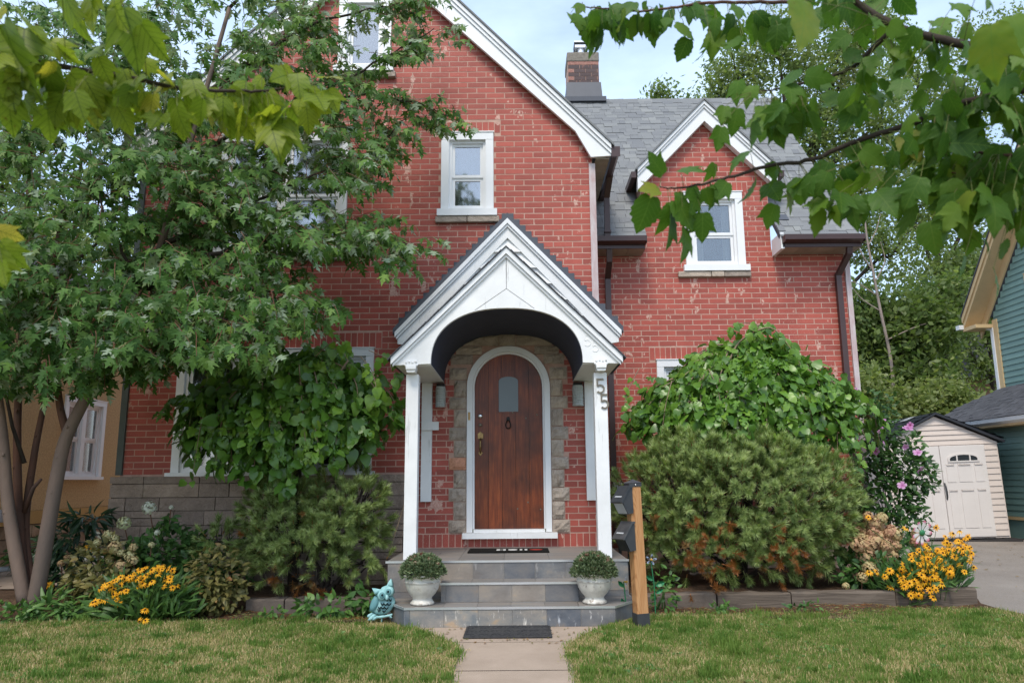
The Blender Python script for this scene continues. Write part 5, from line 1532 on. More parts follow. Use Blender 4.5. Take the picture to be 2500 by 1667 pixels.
# hose coil on the wall behind the right post
t = thing('hose_coil', 'grey garden hose coiled on a reel behind the right porch post', 'hose', (1.30, 8.9, .9))
for k in range(6):
    mb = MB(); r_ = .16 + .0 * k
    mb.tube([(1.20 + k * .028, 9.0 + r_ * math.cos(a), 1.05 + r_ * 1.3 * math.sin(a)) for a in [2 * math.pi * i / 18 for i in range(19)]], .012, 6, cap=False)
    mb.build('hose_loop', M['hose'], t, smooth=True)
mb = MB(); mb.tube([(1.16, 9.0, 1.05), (1.42, 9.0, 1.05)], .05, 10); mb.tube([(1.25, 9.0, 1.0), (1.25, 9.0, .15)], .02, 6); mb.tube([(1.36, 9.0, 1.0), (1.36, 9.0, .15)], .02, 6); mb.build('reel', M['charcoal'], t)
# black ribbed length lying by the tree, pipe on the ground
t = thing('ribbed_panel', 'long black ribbed plastic length lying slanted behind the tree base', 'plastic length', (-5.5, 8.6, .2))
RP = frame((-5.62, 8.3, .12), (.80, .75, .28), (-.2, .0, 1))
for k in range(7): MB(RP).box(.0, 1.35, -.12 + k * .034, -.094 + k * .034, .0, .03).build('rib', M['ribbed'], t)
MB(RP).box(-.01, 1.36, -.125, .12, -.03, -.002).build('backing', M['ribbed'], t)
MB(RP).box(1.25, 1.38, -.14, .13, .03, .045).build('end_bar', M['pipe'], t)
t = MB().tube([(-6.75, 9.4, .22), (-6.2, 10.2, .24), (-5.6, 11.2, .26)], .035, 10).build('drain_pipe', M['pipe'], None, smooth=True, loc=(-6.2, 10.2, .24)); tag(t, 'grey plastic pipe lying on the side path by the stucco house', 'pipe')
# thin leaning rod against the stone base by the left post
t = MB().tube([(-1.42, 8.05, .55), (-1.30, 8.45, 1.12)], .008, 6).build('leaning_stake', M['tantwig'], None, loc=(-1.42, 8.05, .55)); tag(t, 'thin stake leaning on the stone base left of the porch', 'stake')

# metal flower ornaments
def metal_flower(label, c, stem_to, petals, R0, petal_mat, centre_mat, leaf_mat_, leaves, yaw=0., two=False, tilt=0.):
    t = thing('metal_flower', label, 'garden ornament', stem_to, 'painted metal garden flowers')
    F = Matrix.Translation(c) @ Matrix.Rotation(yaw, 4, 'Z') @ Matrix.Rotation(tilt, 4, 'X')
    for k in range(petals):
        a = 2 * math.pi * k / petals + .2
        Fp = F @ Matrix.Rotation(a, 4, 'Y')
        p = MB(Fp)
        prof = [(0, .12), (.10, .35), (.17, .65), (.16, .88), (.07, 1.0)]
        v = []; 
        for x, z in prof: v += [(-x * R0, -.008 - .012 * z, z * R0), (0, -.004 - .02 * z, z * R0 * 1.0), (x * R0, -.008 - .012 * z, z * R0)]
        f = []
        for i in range(4): f += [(i * 3, i * 3 + 1, i * 3 + 4, i * 3 + 3), (i * 3 + 1, i * 3 + 2, i * 3 + 5, i * 3 + 4)]
        p.add(v, f); b0 = len(p.t) - len(v); p.t[b0:] = [(0, 0, 0, .2, .35, .2, .4, .5, .4, .85, .8, .85, 1, 1, 1)[i] for i in range(15)]
        if two:
            p.build('petal', petal_mat, t); q = MB(Fp)
            q.add([(-.05 * R0, -.022, .35 * R0), (.05 * R0, -.022, .35 * R0), (.09 * R0, -.03, .72 * R0), (-.09 * R0, -.03, .72 * R0)], [(0, 1, 2, 3), (3, 2, 1, 0)]); q.build('petal_hollow', M['ribbed'], t)
        else: p.build('petal', petal_mat, t)
    MB(F).ball((0, -.02, 0), (R0 * .26, .02, R0 * .26), 14, 8).build('flower_centre', centre_mat, t, smooth=True)
    MB().tube([Vector(c) + Vector((0, .01, 0)), (Vector(c) + Vector(stem_to)) / 2 + Vector((.01, 0, 0)), stem_to], .006, 6).build('stem', leaf_mat_, t)
    for (dx, dz, L_, ang) in leaves:
        Fl = Matrix.Translation(Vector(stem_to) + Vector((dx * .2, -.01, dz))) @ Matrix.Rotation(ang, 4, 'Y')
        l = MB(Fl); pr_ = [(0, 0), (.22, .3), (.25, .6), (.1, .9), (0, 1)]
        v = []
        for x, z in pr_: v += [(-x * L_, 0, z * L_), (0, .02 * math.sin(z * 3), z * L_), (x * L_, 0, z * L_)]
        l.add(v, [q_ for i in range(4) for q_ in ((i * 3, i * 3 + 1, i * 3 + 4, i * 3 + 3), (i * 3 + 1, i * 3 + 2, i * 3 + 5, i * 3 + 4))]); l.build('metal_leaf', leaf_mat_, t)
metal_flower('large white metal daisy with pink tips and green centre, above the golden flowers', (4.33, 7.85, .71), (4.33, 7.93, .12), 9, .135, M['metal_petal'], M['leafenamel'], M['tealenamel'], [(0, .33, .12, R(-65)), (.02, .26, .12, R(75))], yaw=R(18), tilt=R(12))
metal_flower('small blue and white metal flower with yellow centre right of the cedar post', (1.262, 7.0, .545), (1.29, 7.02, .05), 5, .052, M['blue_petal'], M['gold'], M['leafenamel'], [(.03, .25, .10, R(70)), (0, .3, .09, R(-60)), (.05, .18, .08, R(60))], two=True)
metal_flower('small blue metal flower turned edge on between steps and cedar post', (.985, 6.92, .355), (.99, 6.93, .02), 5, .045, M['blue_petal'], M['gold'], M['leafenamel'], [(-.03, .28, .08, R(-40)), (0, .10, .09, R(-20))], yaw=R(75), two=True)
# ================================================================== FOLIAGE
class Tmpl:
    """leaf shape: base at the origin, along +y, face towards +z, one unit long."""
    def __init__(s, v, f, t=None): s.v = np.array(v, float); s.f = np.array(f, int); s.t = None if t is None else np.array(t, float)
def leaf_tmpl(outline, mid=None, curl=.15, fold=.12, wave=0., cols=1, asym=0.):
    """outline: right half (x, y) base to tip. Left half mirrored; strips between midrib and edge."""
    n = len(outline); v = []; f = []
    rows = []
    for i, (x, y) in enumerate(outline):
        my = mid[i] if mid else y
        row = []
        for side in (-1, 1):
            for c in range(cols, 0, -1) if side < 0 else range(1, cols + 1):
                q = c / cols; xx = side * x * q * (1 + asym * side); yy = my + (y - my) * q
                z = fold * abs(xx) - curl * yy * yy - curl * .8 * abs(xx) ** 2 + wave * math.sin(i * 2.1 + side) * q * q
                row.append((xx, yy, z))
            if side < 0: row.append((0, my, -curl * my * my))
        rows.append(row)
    w = 2 * cols + 1
    for r_ in rows: v += r_
    for i in range(n - 1):
        for k in range(w - 1):
            a, b, c, d = i * w + k, i * w + k + 1, (i + 1) * w + k + 1, (i + 1) * w + k
            f += [(a, b, c), (a, c, d)]
    return Tmpl(v, f)
RED_MAPLE = [leaf_tmpl([(.0, 0), (.14, -.03), (.27, .03), (.30, .12), (.36, .20), (.35, .27), (.40, .36), (.39, .44), (.50, .70), (.37, .62), (.32, .62), (.24, .60), (.23, .69), (.15, .82), (.11, .86), (0, 1.02)],
                       [0, 0, .04, .10, .16, .21, .27, .32, .38, .46, .52, .57, .66, .76, .84, 1.02], c, fo, wv, 2, a) for c, fo, wv, a in ((.20, .10, .012, .04), (.38, .22, .016, -.05), (.08, .34, .014, .03), (.55, .05, .02, .0))]
SERRATE = [leaf_tmpl([(0, 0), (.18, -.04), (.30, .05), (.345, .16), (.40, .24), (.385, .34), (.44, .45), (.38, .50), (.40, .62), (.30, .66), (.30, .76), (.18, .82), (.14, .90), (0, 1.05)],
                     [0, .0, .05, .12, .20, .28, .37, .45, .54, .63, .72, .80, .89, 1.05], c, fo, wv, 2, a) for c, fo, wv, a in ((.25, .12, .014, .05), (.40, .28, .02, -.05))]
SILVER = [leaf_tmpl([(0, 0), (.12, -.03), (.40, .02), (.20, .15), (.42, .30), (.66, .56), (.34, .44), (.13, .42), (.27, .66), (.14, .74), (0, 1.05)],
                    [0, 0, .05, .13, .20, .30, .34, .42, .60, .74, 1.05], c, fo, 0, 1, a) for c, fo, a in ((.18, .10, .06), (.35, .25, -.06), (.10, .42, 0), (.5, .1, .05))]
MULB = [leaf_tmpl([(0, 0), (.20, -.10), (.42, .02), (.46, .22), (.33, .34), (.44, .52), (.36, .72), (.18, .86), (0, 1.05)], [0, 0, .08, .20, .33, .48, .66, .84, 1.05], c, fo, wv, 1, a) for c, fo, wv, a in ((.25, .15, .02, .08), (.45, .25, .03, -.10))] + \
       [leaf_tmpl([(0, 0), (.22, -.08), (.42, .10), (.44, .32), (.34, .58), (.18, .82), (0, 1.05)], [0, 0, .10, .30, .55, .80, 1.05], c, fo, .02, 1, a) for c, fo, a in ((.3, .18, .03), (.5, .3, -.04))] + \
       [leaf_tmpl([(0, 0), (.24, -.10), (.48, .05), (.30, .22), (.16, .30), (.38, .50), (.40, .62), (.16, .56), (.20, .78), (0, 1.05)], [0, 0, .1, .2, .3, .42, .52, .58, .76, 1.05], .3, .15, .02, 1, .06)]
for t_ in MULB[:2] + MULB[4:]: t_.v[:, 0] *= .82
OVATE = [leaf_tmpl([(0, 0), (.20, .18), (.27, .42), (.17, .74), (0, 1)], None, c, fo) for c, fo in ((.2, .2), (.45, .35))]
LANCE = [leaf_tmpl([(0, 0), (.085, .22), (.10, .5), (.055, .8), (0, 1)], None, c, fo) for c, fo in ((.35, .3), (.65, .3))]
SMALL = [Tmpl([(0, 0, 0), (.30, .45, .06), (0, 1, -.1), (-.30, .45, .06), (0, .5, 0)], [(0, 1, 4), (1, 2, 4), (2, 3, 4), (3, 0, 4)])]
def sprig_tmpl(k, seed, spread=.55, w=.22):
    """twig end of k small leaves; for trees too far away to tell the leaves apart"""
    r = np.random.default_rng(seed); v = []; f = []
    for i in range(k):
        c = r.normal(0, spread * .5, 3); d = r.normal(0, 1, 3); d /= np.linalg.norm(d); e = np.cross(d, r.normal(0, 1, 3)); e /= np.linalg.norm(e)
        b = len(v); L = .33 * r.uniform(.7, 1.3)
        v += [c, c + d * L * .5 + e * L * w * 1.3, c + d * L, c + d * L * .5 - e * L * w * 1.3]
        f += [(b, b + 1, b + 2), (b, b + 2, b + 3)]
    return Tmpl(v, f)
def flower_tmpl(np_=10, droop=.15, seed=0):
    v = []; f = []; t = []; r = random.Random(seed)
    for k in range(np_):
        a = 2 * math.pi * k / np_ + r.uniform(-.12, .12); L = r.uniform(.85, 1.1); w = .26; dz = -droop * r.uniform(.5, 1.6)
        ca, sa = math.cos(a), math.sin(a); b = len(v)
        for rad, ww, zz_ in ((.18, .08, .0), (.62 * L, w * .62, .05 + dz * .4), (L, .05, dz)):
            v += [(ca * rad - sa * ww, sa * rad + ca * ww, zz_), (ca * rad + sa * ww, sa * rad - ca * ww, zz_)]
        tt = r.uniform(0, .6)
        t += [tt * .5, tt * .5, tt, tt, tt, tt]
        f += [(b, b + 2, b + 3), (b, b + 3, b + 1), (b + 2, b + 4, b + 5), (b + 2, b + 5, b + 3)]
    b = len(v); m = 7
    for zz_, rr_ in ((.02, .26), (.16, .22)):
        for k in range(m): a = 2 * math.pi * k / m; v.append((rr_ * math.cos(a), rr_ * math.sin(a), zz_)); t.append(1.)
    v.append((0, 0, .24)); t.append(.95)
    for k in range(m):
        k2 = (k + 1) % m; f += [(b + k, b + k2, b + m + k2), (b + k, b + m + k2, b + m + k), (b + m + k, b + m + k2, b + 2 * m)]
    return Tmpl(v, f, t)
SUSAN = [flower_tmpl(10, .12, 1), flower_tmpl(11, .35, 2), flower_tmpl(9, .65, 3)]
def shoot_tmpl(n, seed, brown=False, L=1., open_=1.):
    """pine shoot: brown candle at the tip and rings of needles; unit = shoot length"""
    r = np.random.default_rng(seed); v = []; f = []; t = []
    for k in range(n):
        h = r.uniform(.12, .95) ** .7; a = r.uniform(0, 2 * math.pi); el = r.uniform(.0, .75) + .45 * h
        d = np.array([math.cos(a) * math.cos(el), math.sin(a) * math.cos(el), math.sin(el)])
        base = np.array([0, 0, h]); ln = r.uniform(.42, .60); e = np.cross(d, [0, 0, 1.]); e /= np.linalg.norm(e) + 1e-9
        tip = base + d * ln + np.array([0, 0, .06])
        b = len(v); w = .034
        v += [base - e * w, base + e * w, tip]; f.append((b, b + 1, b + 2))
        tv = r.uniform(0, .55); t += [tv * .6, tv * .6, tv]
    for (h0, h1, w0, w1, tv) in ((0, .9, .045, .035, .80), (.88, 1.12, .045, .01, .70)):
        b = len(v)
        for hh, w in ((h0, w0), (h1, w1)):
            for k in range(4): a = math.pi / 2 * k; v.append((w * math.cos(a), w * math.sin(a), hh)); t.append(tv)
        for k in range(4): k2 = (k + 1) % 4; f += [(b + k, b + k2, b + 4 + k2), (b + k, b + 4 + k2, b + 4 + k)]
    v = np.array(v)[:, [0, 2, 1]]; v[:, 2] *= -1              # axis along +y
    return Tmpl(v, f, np.array(t) if not brown else .86 + .14 * np.array(t))
SHOOT = [shoot_tmpl(85, s) for s in range(4)]
SHOOTB = [shoot_tmpl(60, 10 + s, True) for s in range(2)]
def floret_tmpl(k, seed):
    """hydrangea head: dome of small four-petalled florets; unit = radius"""
    r = np.random.default_rng(seed); v = []; f = []; t = []
    for i in range(k):
        z = r.uniform(-.5, 1); a = r.uniform(0, 2 * math.pi); q = math.sqrt(max(0, 1 - z * z)); nn = np.array([q * math.cos(a), q * math.sin(a), z])
        c = nn * r.uniform(.72, 1.12) * np.array([1, 1, 1.05]); e = np.cross(nn, [.3, .2, 1]); e /= np.linalg.norm(e); g = np.cross(nn, e)
        R_ = .20 * r.uniform(.7, 1.3); rot = r.uniform(0, 1.5); tv = r.uniform(-.12, .12)
        for p in range(4):
            a2 = rot + p * math.pi / 2; d = e * math.cos(a2) + g * math.sin(a2); d2 = e * math.cos(a2 + .8) + g * math.sin(a2 + .8); d3 = e * math.cos(a2 - .8) + g * math.sin(a2 - .8)
            b = len(v); v += [c, c + d2 * R_ * .75 + nn * .03, c + d * R_ * 1.15, c + d3 * R_ * .75 + nn * .03]; f += [(b, b + 1, b + 2), (b, b + 2, b + 3)]; t += [tv - .1, tv, tv, tv]
    v = np.array(v)[:, [0, 2, 1]]; v[:, 2] *= -1
    return Tmpl(v, f, t)
FLORETS = [floret_tmpl(150, s) for s in range(3)]
for f_ in FLORETS: f_.mode = 'add'
def unit(a): return a / (np.linalg.norm(a, axis=-1, keepdims=True) + 1e-9)

_leaf_cache = {}
class Leaves:
    """collects leaf placements, then writes the nearest as parts of their own and the rest as one mass"""
    def __init__(s): s.P = []; s.Y = []; s.N = []; s.S = []; s.T = []; s.K = []; s.pr = []
    def add(s, p, y, n, size, tint, k, pr=0.): s.P.append(p); s.Y.append(y); s.N.append(n); s.S.append(size); s.T.append(tint); s.K.append(k); s.pr.append(pr)
    def build(s, parent, tmpls, mat, name='leaf', limit=300, rest='foliage', smooth=True):
        if not s.P: return
        P = np.array(s.P, float); Y = unit(np.array(s.Y, float)); N = np.array(s.N, float)
        N = unit(N - Y * np.sum(N * Y, 1, keepdims=True)); X = np.cross(Y, N)
        S = np.array(s.S, float); T = np.clip(np.array(s.T, float), 0, 1); K = np.array(s.K, int) % len(tmpls)
        dist = np.linalg.norm(P - np.array([0, 0, EYE]), axis=1) + np.array(s.pr)
        order = np.argsort(dist)
        base = np.array(wloc(parent))
        ind, mass = order[:limit], order[limit:]
        for i in ind:
            tb = int(round(T[i] * 7)); key = (mat.name, name, K[i], tb)
            me = _leaf_cache.get(key)
            if me is None:
                me = mesh_np(name, tmpls[K[i]].v, tmpls[K[i]].f, tint_of(tmpls[K[i]], tb / 7), tmpls[K[i]].v, mat, smooth); _leaf_cache[key] = me
            o = bpy.data.objects.new(name, me); COL.objects.link(o); o.parent = parent
            p = P[i] - base; a = S[i]
            o.matrix_basis = Matrix(((X[i][0] * a, Y[i][0] * a, N[i][0] * a, p[0]), (X[i][1] * a, Y[i][1] * a, N[i][1] * a, p[1]), (X[i][2] * a, Y[i][2] * a, N[i][2] * a, p[2]), (0, 0, 0, 1)))
        if len(mass):
            V = []; F = []; TT = []; UV = []; off = 0
            for k, tm in enumerate(tmpls):
                m = mass[K[mass] == k]
                if not len(m): continue
                vv = tm.v[None]                                # 1,k,3
                W = P[m][:, None] + S[m][:, None, None] * (X[m][:, None] * vv[..., 0:1] + Y[m][:, None] * vv[..., 1:2] + N[m][:, None] * vv[..., 2:3])
                nv = len(tm.v)
                V.append(W.reshape(-1, 3)); F.append((tm.f[None] + off + nv * np.arange(len(m))[:, None, None]).reshape(-1, 3)); off += nv * len(m)
                tt = np.repeat(T[m][:, None], nv, 1) if tm.t is None else tint_of(tm, T[m][:, None])
                TT.append(tt.reshape(-1)); UV.append(np.tile(tm.v, (len(m), 1)))
            me = mesh_np(rest, np.concatenate(V) - base, np.concatenate(F), np.concatenate(TT), np.concatenate(UV), mat, smooth)
            o = bpy.data.objects.new(rest, me); COL.objects.link(o); o.parent = parent; stuff(o)
def tint_of(tm, t):
    if tm.t is None: return np.full(len(tm.v), float(t))
    if getattr(tm, 'mode', '') == 'add': return np.clip(tm.t + t, 0, 1)
    return np.clip(tm.t + (t - .5) * .5, 0, 1) if getattr(tm, 'shift', True) else tm.t
def mesh_np(name, V, F, T, UV, mat, smooth=True):
    me = bpy.data.meshes.new(name)
    V = np.ascontiguousarray(V, dtype=np.float32); F = np.ascontiguousarray(F, dtype=np.int32); nf = len(F)
    me.vertices.add(len(V)); me.vertices.foreach_set('co', V.ravel())
    me.loops.add(nf * 3); me.loops.foreach_set('vertex_index', F.ravel())
    me.polygons.add(nf); me.polygons.foreach_set('loop_start', np.arange(0, nf * 3, 3, dtype=np.int32))
    if smooth: me.polygons.foreach_set('use_smooth', np.ones(nf, dtype=bool))
    a = me.attributes.new('tint', 'FLOAT', 'POINT'); a.data.foreach_set('value', np.ascontiguousarray(T, dtype=np.float32).ravel())
    a = me.attributes.new('leafuv', 'FLOAT_VECTOR', 'POINT'); a.data.foreach_set('vector', np.ascontiguousarray(UV, dtype=np.float32).ravel())
    me.materials.append(mat)
    me.update(calc_edges=True); me.validate()
    return me
def rv(s=1.): return Vector((rng.normal(0, s), rng.normal(0, s), rng.normal(0, s)))
def spline(pts, n=8):
    """Catmull-Rom through pts (Vectors)"""
    P = [Vector(p) for p in pts]; P = [P[0] * 2 - P[1]] + P + [P[-1] * 2 - P[-2]]; out = []
    for i in range(1, len(P) - 2):
        for k in range(n):
            t = k / n; a, b, c, d = P[i - 1], P[i], P[i + 1], P[i + 2]
            out.append(.5 * ((2 * b) + (c - a) * t + (2 * a - 5 * b + 4 * c - d) * t * t + (-a + 3 * b - 3 * c + d) * t ** 3))
    out.append(P[-2]); return out
def limb(mb, pts, r0, r1, n=8, seg=6, wob=.0):
    q = spline(pts, seg); m = len(q)
    if wob: q = [p + rv(wob) if 0 < i < m - 1 else p for i, p in enumerate(q)]
    mb.tube(q, [r0 + (r1 - r0) * i / (m - 1) for i in range(m)], n)
    return q

# ------------------------------------------------------------------ silver maple at the left
maple = thing('silver_maple_tree', 'many stemmed silver maple with fine cut leaves covering the left front of the house', 'tree', (-4.85, 7.35, .1))
tr = MB()
stems = {
    'a': [(62, 1480, 7.35), (22, 1250, 7.3), (5, 1050, 7.2), (-30, 800, 7.0), (-60, 500, 6.9)],
    'b': [(70, 1478, 7.40), (48, 1300, 7.45), (42, 1080, 7.5), (48, 900, 7.5), (60, 650, 7.5), (75, 350, 7.5), (90, 60, 7.5)],
    'c': [(82, 1470, 7.42), (62, 1290, 7.55), (82, 1120, 7.6), (105, 1000, 7.7), (130, 880, 7.8), (170, 640, 8.0), (200, 380, 8.1)],
    'd': [(85, 1478, 7.28), (112, 1320, 7.2), (140, 1160, 7.15), (165, 1060, 7.1), (232, 930, 7.05), (292, 820, 7.0), (345, 715, 7.0), (392, 600, 7.0), (440, 430, 7.0), (500, 230, 7.1), (560, 20, 7.2)],
    'e': [(165, 1062, 7.12), (148, 1000, 7.1), (138, 920, 7.05), (120, 760, 6.9), (150, 520, 6.8)],
}
rad = {'a': (.066, .03), 'b': (.048, .018), 'c': (.042, .018), 'd': (.074, .020), 'e': (.040, .018)}
for k, pts in stems.items():
    m_ = MB(); q = limb(m_, [at(*p) for p in pts], *rad[k], n=12, seg=7)
    for p in q[2:-4:5]:                                       # buds, scars
        m_.ball(p + Vector((random.uniform(-.03, .03), -rad[k][0] * .75, 0)), (.014, .012, .02), 6, 4)
    m_.build('trunk', M['bark'] if k in 'ad' else M['bark_red'], maple, smooth=True)
MB().tube([at(60, 1130, 7.4), at(30, 1040, 7.35), at(8, 930, 7.3), at(2, 880, 7.3)], [.022, .018, .014, .01], 7).build('limb', M['darkbark'], maple, smooth=True)
MB().tube([at(60, 1250, 7.45), at(82, 1190, 7.4), at(100, 1170, 7.35)], [.022, .02, .015], 7).build('limb', M['bark_red'], maple, smooth=True)
# boughs: (polyline in view, base radius)
boughs = [
    ([(392, 600, 7.0), (480, 560, 7.0), (600, 500, 7.0), (740, 440, 7.1), (860, 400, 7.3)], .030),
    ([(440, 430, 7.0), (560, 330, 6.9), (700, 270, 7.0), (830, 200, 7.2), (960, 130, 7.4), (1060, 70, 7.5)], .028),
    ([(500, 230, 7.1), (620, 150, 7.0), (760, 60, 7.1), (930, 20, 7.3), (1010, -10, 7.4)], .025),
    ([(345, 715, 7.0), (450, 640, 6.8), (600, 600, 6.9), (760, 560, 7.1), (900, 560, 7.35), (1000, 600, 7.5)], .026),
    ([(292, 820, 7.0), (400, 760, 6.7), (520, 710, 6.7), (660, 710, 6.9), (780, 730, 7.0)], .022),
    ([(232, 930, 7.05), (330, 820, 6.5), (450, 790, 6.4), (560, 780, 6.4), (640, 790, 6.5)], .02),
    ([(345, 715, 7.0), (300, 620, 6.6), (250, 500, 6.4), (220, 360, 6.5)], .022),
    ([(150, 520, 6.8), (260, 420, 6.6), (350, 400, 6.5), (460, 410, 6.5)], .02),
    ([(138, 920, 7.05), (220, 830, 6.6), (300, 780, 6.4)], .018),
    ([(60, 650, 7.5), (20, 560, 7.0), (-40, 480, 6.7)], .02), ([(75, 350, 7.5), (160, 240, 7.2), (280, 160, 7.1), (380, 60, 7.2)], .02),
    ([(120, 760, 6.9), (60, 700, 6.5), (0, 640, 6.3)], .018), ([(170, 640, 8.0), (300, 560, 8.0), (420, 520, 8.0)], .02),
    ([(860, 400, 7.3), (930, 350, 7.4), (990, 290, 7.5)], .012), ([(700, 270, 7.0), (880, 230, 7.3), (1000, 250, 7.45), (1095, 285, 7.55)], .014),
    ([(440, 430, 7.0), (520, 480, 6.7), (640, 520, 6.7)], .016), ([(200, 380, 8.1), (330, 260, 8.0), (480, 180, 7.9)], .02), ([(560, 20, 7.2), (640, -60, 7.2)], .02),
]
lv = Leaves(); bm_ = MB(); tw = MB()
def spray(c, out, L, nleaf, size, pale=0., droop=.55):
    """a leafy shoot: twig from c along `out`, leaves in pairs, hanging"""
    d = (out + Vector((0, 0, -.15)) + rv(.22)).normalized()
    pts = [c]; p = c.copy()
    for i in range(4):
        d = (d + Vector((0, 0, -.12)) + rv(.08)).normalized(); p = p + d * L / 4; pts.append(p.copy())
    tw.tube(pts, [.004, .0035, .003, .0025, .002], 4)
    for i in range(nleaf):
        f = (i + .6) / nleaf; j = min(3, int(f * 4)); q = pts[j].lerp(pts[j + 1], f * 4 - j)
        side = d.cross(Vector((0, 0, 1))).normalized() * (1 if i % 2 else -1)
        y = (d * .5 + side * .8 + Vector((0, 0, -droop)) + rv(.35)).normalized()
        pet = q + y * size * .45
        y2 = (y + Vector((0, 0, -.45)) + rv(.15)).normalized()
        nrm = (Vector((0, -.45, .75)) + rv(.42))
        if rng.random() < .06 + max(0, pale) * 2.2: nrm = -nrm
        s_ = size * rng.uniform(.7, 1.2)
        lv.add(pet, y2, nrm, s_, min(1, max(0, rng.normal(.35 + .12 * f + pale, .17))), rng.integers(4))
for pts, r0 in boughs:
    q = limb(bm_, [at(*p) for p in pts], r0, .005, n=6, seg=5, wob=.012)
    m = len(q)
    for i in range(2, m):
        for rep in range(2):
            c = q[i] + rv(.05)
            out = ((q[min(i + 1, m - 1)] - q[i - 1]).normalized() * .7 + rv(.55) + Vector((0, -.1, .05)))
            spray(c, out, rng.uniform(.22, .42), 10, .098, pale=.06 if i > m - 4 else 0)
bm_.build('limb', M['darkbark'], maple, smooth=True)
# mass of the crown: (px, py, Y, rx, ry, sprays)
blobs = [(60, 180, 7.3, 170, 170, 46), (230, 120, 7.2, 150, 120, 34), (330, 260, 7.2, 150, 120, 34), (150, 420, 7.0, 180, 140, 44), (60, 600, 6.8, 160, 130, 38), (380, 430, 6.9, 130, 110, 30),
         (110, 770, 6.8, 170, 100, 38), (30, 870, 6.9, 90, 60, 14), (250, 790, 6.7, 130, 80, 28), (170, 880, 6.9, 100, 40, 10), (400, 690, 6.7, 130, 100, 32), (330, 600, 7.0, 60, 80, 8), (410, 810, 6.5, 150, 60, 26), (540, 810, 6.5, 100, 40, 12),
         (540, 660, 6.8, 150, 90, 34), (680, 600, 7.0, 130, 60, 18), (800, 560, 7.2, 130, 50, 17), (900, 580, 7.3, 80, 50, 12), (600, 480, 6.9, 130, 100, 22), (740, 420, 7.1, 130, 90, 17), (860, 380, 7.25, 80, 70, 13),
         (540, 340, 7.0, 140, 100, 28), (660, 240, 7.1, 130, 100, 22), (570, 160, 7.2, 110, 70, 12), (690, 90, 7.2, 110, 90, 20), (790, 150, 7.3, 70, 80, 9), (780, 290, 7.2, 90, 60, 12), (960, 60, 7.4, 80, 50, 6), (640, 730, 6.9, 120, 40, 13), (740, 740, 7.0, 80, 30, 7), (470, 750, 6.6, 120, 60, 18),
         (420, 130, 7.4, 90, 120, 10), (300, 30, 7.4, 170, 70, 22), (640, 20, 7.3, 150, 50, 15), (1000, 110, 7.5, 55, 40, 5), (430, 560, 7.1, 80, 70, 13), (200, 690, 7.2, 130, 90, 26), (310, 850, 6.7, 100, 40, 9), (-40, 740, 6.6, 100, 160, 16)]
core_ = at(330, 560, 7.6)
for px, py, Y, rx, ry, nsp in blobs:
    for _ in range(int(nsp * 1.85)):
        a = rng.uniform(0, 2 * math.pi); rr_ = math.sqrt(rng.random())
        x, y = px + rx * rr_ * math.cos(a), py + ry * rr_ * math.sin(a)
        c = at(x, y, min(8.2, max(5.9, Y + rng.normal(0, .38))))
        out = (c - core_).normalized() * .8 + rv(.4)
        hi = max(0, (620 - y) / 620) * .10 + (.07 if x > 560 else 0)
        spray(c, out, rng.uniform(.18, .36), 9, .098, pale=hi - .05 - (.07 if y > 560 and x < 420 else 0))  # crown shadow put into leaf tint at lower left; paler towards top and right
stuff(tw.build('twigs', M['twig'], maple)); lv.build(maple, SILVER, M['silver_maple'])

# ------------------------------------------------------------------ near maple boughs hanging into the view
M['stalk2'] = simple('yellow_green_stalk', (.16, .17, .05), .6, .2)
def near_branch(label, pts, r0, r1, leafmat, leaves, group, tms, twm='darkbark'):
    """leaves: (px, py of leaf stalk end, Y, length px, angle degrees from straight down (positive: tip to the right), tint, turn)"""
    t = thing('maple_branch', label, 'branch', at(*pts[0]), group)
    mb = MB(); q = limb(mb, [at(*p) for p in pts], r0, r1, n=9, seg=7, wob=.0012)
    tb = MB(); L = Leaves()
    for (px, py, Y, ln, ang, ti, turn) in leaves:
        p = at(px, py, Y)
        i = min(range(len(q)), key=lambda k: (q[k] - p).length); b = q[i]
        mid = b.lerp(p, .55) + Vector((0, 0, .012))
        tb.tube([b, mid, p], [.0011, .0009, .0008], 5)
        size = ln / FPX * Y * (.86 if leafmat == 'fg_right' else 1.02)
        a = R(ang)
        y = Vector((math.sin(a), rng.normal(-.05, .50), -math.cos(a)))
        turn += rng.normal(0, 34); n_ = Vector((math.sin(R(turn)), -math.cos(R(turn)), .25 + rng.normal(0, .25)))
        L.add(p, y, n_, size, ti, rng.integers(len(tms)))
    mb.build('bough', M[twm], t, smooth=True); stuff(tb.build('leaf_stalks', M['stalk2'], t))
    L.build(t, tms, M[leafmat], limit=300)
def scatter(pts, n, Y, ln, spread=60, t0=.4, seed=0, down=20, d0=0.):
    n = int(n * 1.85); r = random.Random(seed); out = []
    for i in range(n):
        f = d0 + (1 - d0) * (i + r.random()) / n * .999; k = f * (len(pts) - 1); j = int(k); u = k - j
        px = pts[j][0] + (pts[j + 1][0] - pts[j][0]) * u; py = pts[j][1] + (pts[j + 1][1] - pts[j][1]) * u; yy = pts[j][2] + (pts[j + 1][2] - pts[j][2]) * u
        out.append((px + r.gauss(0, spread * .6), py + r.gauss(down, spread * .55), yy + r.gauss(0, .06), ln * r.uniform(.72, 1.2), r.gauss(0, 28), min(1, max(0, r.gauss(t0, .2))), r.gauss(0, 50)))
    return out
def rl(px, py, Y, ln, ang=0, ti=.4, turn=0): return (px, py, Y, ln, ang, ti, turn)
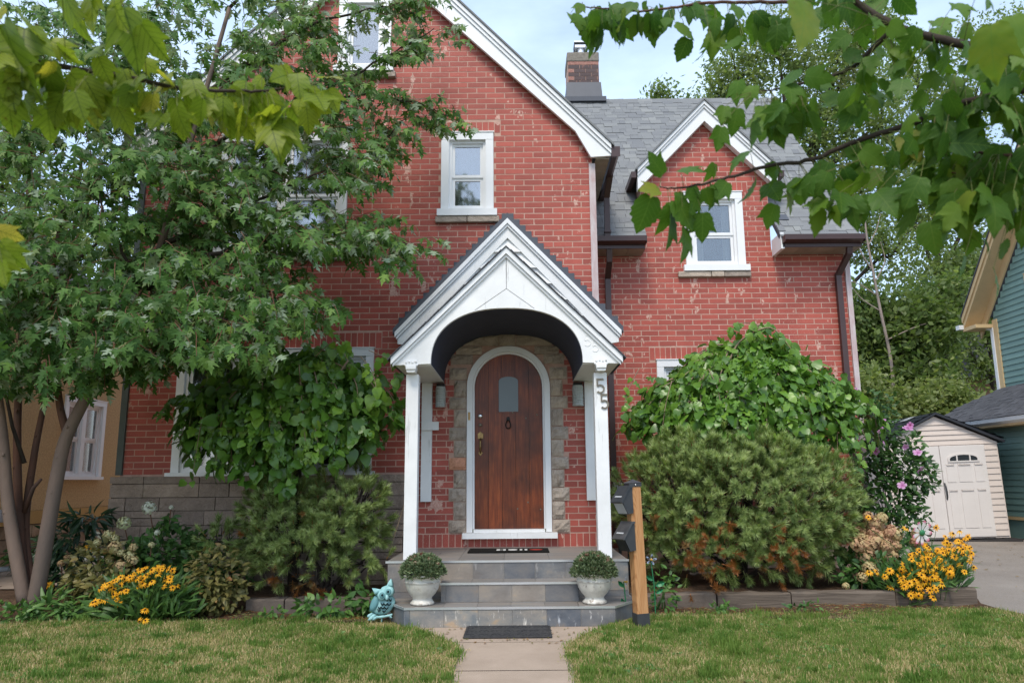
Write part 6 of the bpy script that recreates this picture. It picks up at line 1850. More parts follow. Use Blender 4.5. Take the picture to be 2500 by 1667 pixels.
lf = [rl(40, 20, 1.5, 120, 10, .5), rl(10, 60, 1.5, 210, 14, .18), rl(60, 70, 1.55, 170, 12, .30, 20), rl(150, -30, 1.5, 150, 14, .45), rl(235, -40, 1.5, 140, -8, .55, 30), rl(215, -60, 1.5, 140, 0, .4), rl(280, -10, 1.5, 130, 12, .6), rl(300, 20, 1.5, 150, 27, .35), rl(345, 60, 1.5, 110, 34, .4, 10),
      rl(15, 20, 1.5, 60, -60, .85), rl(0, 130, 1.5, 90, 20, .5), rl(125, 100, 1.6, 70, 60, .7, 30), rl(140, 112, 1.6, 70, 40, .5, -30), rl(225, 125, 1.6, 80, 55, .45), rl(240, 140, 1.6, 70, 20, .55),
      rl(20, 160, 1.55, 130, 10, .4), rl(80, 165, 1.6, 80, 15, .5, 20), rl(110, 200, 1.6, 70, -5, .5), rl(130, 195, 1.6, 80, 30, .55), rl(30, 190, 1.55, 90, -20, .35), rl(70, 150, 1.6, 70, 40, .6, 20),
      rl(115, 260, 1.65, 90, 5, .30), rl(165, 250, 1.65, 80, 18, .45, 15), rl(190, 250, 1.65, 78, -10, .5), rl(240, 240, 1.65, 85, 6, .40), rl(255, 215, 1.65, 75, -8, .45, 25), rl(285, 260, 1.65, 80, 28, .42),
      rl(170, 180, 1.6, 90, 45, .4), rl(205, 190, 1.6, 85, 30, .5), rl(255, 180, 1.65, 80, 15, .55), rl(300, 170, 1.65, 90, 28, .5), rl(330, 195, 1.65, 95, 24, .45), rl(350, 225, 1.65, 75, 2, .75, 20), rl(375, 230, 1.65, 70, -6, .9), rl(395, 260, 1.7, 80, -8, .45), rl(425, 240, 1.7, 60, 10, .4), rl(440, 285, 1.7, 60, 0, .35), rl(425, 205, 1.7, 55, -80, .8), rl(385, 175, 1.65, 60, 75, .85), rl(400, 190, 1.7, 55, 70, .7),
      rl(440, 195, 1.7, 80, 28, .45, 10), rl(470, 195, 1.7, 75, 20, .4), rl(490, 235, 1.72, 70, 40, .42), rl(500, 240, 1.72, 65, 15, .5, 20), rl(535, 290, 1.75, 48, 5, .55), rl(520, 262, 1.75, 60, -35, .85), rl(545, 240, 1.75, 70, 10, .45),
      rl(600, 200, 1.78, 85, 12, .45), rl(620, 210, 1.78, 90, -10, .45), rl(640, 190, 1.78, 70, -50, .6), rl(655, 225, 1.78, 90, 14, .5, 20), rl(640, 255, 1.78, 95, 25, .4), rl(690, 290, 1.78, 115, 8, .22), rl(660, 300, 1.78, 110, 28, .5, 40), rl(690, 160, 1.78, 50, 20, .7), rl(700, 185, 1.78, 80, 5, .6, 30), rl(725, 180, 1.78, 80, 12, .45), rl(755, 215, 1.8, 70, 22, .55), rl(770, 230, 1.8, 95, 30, .42), rl(800, 220, 1.8, 70, 25, .5, 25), rl(785, 190, 1.8, 70, 82, .85, 40), rl(760, 250, 1.8, 60, 60, .7), rl(735, 240, 1.78, 60, -5, .6),
      rl(600, 310, 1.78, 60, -40, .4), rl(0, 590, 1.5, 80, 35, .4), rl(-10, 560, 1.5, 60, 70, .95), rl(5, 640, 1.5, 70, 20, .45), rl(-15, 610, 1.5, 100, 15, .4), rl(560, 215, 1.75, 50, 40, .5), rl(345, 150, 1.65, 55, 60, .6), rl(20, 230, 1.55, 100, 0, .35), rl(60, 240, 1.6, 70, 40, .4)]
lfp = [(-160, 100, 1.45), (20, 138, 1.55), (140, 162, 1.62), (300, 186, 1.66), (430, 215, 1.70), (560, 222, 1.75), (650, 222, 1.78), (760, 205, 1.80)]
near_branch('yellow green maple bough hanging across the upper left in front of the silver maple', [(-160, 100, 1.45), (20, 138, 1.55), (140, 162, 1.62), (300, 186, 1.66), (430, 215, 1.70), (560, 222, 1.75), (650, 222, 1.78), (760, 205, 1.80)], .0085, .0028, 'fg_left', lf + scatter(lfp[1:], 22, 1.65, 82, 42, .45, 30, 35), None, RED_MAPLE)
gb_ = 'green maple boughs hanging in from the upper right'
MIX = RED_MAPLE + [SERRATE[0]] + RED_MAPLE[:2]
B1 = [(2660, 175, 1.7), (2500, 138, 1.75), (2330, 105, 1.8), (2190, 65, 1.85), (2090, 5, 1.9), (2010, -70, 1.9)]
near_branch('thick grey brown maple bough slanting across the upper right corner', B1, .0145, .008, 'fg_right',
            scatter(B1, 30, 1.8, 88, 80, .35, 1, 30) + [rl(1960, 0, 1.6, 190, -4, .80, 10), rl(2020, -60, 1.6, 120, 10, .85), rl(2420, 60, 1.5, 165, -2, .85, 20), rl(2470, 40, 1.6, 120, 10, .7), rl(2390, -30, 1.6, 120, 5, .6), rl(2490, 120, 1.6, 100, 0, .5), rl(2330, 10, 1.8, 90, 5, .55)], gb_, MIX, 'darkbark')
B2 = [(2120, -70, 2.2), (1960, 0, 2.2), (1840, 5, 2.2), (1730, 8, 2.2), (1640, 20, 2.2), (1560, 28, 2.2), (1480, 22, 2.2), (1415, 18, 2.2)]
near_branch('maple twig along the top edge above the chimney, leaves hanging against the sky', B2, .0075, .002, 'fg_right',
            scatter(B2[3:], 17, 2.2, 84, 28, .3, 2, 10) + [rl(1450, 45, 2.2, 85, -4, .22), rl(1470, 60, 2.2, 85, 10, .2), rl(1510, 55, 2.2, 75, 14, .25), rl(1495, 20, 2.2, 70, 5, .4), rl(1560, 40, 2.2, 70, -20, .6), rl(1420, 10, 2.2, 50, -20, .5), rl(1600, 50, 2.2, 55, 0, .3), rl(1680, 95, 2.2, 70, -25, .2), rl(1735, 95, 2.2, 75, -8, .22), rl(1780, 60, 2.2, 70, 5, .35)] + scatter(B2[:4], 16, 2.2, 80, 45, .35, 3, 40), gb_, MIX, 'bark_red')
B3 = [(2190, 62, 1.86), (2130, 120, 1.95), (2080, 165, 2.0), (2020, 190, 2.0), (1950, 205, 2.0), (1890, 220, 2.0), (1850, 222, 2.0)]
near_branch('middle maple bough of the upper right with leaves over the shingle roof', B3, .0085, .002, 'fg_right',
            scatter(B3, 24, 2.0, 82, 52, .38, 4, 45) + [rl(1800, 265, 2.0, 85, -8, .45), rl(1840, 210, 2.0, 70, -30, .5), rl(1770, 260, 2.0, 60, -15, .5), rl(1760, 310, 2.0, 80, -10, .42), rl(1835, 300, 2.0, 85, 0, .2, 60), rl(1900, 280, 2.0, 90, 8, .4), rl(1860, 260, 2.0, 90, 5, .5), rl(1890, 300, 2.0, 80, 12, .35), rl(1960, 260, 2.0, 100, 0, .3)], gb_, MIX, 'darkbark')
B4 = [(2640, 180, 1.75), (2480, 225, 1.8), (2360, 250, 1.85), (2230, 300, 1.95), (2090, 345, 2.0), (1980, 390, 2.05), (1880, 405, 2.05), (1790, 430, 2.05), (1700, 452, 2.05), (1640, 460, 2.05), (1610, 455, 2.05)]
near_branch('long maple bough reaching left over the dormer window, tip leaf turning red', B4, .0115, .0018, 'fg_right',
            scatter(B4[:4], 20, 1.85, 92, 110, .36, 15, 20) + scatter(B4[:7], 34, 1.95, 84, 62, .36, 5, 45) + [rl(1620, 425, 2.05, 85, -140, .35), rl(1660, 415, 2.05, 85, 70, .25, 20), rl(1610, 465, 2.05, 75, -85, .98), rl(1590, 480, 2.05, 110, -18, .25), rl(1640, 500, 2.05, 90, -10, .45), rl(1635, 520, 2.05, 120, -4, .30, 35), rl(1650, 490, 2.05, 100, 30, .3), rl(1670, 555, 2.05, 110, 8, .28, 15), rl(1720, 460, 2.05, 60, 25, .4), rl(1775, 445, 2.05, 75, -32, .3), rl(1700, 470, 2.05, 95, -12, .3, 30), rl(1735, 450, 2.05, 85, 12, .35), rl(1715, 520, 2.05, 90, 4, .28, -25), rl(1655, 470, 2.05, 95, 22, .4, 20), rl(1845, 435, 2.05, 85, -6, .25, 55), rl(1745, 400, 2.05, 55, -15, .5), rl(1830, 370, 2.05, 90, -60, .35), rl(1690, 455, 2.05, 55, -5, .45)], gb_, MIX, 'darkbark')
B5 = [(2640, 390, 1.8), (2500, 383, 1.85), (2400, 372, 1.9), (2330, 355, 1.95), (2270, 350, 1.95)]
near_branch('maple twig low at the right edge, leaves over the green house', B5, .0065, .002, 'fg_right',
            scatter(B5, 30, 1.88, 94, 85, .40, 6, 50) + [rl(2425, 655, 1.85, 95, 4, .25), rl(2355, 625, 1.85, 75, 0, .25), rl(2400, 580, 1.85, 60, 45, .25), rl(2450, 590, 1.85, 70, 40, .25), rl(2490, 560, 1.85, 70, 25, .3), rl(2230, 500, 1.9, 110, -5, .35), rl(2270, 540, 1.9, 100, 6, .4), rl(2080, 480, 1.95, 95, -12, .3), rl(2050, 470, 1.95, 100, -12, .2, 60), rl(2100, 480, 1.95, 90, 0, .35), rl(1985, 430, 1.95, 80, -30, .3), rl(2020, 420, 1.95, 80, -25, .35), rl(2140, 470, 1.9, 110, 3, .3), rl(2180, 460, 1.9, 100, 8, .4), rl(2330, 470, 1.85, 120, 0, .35), rl(2300, 430, 1.9, 100, -5, .3), rl(2420, 480, 1.8, 120, -8, .4), rl(2480, 450, 1.8, 130, 0, .45), rl(2440, 400, 1.8, 120, 12, .55)], gb_, MIX, 'bark_red')
B6 = [(2640, 455, 1.85), (2500, 448, 1.9), (2380, 432, 1.9), (2310, 420, 1.95)]
near_branch('lowest short maple twig at the right edge with drooping leaves', B6, .006, .002, 'fg_right', scatter(B6, 16, 1.9, 94, 75, .42, 8, 40), gb_, MIX, 'bark_red')
# ------------------------------------------------------------------ weeping mulberries
def mulberry(label, loc, dome, strands, seed, size, pale=0., extra=(), tent=.40):
    """dome: (cx, cy, rx, ry, top, bottom): leaf curtain hanging from arched branches"""
    t = thing('weeping_mulberry', label, 'tree', loc)
    cx, cy, rx, ry, zt, zb = dome
    r = np.random.default_rng(seed); tr = MB()
    limb(tr, [loc, (cx + .05, cy, (zt + zb) / 2 - .3), (cx, cy, zt - .25)], .06, .045, n=9)
    tr.build('trunk', M['darkbark'], t, smooth=True)
    br = MB(); L = Leaves(); vine = MB()
    def strand(a, R0, zstart, ln, drop=1.):
        """arch from the crown out and down"""
        d = Vector((math.cos(a), math.sin(a), 0))
        p0 = Vector((cx, cy, zt - .22)); p1 = Vector((cx + d.x * rx * R0 * .55, cy + d.y * ry * R0 * .55, zstart)); p2 = Vector((cx + d.x * rx * R0, cy + d.y * ry * R0, zstart - .28)); 
        p3 = p2 + Vector((d.x * .10, d.y * .05, -ln)) + rv(.07)
        q = spline([p0, p1, p2, p3], 9); m = len(q)
        br.tube(q, [.014 - .0115 * i / (m - 1) for i in range(m)], 5)
        tip = rng.random() < .16
        for i in range(5, m):
            for k in range(2 if i > 7 else 1):
                c = q[i] + rv(.035)
                side = rv(1.); y = (Vector((d.x * .5, d.y * .5, -.7)) + side * .45).normalized()
                nn = Vector((d.x, d.y - .25, .45)) + rv(.62)
                fr_ = i / m
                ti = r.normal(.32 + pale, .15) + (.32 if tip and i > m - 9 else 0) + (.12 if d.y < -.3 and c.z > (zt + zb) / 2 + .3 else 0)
                s_ = size * r.uniform(.65, 1.2) * (.75 if tip and i > m - 6 else 1)
                L.add(c + y * s_ * .25, y, nn, s_, min(1, max(0, ti)), r.integers(5))
    for k in range(strands):
        a = r.uniform(0, 2 * math.pi)
        if r.random() < .62: a = -math.pi / 2 + r.normal(0, .75)
        R0 = r.uniform(.30, 1.06) ** .7; zs = zt - .05 - tent * R0 ** 1.6 * (zt - zb) + r.normal(0, .08)
        zend = zb + r.uniform(0, .45) * (zt - zb) * (1.0 if r.random() < .4 else .5) + (.18 if abs(math.cos(a)) > .8 else 0)
        strand(a, R0, zs, max(.15, zs - .28 - zend))
    for pts, s0, lf_ in extra:
        q = limb(br, [at(*p) for p in pts], s0, .003, n=6)
        for i in range(3, len(q)):
            if rng.random() < lf_:
                y = Vector((rng.normal(0, .5), -.2, -.8)); L.add(q[i] + rv(.03), y, Vector((0, -1, .4)) + rv(.4), size * rng.uniform(.55, 1.), min(1, max(0, rng.normal(.55, .15))), rng.integers(5))
    br.build('branches', M['tantwig'], t, smooth=True)
    L.build(t, MULB, M['mulberry'])
mulberry('dark weeping mulberry bush hanging over the large ground floor window', (-2.45, 8.0, .12), (-2.52, 8.0, 1.10, .62, 2.82, 1.40), 110, 21, .138, tent=.20,
         extra=[([(850, 880, 7.6), (790, 950, 7.5), (700, 930, 7.45), (640, 980, 7.4), (600, 1050, 7.38)], .013, .25), ([(640, 930, 7.4), (642, 1010, 7.37), (640, 1060, 7.36)], .008, .1), ([(730, 890, 7.4), (738, 990, 7.36), (745, 1070, 7.33), (750, 1110, 7.33)], .006, .9), ([(800, 860, 7.45), (830, 850, 7.4), (850, 880, 7.4)], .006, .3), ([(770, 870, 7.5), (820, 830, 7.45), (860, 850, 7.45)], .005, .5), ([(690, 1050, 7.35), (665, 1000, 7.36), (655, 1080, 7.34)], .005, .2),
                ([(880, 870, 7.5), (910, 910, 7.4), (925, 990, 7.36)], .005, .8), ([(900, 855, 7.6), (950, 880, 7.5), (975, 940, 7.45)], .005, .9)])
mulberry('bright green weeping mulberry bush with arching top, behind the big right pine', (2.75, 9.05, .14), (2.92, 8.95, 1.50, .66, 3.20, 1.42), 150, 33, .125, pale=.10,
         extra=[([(1780, 880, 8.6), (1810, 830, 8.6), (1880, 800, 8.55), (1930, 850, 8.5), (1960, 900, 8.5)], .012, .9), ([(1810, 850, 8.6), (1850, 795, 8.6), (1795, 790, 8.55), (1785, 810, 8.55)], .008, .8), ([(1830, 830, 8.6), (1845, 800, 8.6), (1890, 795, 8.6)], .006, .9), ([(1640, 930, 8.5), (1625, 990, 8.4), (1615, 1060, 8.35)], .006, .15), ([(1730, 900, 8.4), (1755, 960, 8.35), (1765, 1060, 8.3)], .006, .15), ([(1560, 900, 8.7), (1535, 950, 8.6), (1520, 1010, 8.55)], .006, .9), ([(2050, 960, 8.5), (2075, 1030, 8.45)], .005, .2),
                ([(2060, 1000, 8.6), (2110, 1060, 8.5), (2135, 1110, 8.45)], .006, .95)])

# ------------------------------------------------------------------ mountain pines
def pine(label, loc, shells, seed, limbs, size=.105, browns=(), shape_cut=None):
    """shells: (centre, radii, n) ellipsoids on whose outer side the shoots sit"""
    t = thing('mountain_pine', label, 'pine', loc)
    r = np.random.default_rng(seed); L = Leaves(); LB = Leaves(); br = MB()
    for pts in limbs: limb(br, pts, .035, .012, n=7, wob=.01)
    base = Vector(loc) + Vector((0, 0, .15))
    for c, rad_, n in shells:
        c = Vector(c)
        for _ in range(n):
            u = Vector(r.normal(0, 1, 3)).normalized()
            if u.y > .35: u.y = -u.y
            if u.z < -.75: u.z *= -.5; u.normalize()
            k = r.uniform(.80, 1.04) if r.random() < .8 else r.uniform(.5, .8)
            lump = 1 + .07 * math.sin(5 * u.x + 1) * math.sin(4 * u.z + 2) + .05 * math.sin(9 * u.x + 7 * u.z)
            p = c + Vector((u.x * rad_[0], u.y * rad_[1], u.z * rad_[2])) * k * lump
            if p.z < .12: continue
            d = (Vector((u.x / rad_[0], u.y / rad_[1], u.z / rad_[2])).normalized() * .9 + Vector((0, 0, .38)) + Vector(r.normal(0, .28, 3))).normalized()
            low = p.z < c.z - .45 * rad_[2]
            s_ = size * r.uniform(.75, 1.25)
            L.add(p, d, rv(), s_, min(1, max(0, r.normal(.44 if not low else .50, .16))), r.integers(4))
            if r.random() < .35: br.tube([p - d * .02, p - d * s_ * 1.4 + (base - p) * .06], [.006, .009], 4)
    for (px, py, Y, n, sp_) in browns:
        for _ in range(n):
            p = at(px + r.normal(0, sp_), py + r.normal(0, sp_), Y + r.normal(0, .08)); d = Vector((r.normal(0, .5), -.7 + r.normal(0, .2), -.15 + r.normal(0, .45))).normalized()
            LB.add(p, d, rv(), size * r.uniform(.6, .95), r.uniform(.3, .7), r.integers(2))
    br.build('branches', M['darkbark'], t, smooth=True)
    L.build(t, SHOOT, M['needle'], 'shoot', 260, 'needles'); LB.build(t, SHOOTB, M['needle'], 'dead_shoot', 40, 'dead_needles')
pine('big dense rounded mountain pine right of the porch, dead orange needles low down', (2.55, 8.45, .1),
     [((2.50, 8.45, .96), (1.32, .85, .80), 900), ((1.75, 8.35, .98), (.62, .6, .60), 190), ((3.20, 8.40, .95), (.70, .65, .66), 230), ((2.40, 8.35, 1.42), (.95, .5, .36), 190), ((2.45, 8.25, .50), (1.05, .6, .34), 190)], 5,
     [[(2.5, 8.5, .1), (2.3, 8.2, .35), (1.9, 8.0, .6)], [(2.5, 8.5, .1), (2.8, 8.1, .4), (3.2, 7.9, .7)], [(2.5, 8.5, .1), (2.5, 8.2, .5), (2.5, 8.0, 1.0)], [(2.5, 8.5, .1), (2.1, 7.9, .30), (1.8, 7.75, .32)]], .132,
     browns=[(1592, 1265, 7.7, 4, 8), (1730, 1390, 7.42, 20, 34), (1745, 1340, 7.45, 9, 30), (1690, 1370, 7.45, 9, 14), (1720, 1300, 7.5, 4, 30), (1880, 1365, 7.5, 5, 14), (1935, 1325, 7.55, 3, 12), (1940, 1370, 7.5, 7, 20), (1890, 1330, 7.5, 4, 12), (1830, 1330, 7.7, 4, 40), (1950, 1400, 7.8, 4, 25), (1750, 1425, 7.55, 3, 8), (1880, 1400, 7.65, 2, 10)])
pine('loose mountain pine below the dark mulberry, left of the owl', (-2.10, 7.95, .1),
     [((-2.50, 7.85, .90), (.44, .38, .42), 170), ((-1.85, 7.85, .92), (.44, .40, .46), 190), ((-2.20, 7.75, .70), (.55, .40, .34), 150), ((-2.75, 7.75, .62), (.22, .22, .16), 16), ((-3.15, 7.8, .68), (.24, .2, .13), 26), ((-1.62, 7.75, .50), (.25, .25, .22), 24), ((-2.20, 7.7, .40), (.6, .3, .15), 36)], 9,
     [[(-2.1, 7.95, .1), (-2.15, 7.85, .4), (-2.4, 7.8, .75)], [(-2.1, 7.95, .1), (-2.0, 7.85, .45), (-1.8, 7.8, .9)], [(-2.1, 7.95, .1), (-2.6, 7.85, .45), (-3.1, 7.8, .62)], [(-2.1, 7.95, .1), (-1.85, 7.8, .35), (-1.6, 7.75, .5)]], .130,
     browns=[(672, 1408, 7.45, 4, 7), (760, 1425, 7.5, 5, 14), (800, 1440, 7.5, 4, 10), (715, 1410, 7.55, 4, 14), (730, 1255, 7.4, 1, 2), (598, 1305, 7.6, 2, 3)])

# ------------------------------------------------------------------ shrubs, perennials, flowers
def shrub(label, cat, loc, blobs, mat, tms, size, tint, seed, stems=7, name='shrub', limit=300, up=.35, twm='tantwig', ret=False):
    t = thing(name, label, cat, loc); r = np.random.default_rng(seed); L = Leaves(); st = MB()
    for k in range(stems):
        b = blobs[k % len(blobs)]; top = Vector(b[0]) + Vector(r.normal(0, .5, 3)) * .5 * Vector(b[1]).length * .4
        st.tube([Vector(loc) + Vector((r.normal(0, .05), r.normal(0, .04), 0)), Vector(loc).lerp(top, .5) + Vector((0, 0, .05)), top], [.009, .007, .004], 5)
    for c, rad_, n in blobs:
        for _ in range(n):
            u = Vector(r.normal(0, 1, 3)).normalized(); k = r.uniform(.35, 1.05) ** .6
            if u.y > .4: u.y *= -1
            p = Vector(c) + Vector((u.x * rad_[0], u.y * rad_[1], u.z * rad_[2])) * k
            if p.z < .05: continue
            y = Vector((u.x, u.y, u.z * .6 + up - .3)) + Vector(r.normal(0, .5, 3)); nn = Vector((u.x * .5, u.y * .5 - .3, .8)) + Vector(r.normal(0, .35, 3))
            L.add(p, y, nn, size * r.uniform(.65, 1.25), min(1, max(0, r.normal(tint, .2))), r.integers(len(tms)))
    stuff(st.build('stems', M[twm], t)); L.build(t, tms, M[mat], limit=limit)
    return t
shrub('bronze leaved spirea shrub right of the twin trunks, before the tan hydrangea', 'shrub', (-4.12, 7.55, .06), [((-4.25, 7.5, .42), (.34, .28, .32), 360), ((-4.05, 7.4, .26), (.36, .28, .24), 300), ((-4.42, 7.45, .24), (.22, .22, .2), 130)], 'shrub_brown', OVATE, .075, .45, 41)
shrub('bronze leaved rounded shrub between golden flowers and left pine', 'shrub', (-3.02, 7.42, .06), [((-3.02, 7.38, .36), (.30, .26, .32), 420), ((-2.95, 7.32, .2), (.28, .24, .18), 190)], 'shrub_brown', OVATE, .075, .42, 42)
shrub('dark feathery sumac plant standing against the side path left of the stone base', 'shrub', (-5.0, 8.3, .12), [((-5.0, 8.25, .72), (.38, .25, .10), 110), ((-4.85, 8.2, .92), (.28, .2, .06), 90), ((-5.15, 8.2, .55), (.35, .22, .12), 140), ((-4.95, 8.15, .35), (.4, .25, .2), 140)], 'dark_fern', LANCE, .17, .4, 43, up=.1)
hyd_w = shrub('green hydrangea with white flower heads against the stone base', 'hydrangea', (-3.85, 8.0, .1), [((-3.75, 7.9, .55), (.42, .3, .28), 420), ((-3.95, 7.85, .42), (.36, .28, .26), 260), ((-3.40, 7.9, .45), (.26, .24, .30), 220), ((-3.77, 7.85, .88), (.07, .06, .10), 30)], 'shrub_green', OVATE, .10, .40, 44, name='hydrangea')
def heads(t, items, tms=FLORETS, mat='hyd'):
    L = Leaves(); st = MB()
    for (px, py, Y, rpx, ti) in items:
        c = at(px, py, Y); L.add(c, Vector((rng.normal(0, .2), -.45, .9)), rv(), rpx / FPX * Y, ti, rng.integers(3))
        st.tube([c, c + Vector((rng.normal(0, .03), .08, -.22))], [.005, .006], 5)
    L.build(t, tms, M[mat], 'flower_head', 80, 'florets'); stuff(st.build('flower_stalks', M['twig'], t))
heads(hyd_w, [(365, 1240, 7.75, 15, .06), (303, 1278, 7.7, 15, .26), (384, 1300, 7.7, 7, .10), (418, 1238, 7.75, 5, .04), (300, 1392, 7.4, 6, .10)])
hyd_t = shrub('fading hydrangea with small tan flower heads behind the golden flowers', 'hydrangea', (-4.1, 7.75, .08), [((-4.05, 7.7, .50), (.30, .22, .22), 210), ((-3.85, 7.65, .36), (.25, .2, .2), 140)], 'shrub_green', OVATE, .09, .45, 45, name='hydrangea')
heads(hyd_t, [(263, 1306, 7.5, 11, .42), (279, 1315, 7.5, 10, .46), (238, 1325, 7.5, 9, .40), (281, 1337, 7.45, 15, .5), (325, 1337, 7.5, 10, .55), (295, 1350, 7.45, 8, .45), (315, 1358, 7.45, 11, .48), (265, 1367, 7.45, 9, .55), (292, 1384, 7.4, 15, .68), (325, 1370, 7.45, 12, .50), (370, 1330, 7.5, 7, .42), (150, 1375, 7.5, 8, .75), (165, 1362, 7.5, 8, .70)])
hyd_r = shrub('dried hydrangea with many pinkish tan heads between big pine and golden flowers', 'hydrangea', (4.02, 8.25, .1), [((3.95, 8.25, .50), (.34, .25, .28), 260), ((3.75, 8.1, .30), (.3, .2, .2), 200)], 'shrub_green', OVATE, .09, .35, 46, name='hydrangea')
hr = []
for k in range(52): hr.append((2150 + rng.normal(0, 30), 1312 + rng.normal(0, 30), 7.95 + rng.normal(0, .07), rng.uniform(11, 17), rng.uniform(.58, .92)))
for x, y in ((2105, 1335), (2118, 1350), (2110, 1362), (2125, 1322), (2128, 1378)): hr.append((x, y, 7.9, 16, .66))
for x, y, q in ((2122, 1388, 15), (2135, 1398, 12), (2105, 1410, 12), (2152, 1418, 7), (2065, 1430, 8)): hr.append((x, y, 7.7, q, .58))
heads(hyd_r, hr)

def susans(label, loc, foliage, flowers, seed, fsize):
    t = thing('coneflower_clump', label, 'flowers', loc); r = np.random.default_rng(seed); L = Leaves(); Fl = Leaves(); st = MB()
    for c, rad_, n, sz in foliage:
        for _ in range(n):
            a = r.uniform(0, 2 * math.pi); q = math.sqrt(r.random()); p = Vector(c) + Vector((rad_[0] * q * math.cos(a), rad_[1] * q * math.sin(a), rad_[2] * r.uniform(-1, 1)))
            if p.z < .02: p.z = .03
            y = Vector((math.cos(a) * .6, math.sin(a) * .6 - .15, .9)) + Vector(r.normal(0, .3, 3))
            L.add(p, y, Vector((0, -.6, .6)) + Vector(r.normal(0, .4, 3)), sz * r.uniform(.7, 1.25), min(1, max(0, r.normal(.42, .2))), r.integers(2))
    for (px, py, Y, n_) in flowers:
        p = at(px, py, Y)
        nrm = Vector((r.normal(0, .35), -.75 + r.normal(0, .2), .55 + r.normal(0, .3)))
        Fl.add(p, Vector((0, .5, .8)).cross(nrm) + rv(.1), nrm, fsize * r.uniform(.8, 1.12), r.uniform(.3, .7), n_)
        foot = Vector((loc[0] + (p.x - loc[0]) * .45, p.y + .12, max(.05, p.z - .40)))
        st.tube([p - nrm.normalized() * .005, p + Vector((0, .04, -.10)), foot], [.0028, .003, .0035], 4)
    stuff(st.build('stems', M['stalk'], t)); L.build(t, LANCE, M['lance'], 'leaf', 160, 'foliage'); Fl.build(t, SUSAN, M['susan'], 'flower', 300, 'flowers')
M['stalk'] = simple('green_stalk', (.06, .12, .03), .6, .2)
fl = []
zx, zy = lambda x: x * .2806, lambda y: 1100 + y * .2806      # flower spots of the left clump
for x, y in ((870, 1195), (915, 1172), (930, 1165), (968, 1187), (990, 1205), (1048, 1170), (1060, 1215), (1097, 1218), (1050, 1098), (1085, 1115), (1010, 1125), (985, 1135), (950, 1155), (1130, 1100), (1170, 1068), (1183, 1045), (1268, 1010), (1220, 1035), (1195, 1110), (1210, 1095), (1225, 1125), (1225, 1160), (1200, 1180), (1240, 1155), (1270, 1078), (1320, 1035), (1358, 1008), (1370, 1068), (1320, 1138), (1385, 1030), (1410, 1030), (1412, 992), (1462, 1024), (1502, 1043), (1445, 1112), (1475, 1125), (1482, 1098), (1418, 1180), (1502, 1190), (1535, 1168), (925, 1293), (988, 1250), (1005, 1262), (1010, 1295), (990, 1315), (1036, 1332), (808, 1320), (830, 1312), (868, 1305), (1263, 1382), (1213, 1480), (1265, 1475), (1235, 1495), (1280, 1168), (1250, 1105), (1140, 1120), (1430, 1120)):
    fl.append((zx(x), zy(y), 6.82 + (1500 - y) * .0004 + rng.normal(0, .04), rng.integers(3)))
fl += [(118, 1427, 7.7, 0), (207, 1336, 7.6, 1), (226, 1338, 7.6, 0), (124, 1430, 7.7, 1)]
susans('golden black eyed flowers with dark centres in front of the bronze shrub, left bed', (-3.68, 7.15, .04), [((-3.60, 7.12, .13), (.46, .20, .12), 420, .17), ((-3.65, 7.22, .26), (.40, .2, .12), 200, .13), ((-3.45, 7.05, .08), (.42, .10, .06), 90, .15)], fl, 51, .036)
fl = []
for k in range(190):
    u = rng.random(); x = 2215 + 130 * u + rng.normal(0, 22); y = 1405 - 75 * u + rng.normal(0, 22) + 10
    if rng.random() < .35: x, y = 2275 + rng.normal(0, 35), 1385 + rng.normal(0, 24)
    fl.append((x, y, 7.52 + (1430 - y) * .003 + rng.normal(0, .05), rng.integers(3)))
for x, y in ((2172, 1392), (2140, 1395), (2160, 1406), (2195, 1407), (2210, 1412), (2207, 1378), (2247, 1432), (2252, 1442), (2254, 1455), (2270, 1440), (2278, 1458), (2232, 1418), (2340, 1320), (2358, 1330), (2366, 1338), (2372, 1350), (2375, 1362), (2345, 1335), (2355, 1395), (2120, 1262), (2212, 1288), (2122, 1396), (2200, 1393)): fl.append((x, y, 7.5 + rng.normal(0, .04), rng.integers(3)))
susans('mass of golden black eyed flowers spilling over the timber edge by the driveway', (4.35, 7.85, .1), [((4.25, 7.85, .24), (.48, .25, .14), 460, .15), ((4.05, 7.75, .16), (.42, .16, .12), 220, .18), ((4.5, 7.85, .35), (.3, .2, .12), 200, .12)], fl, 52, .041)

# rose of Sharon with pink flowers
rs = shrub('rose of Sharon shrub with pink flowers at the corner by the shed', 'shrub', (4.85, 9.5, .1), [((4.80, 9.45, 1.05), (.42, .35, .45), 560), ((4.98, 9.4, 1.40), (.38, .3, .40), 420), ((4.78, 9.45, 1.85), (.30, .25, .40), 210), ((5.18, 9.4, 1.30), (.28, .25, .28), 200), ((4.90, 9.45, 2.25), (.16, .15, .22), 45), ((5.1, 9.4, 1.75), (.2, .2, .16), 60), ((4.95, 9.4, .7), (.35, .3, .3), 240), ((4.66, 9.3, 2.05), (.16, .14, .40), 90), ((4.62, 9.35, 1.4), (.28, .2, .5), 260)], 'shrub_green', OVATE, .085, .28, 61, stems=10, up=.5, twm='darkbark')
pf = [(2090, 953, .3), (2100, 987, .4), (2128, 1004, .35), (2157, 1030, .45), (2148, 1048, .08), (2222, 1038, .5), (2137, 1070, .55), (2128, 1088, .5), (2138, 1101, .55), (2075, 958, .25), (2090, 1065, .05), (2216, 1047, .3), (2240, 1105, .2), (2210, 1090, .15), (2090, 1050, .1), (2155, 1080, .2), (2245, 1145, .1), (2202, 1185, .15)]
L = Leaves()
MALLOW = []
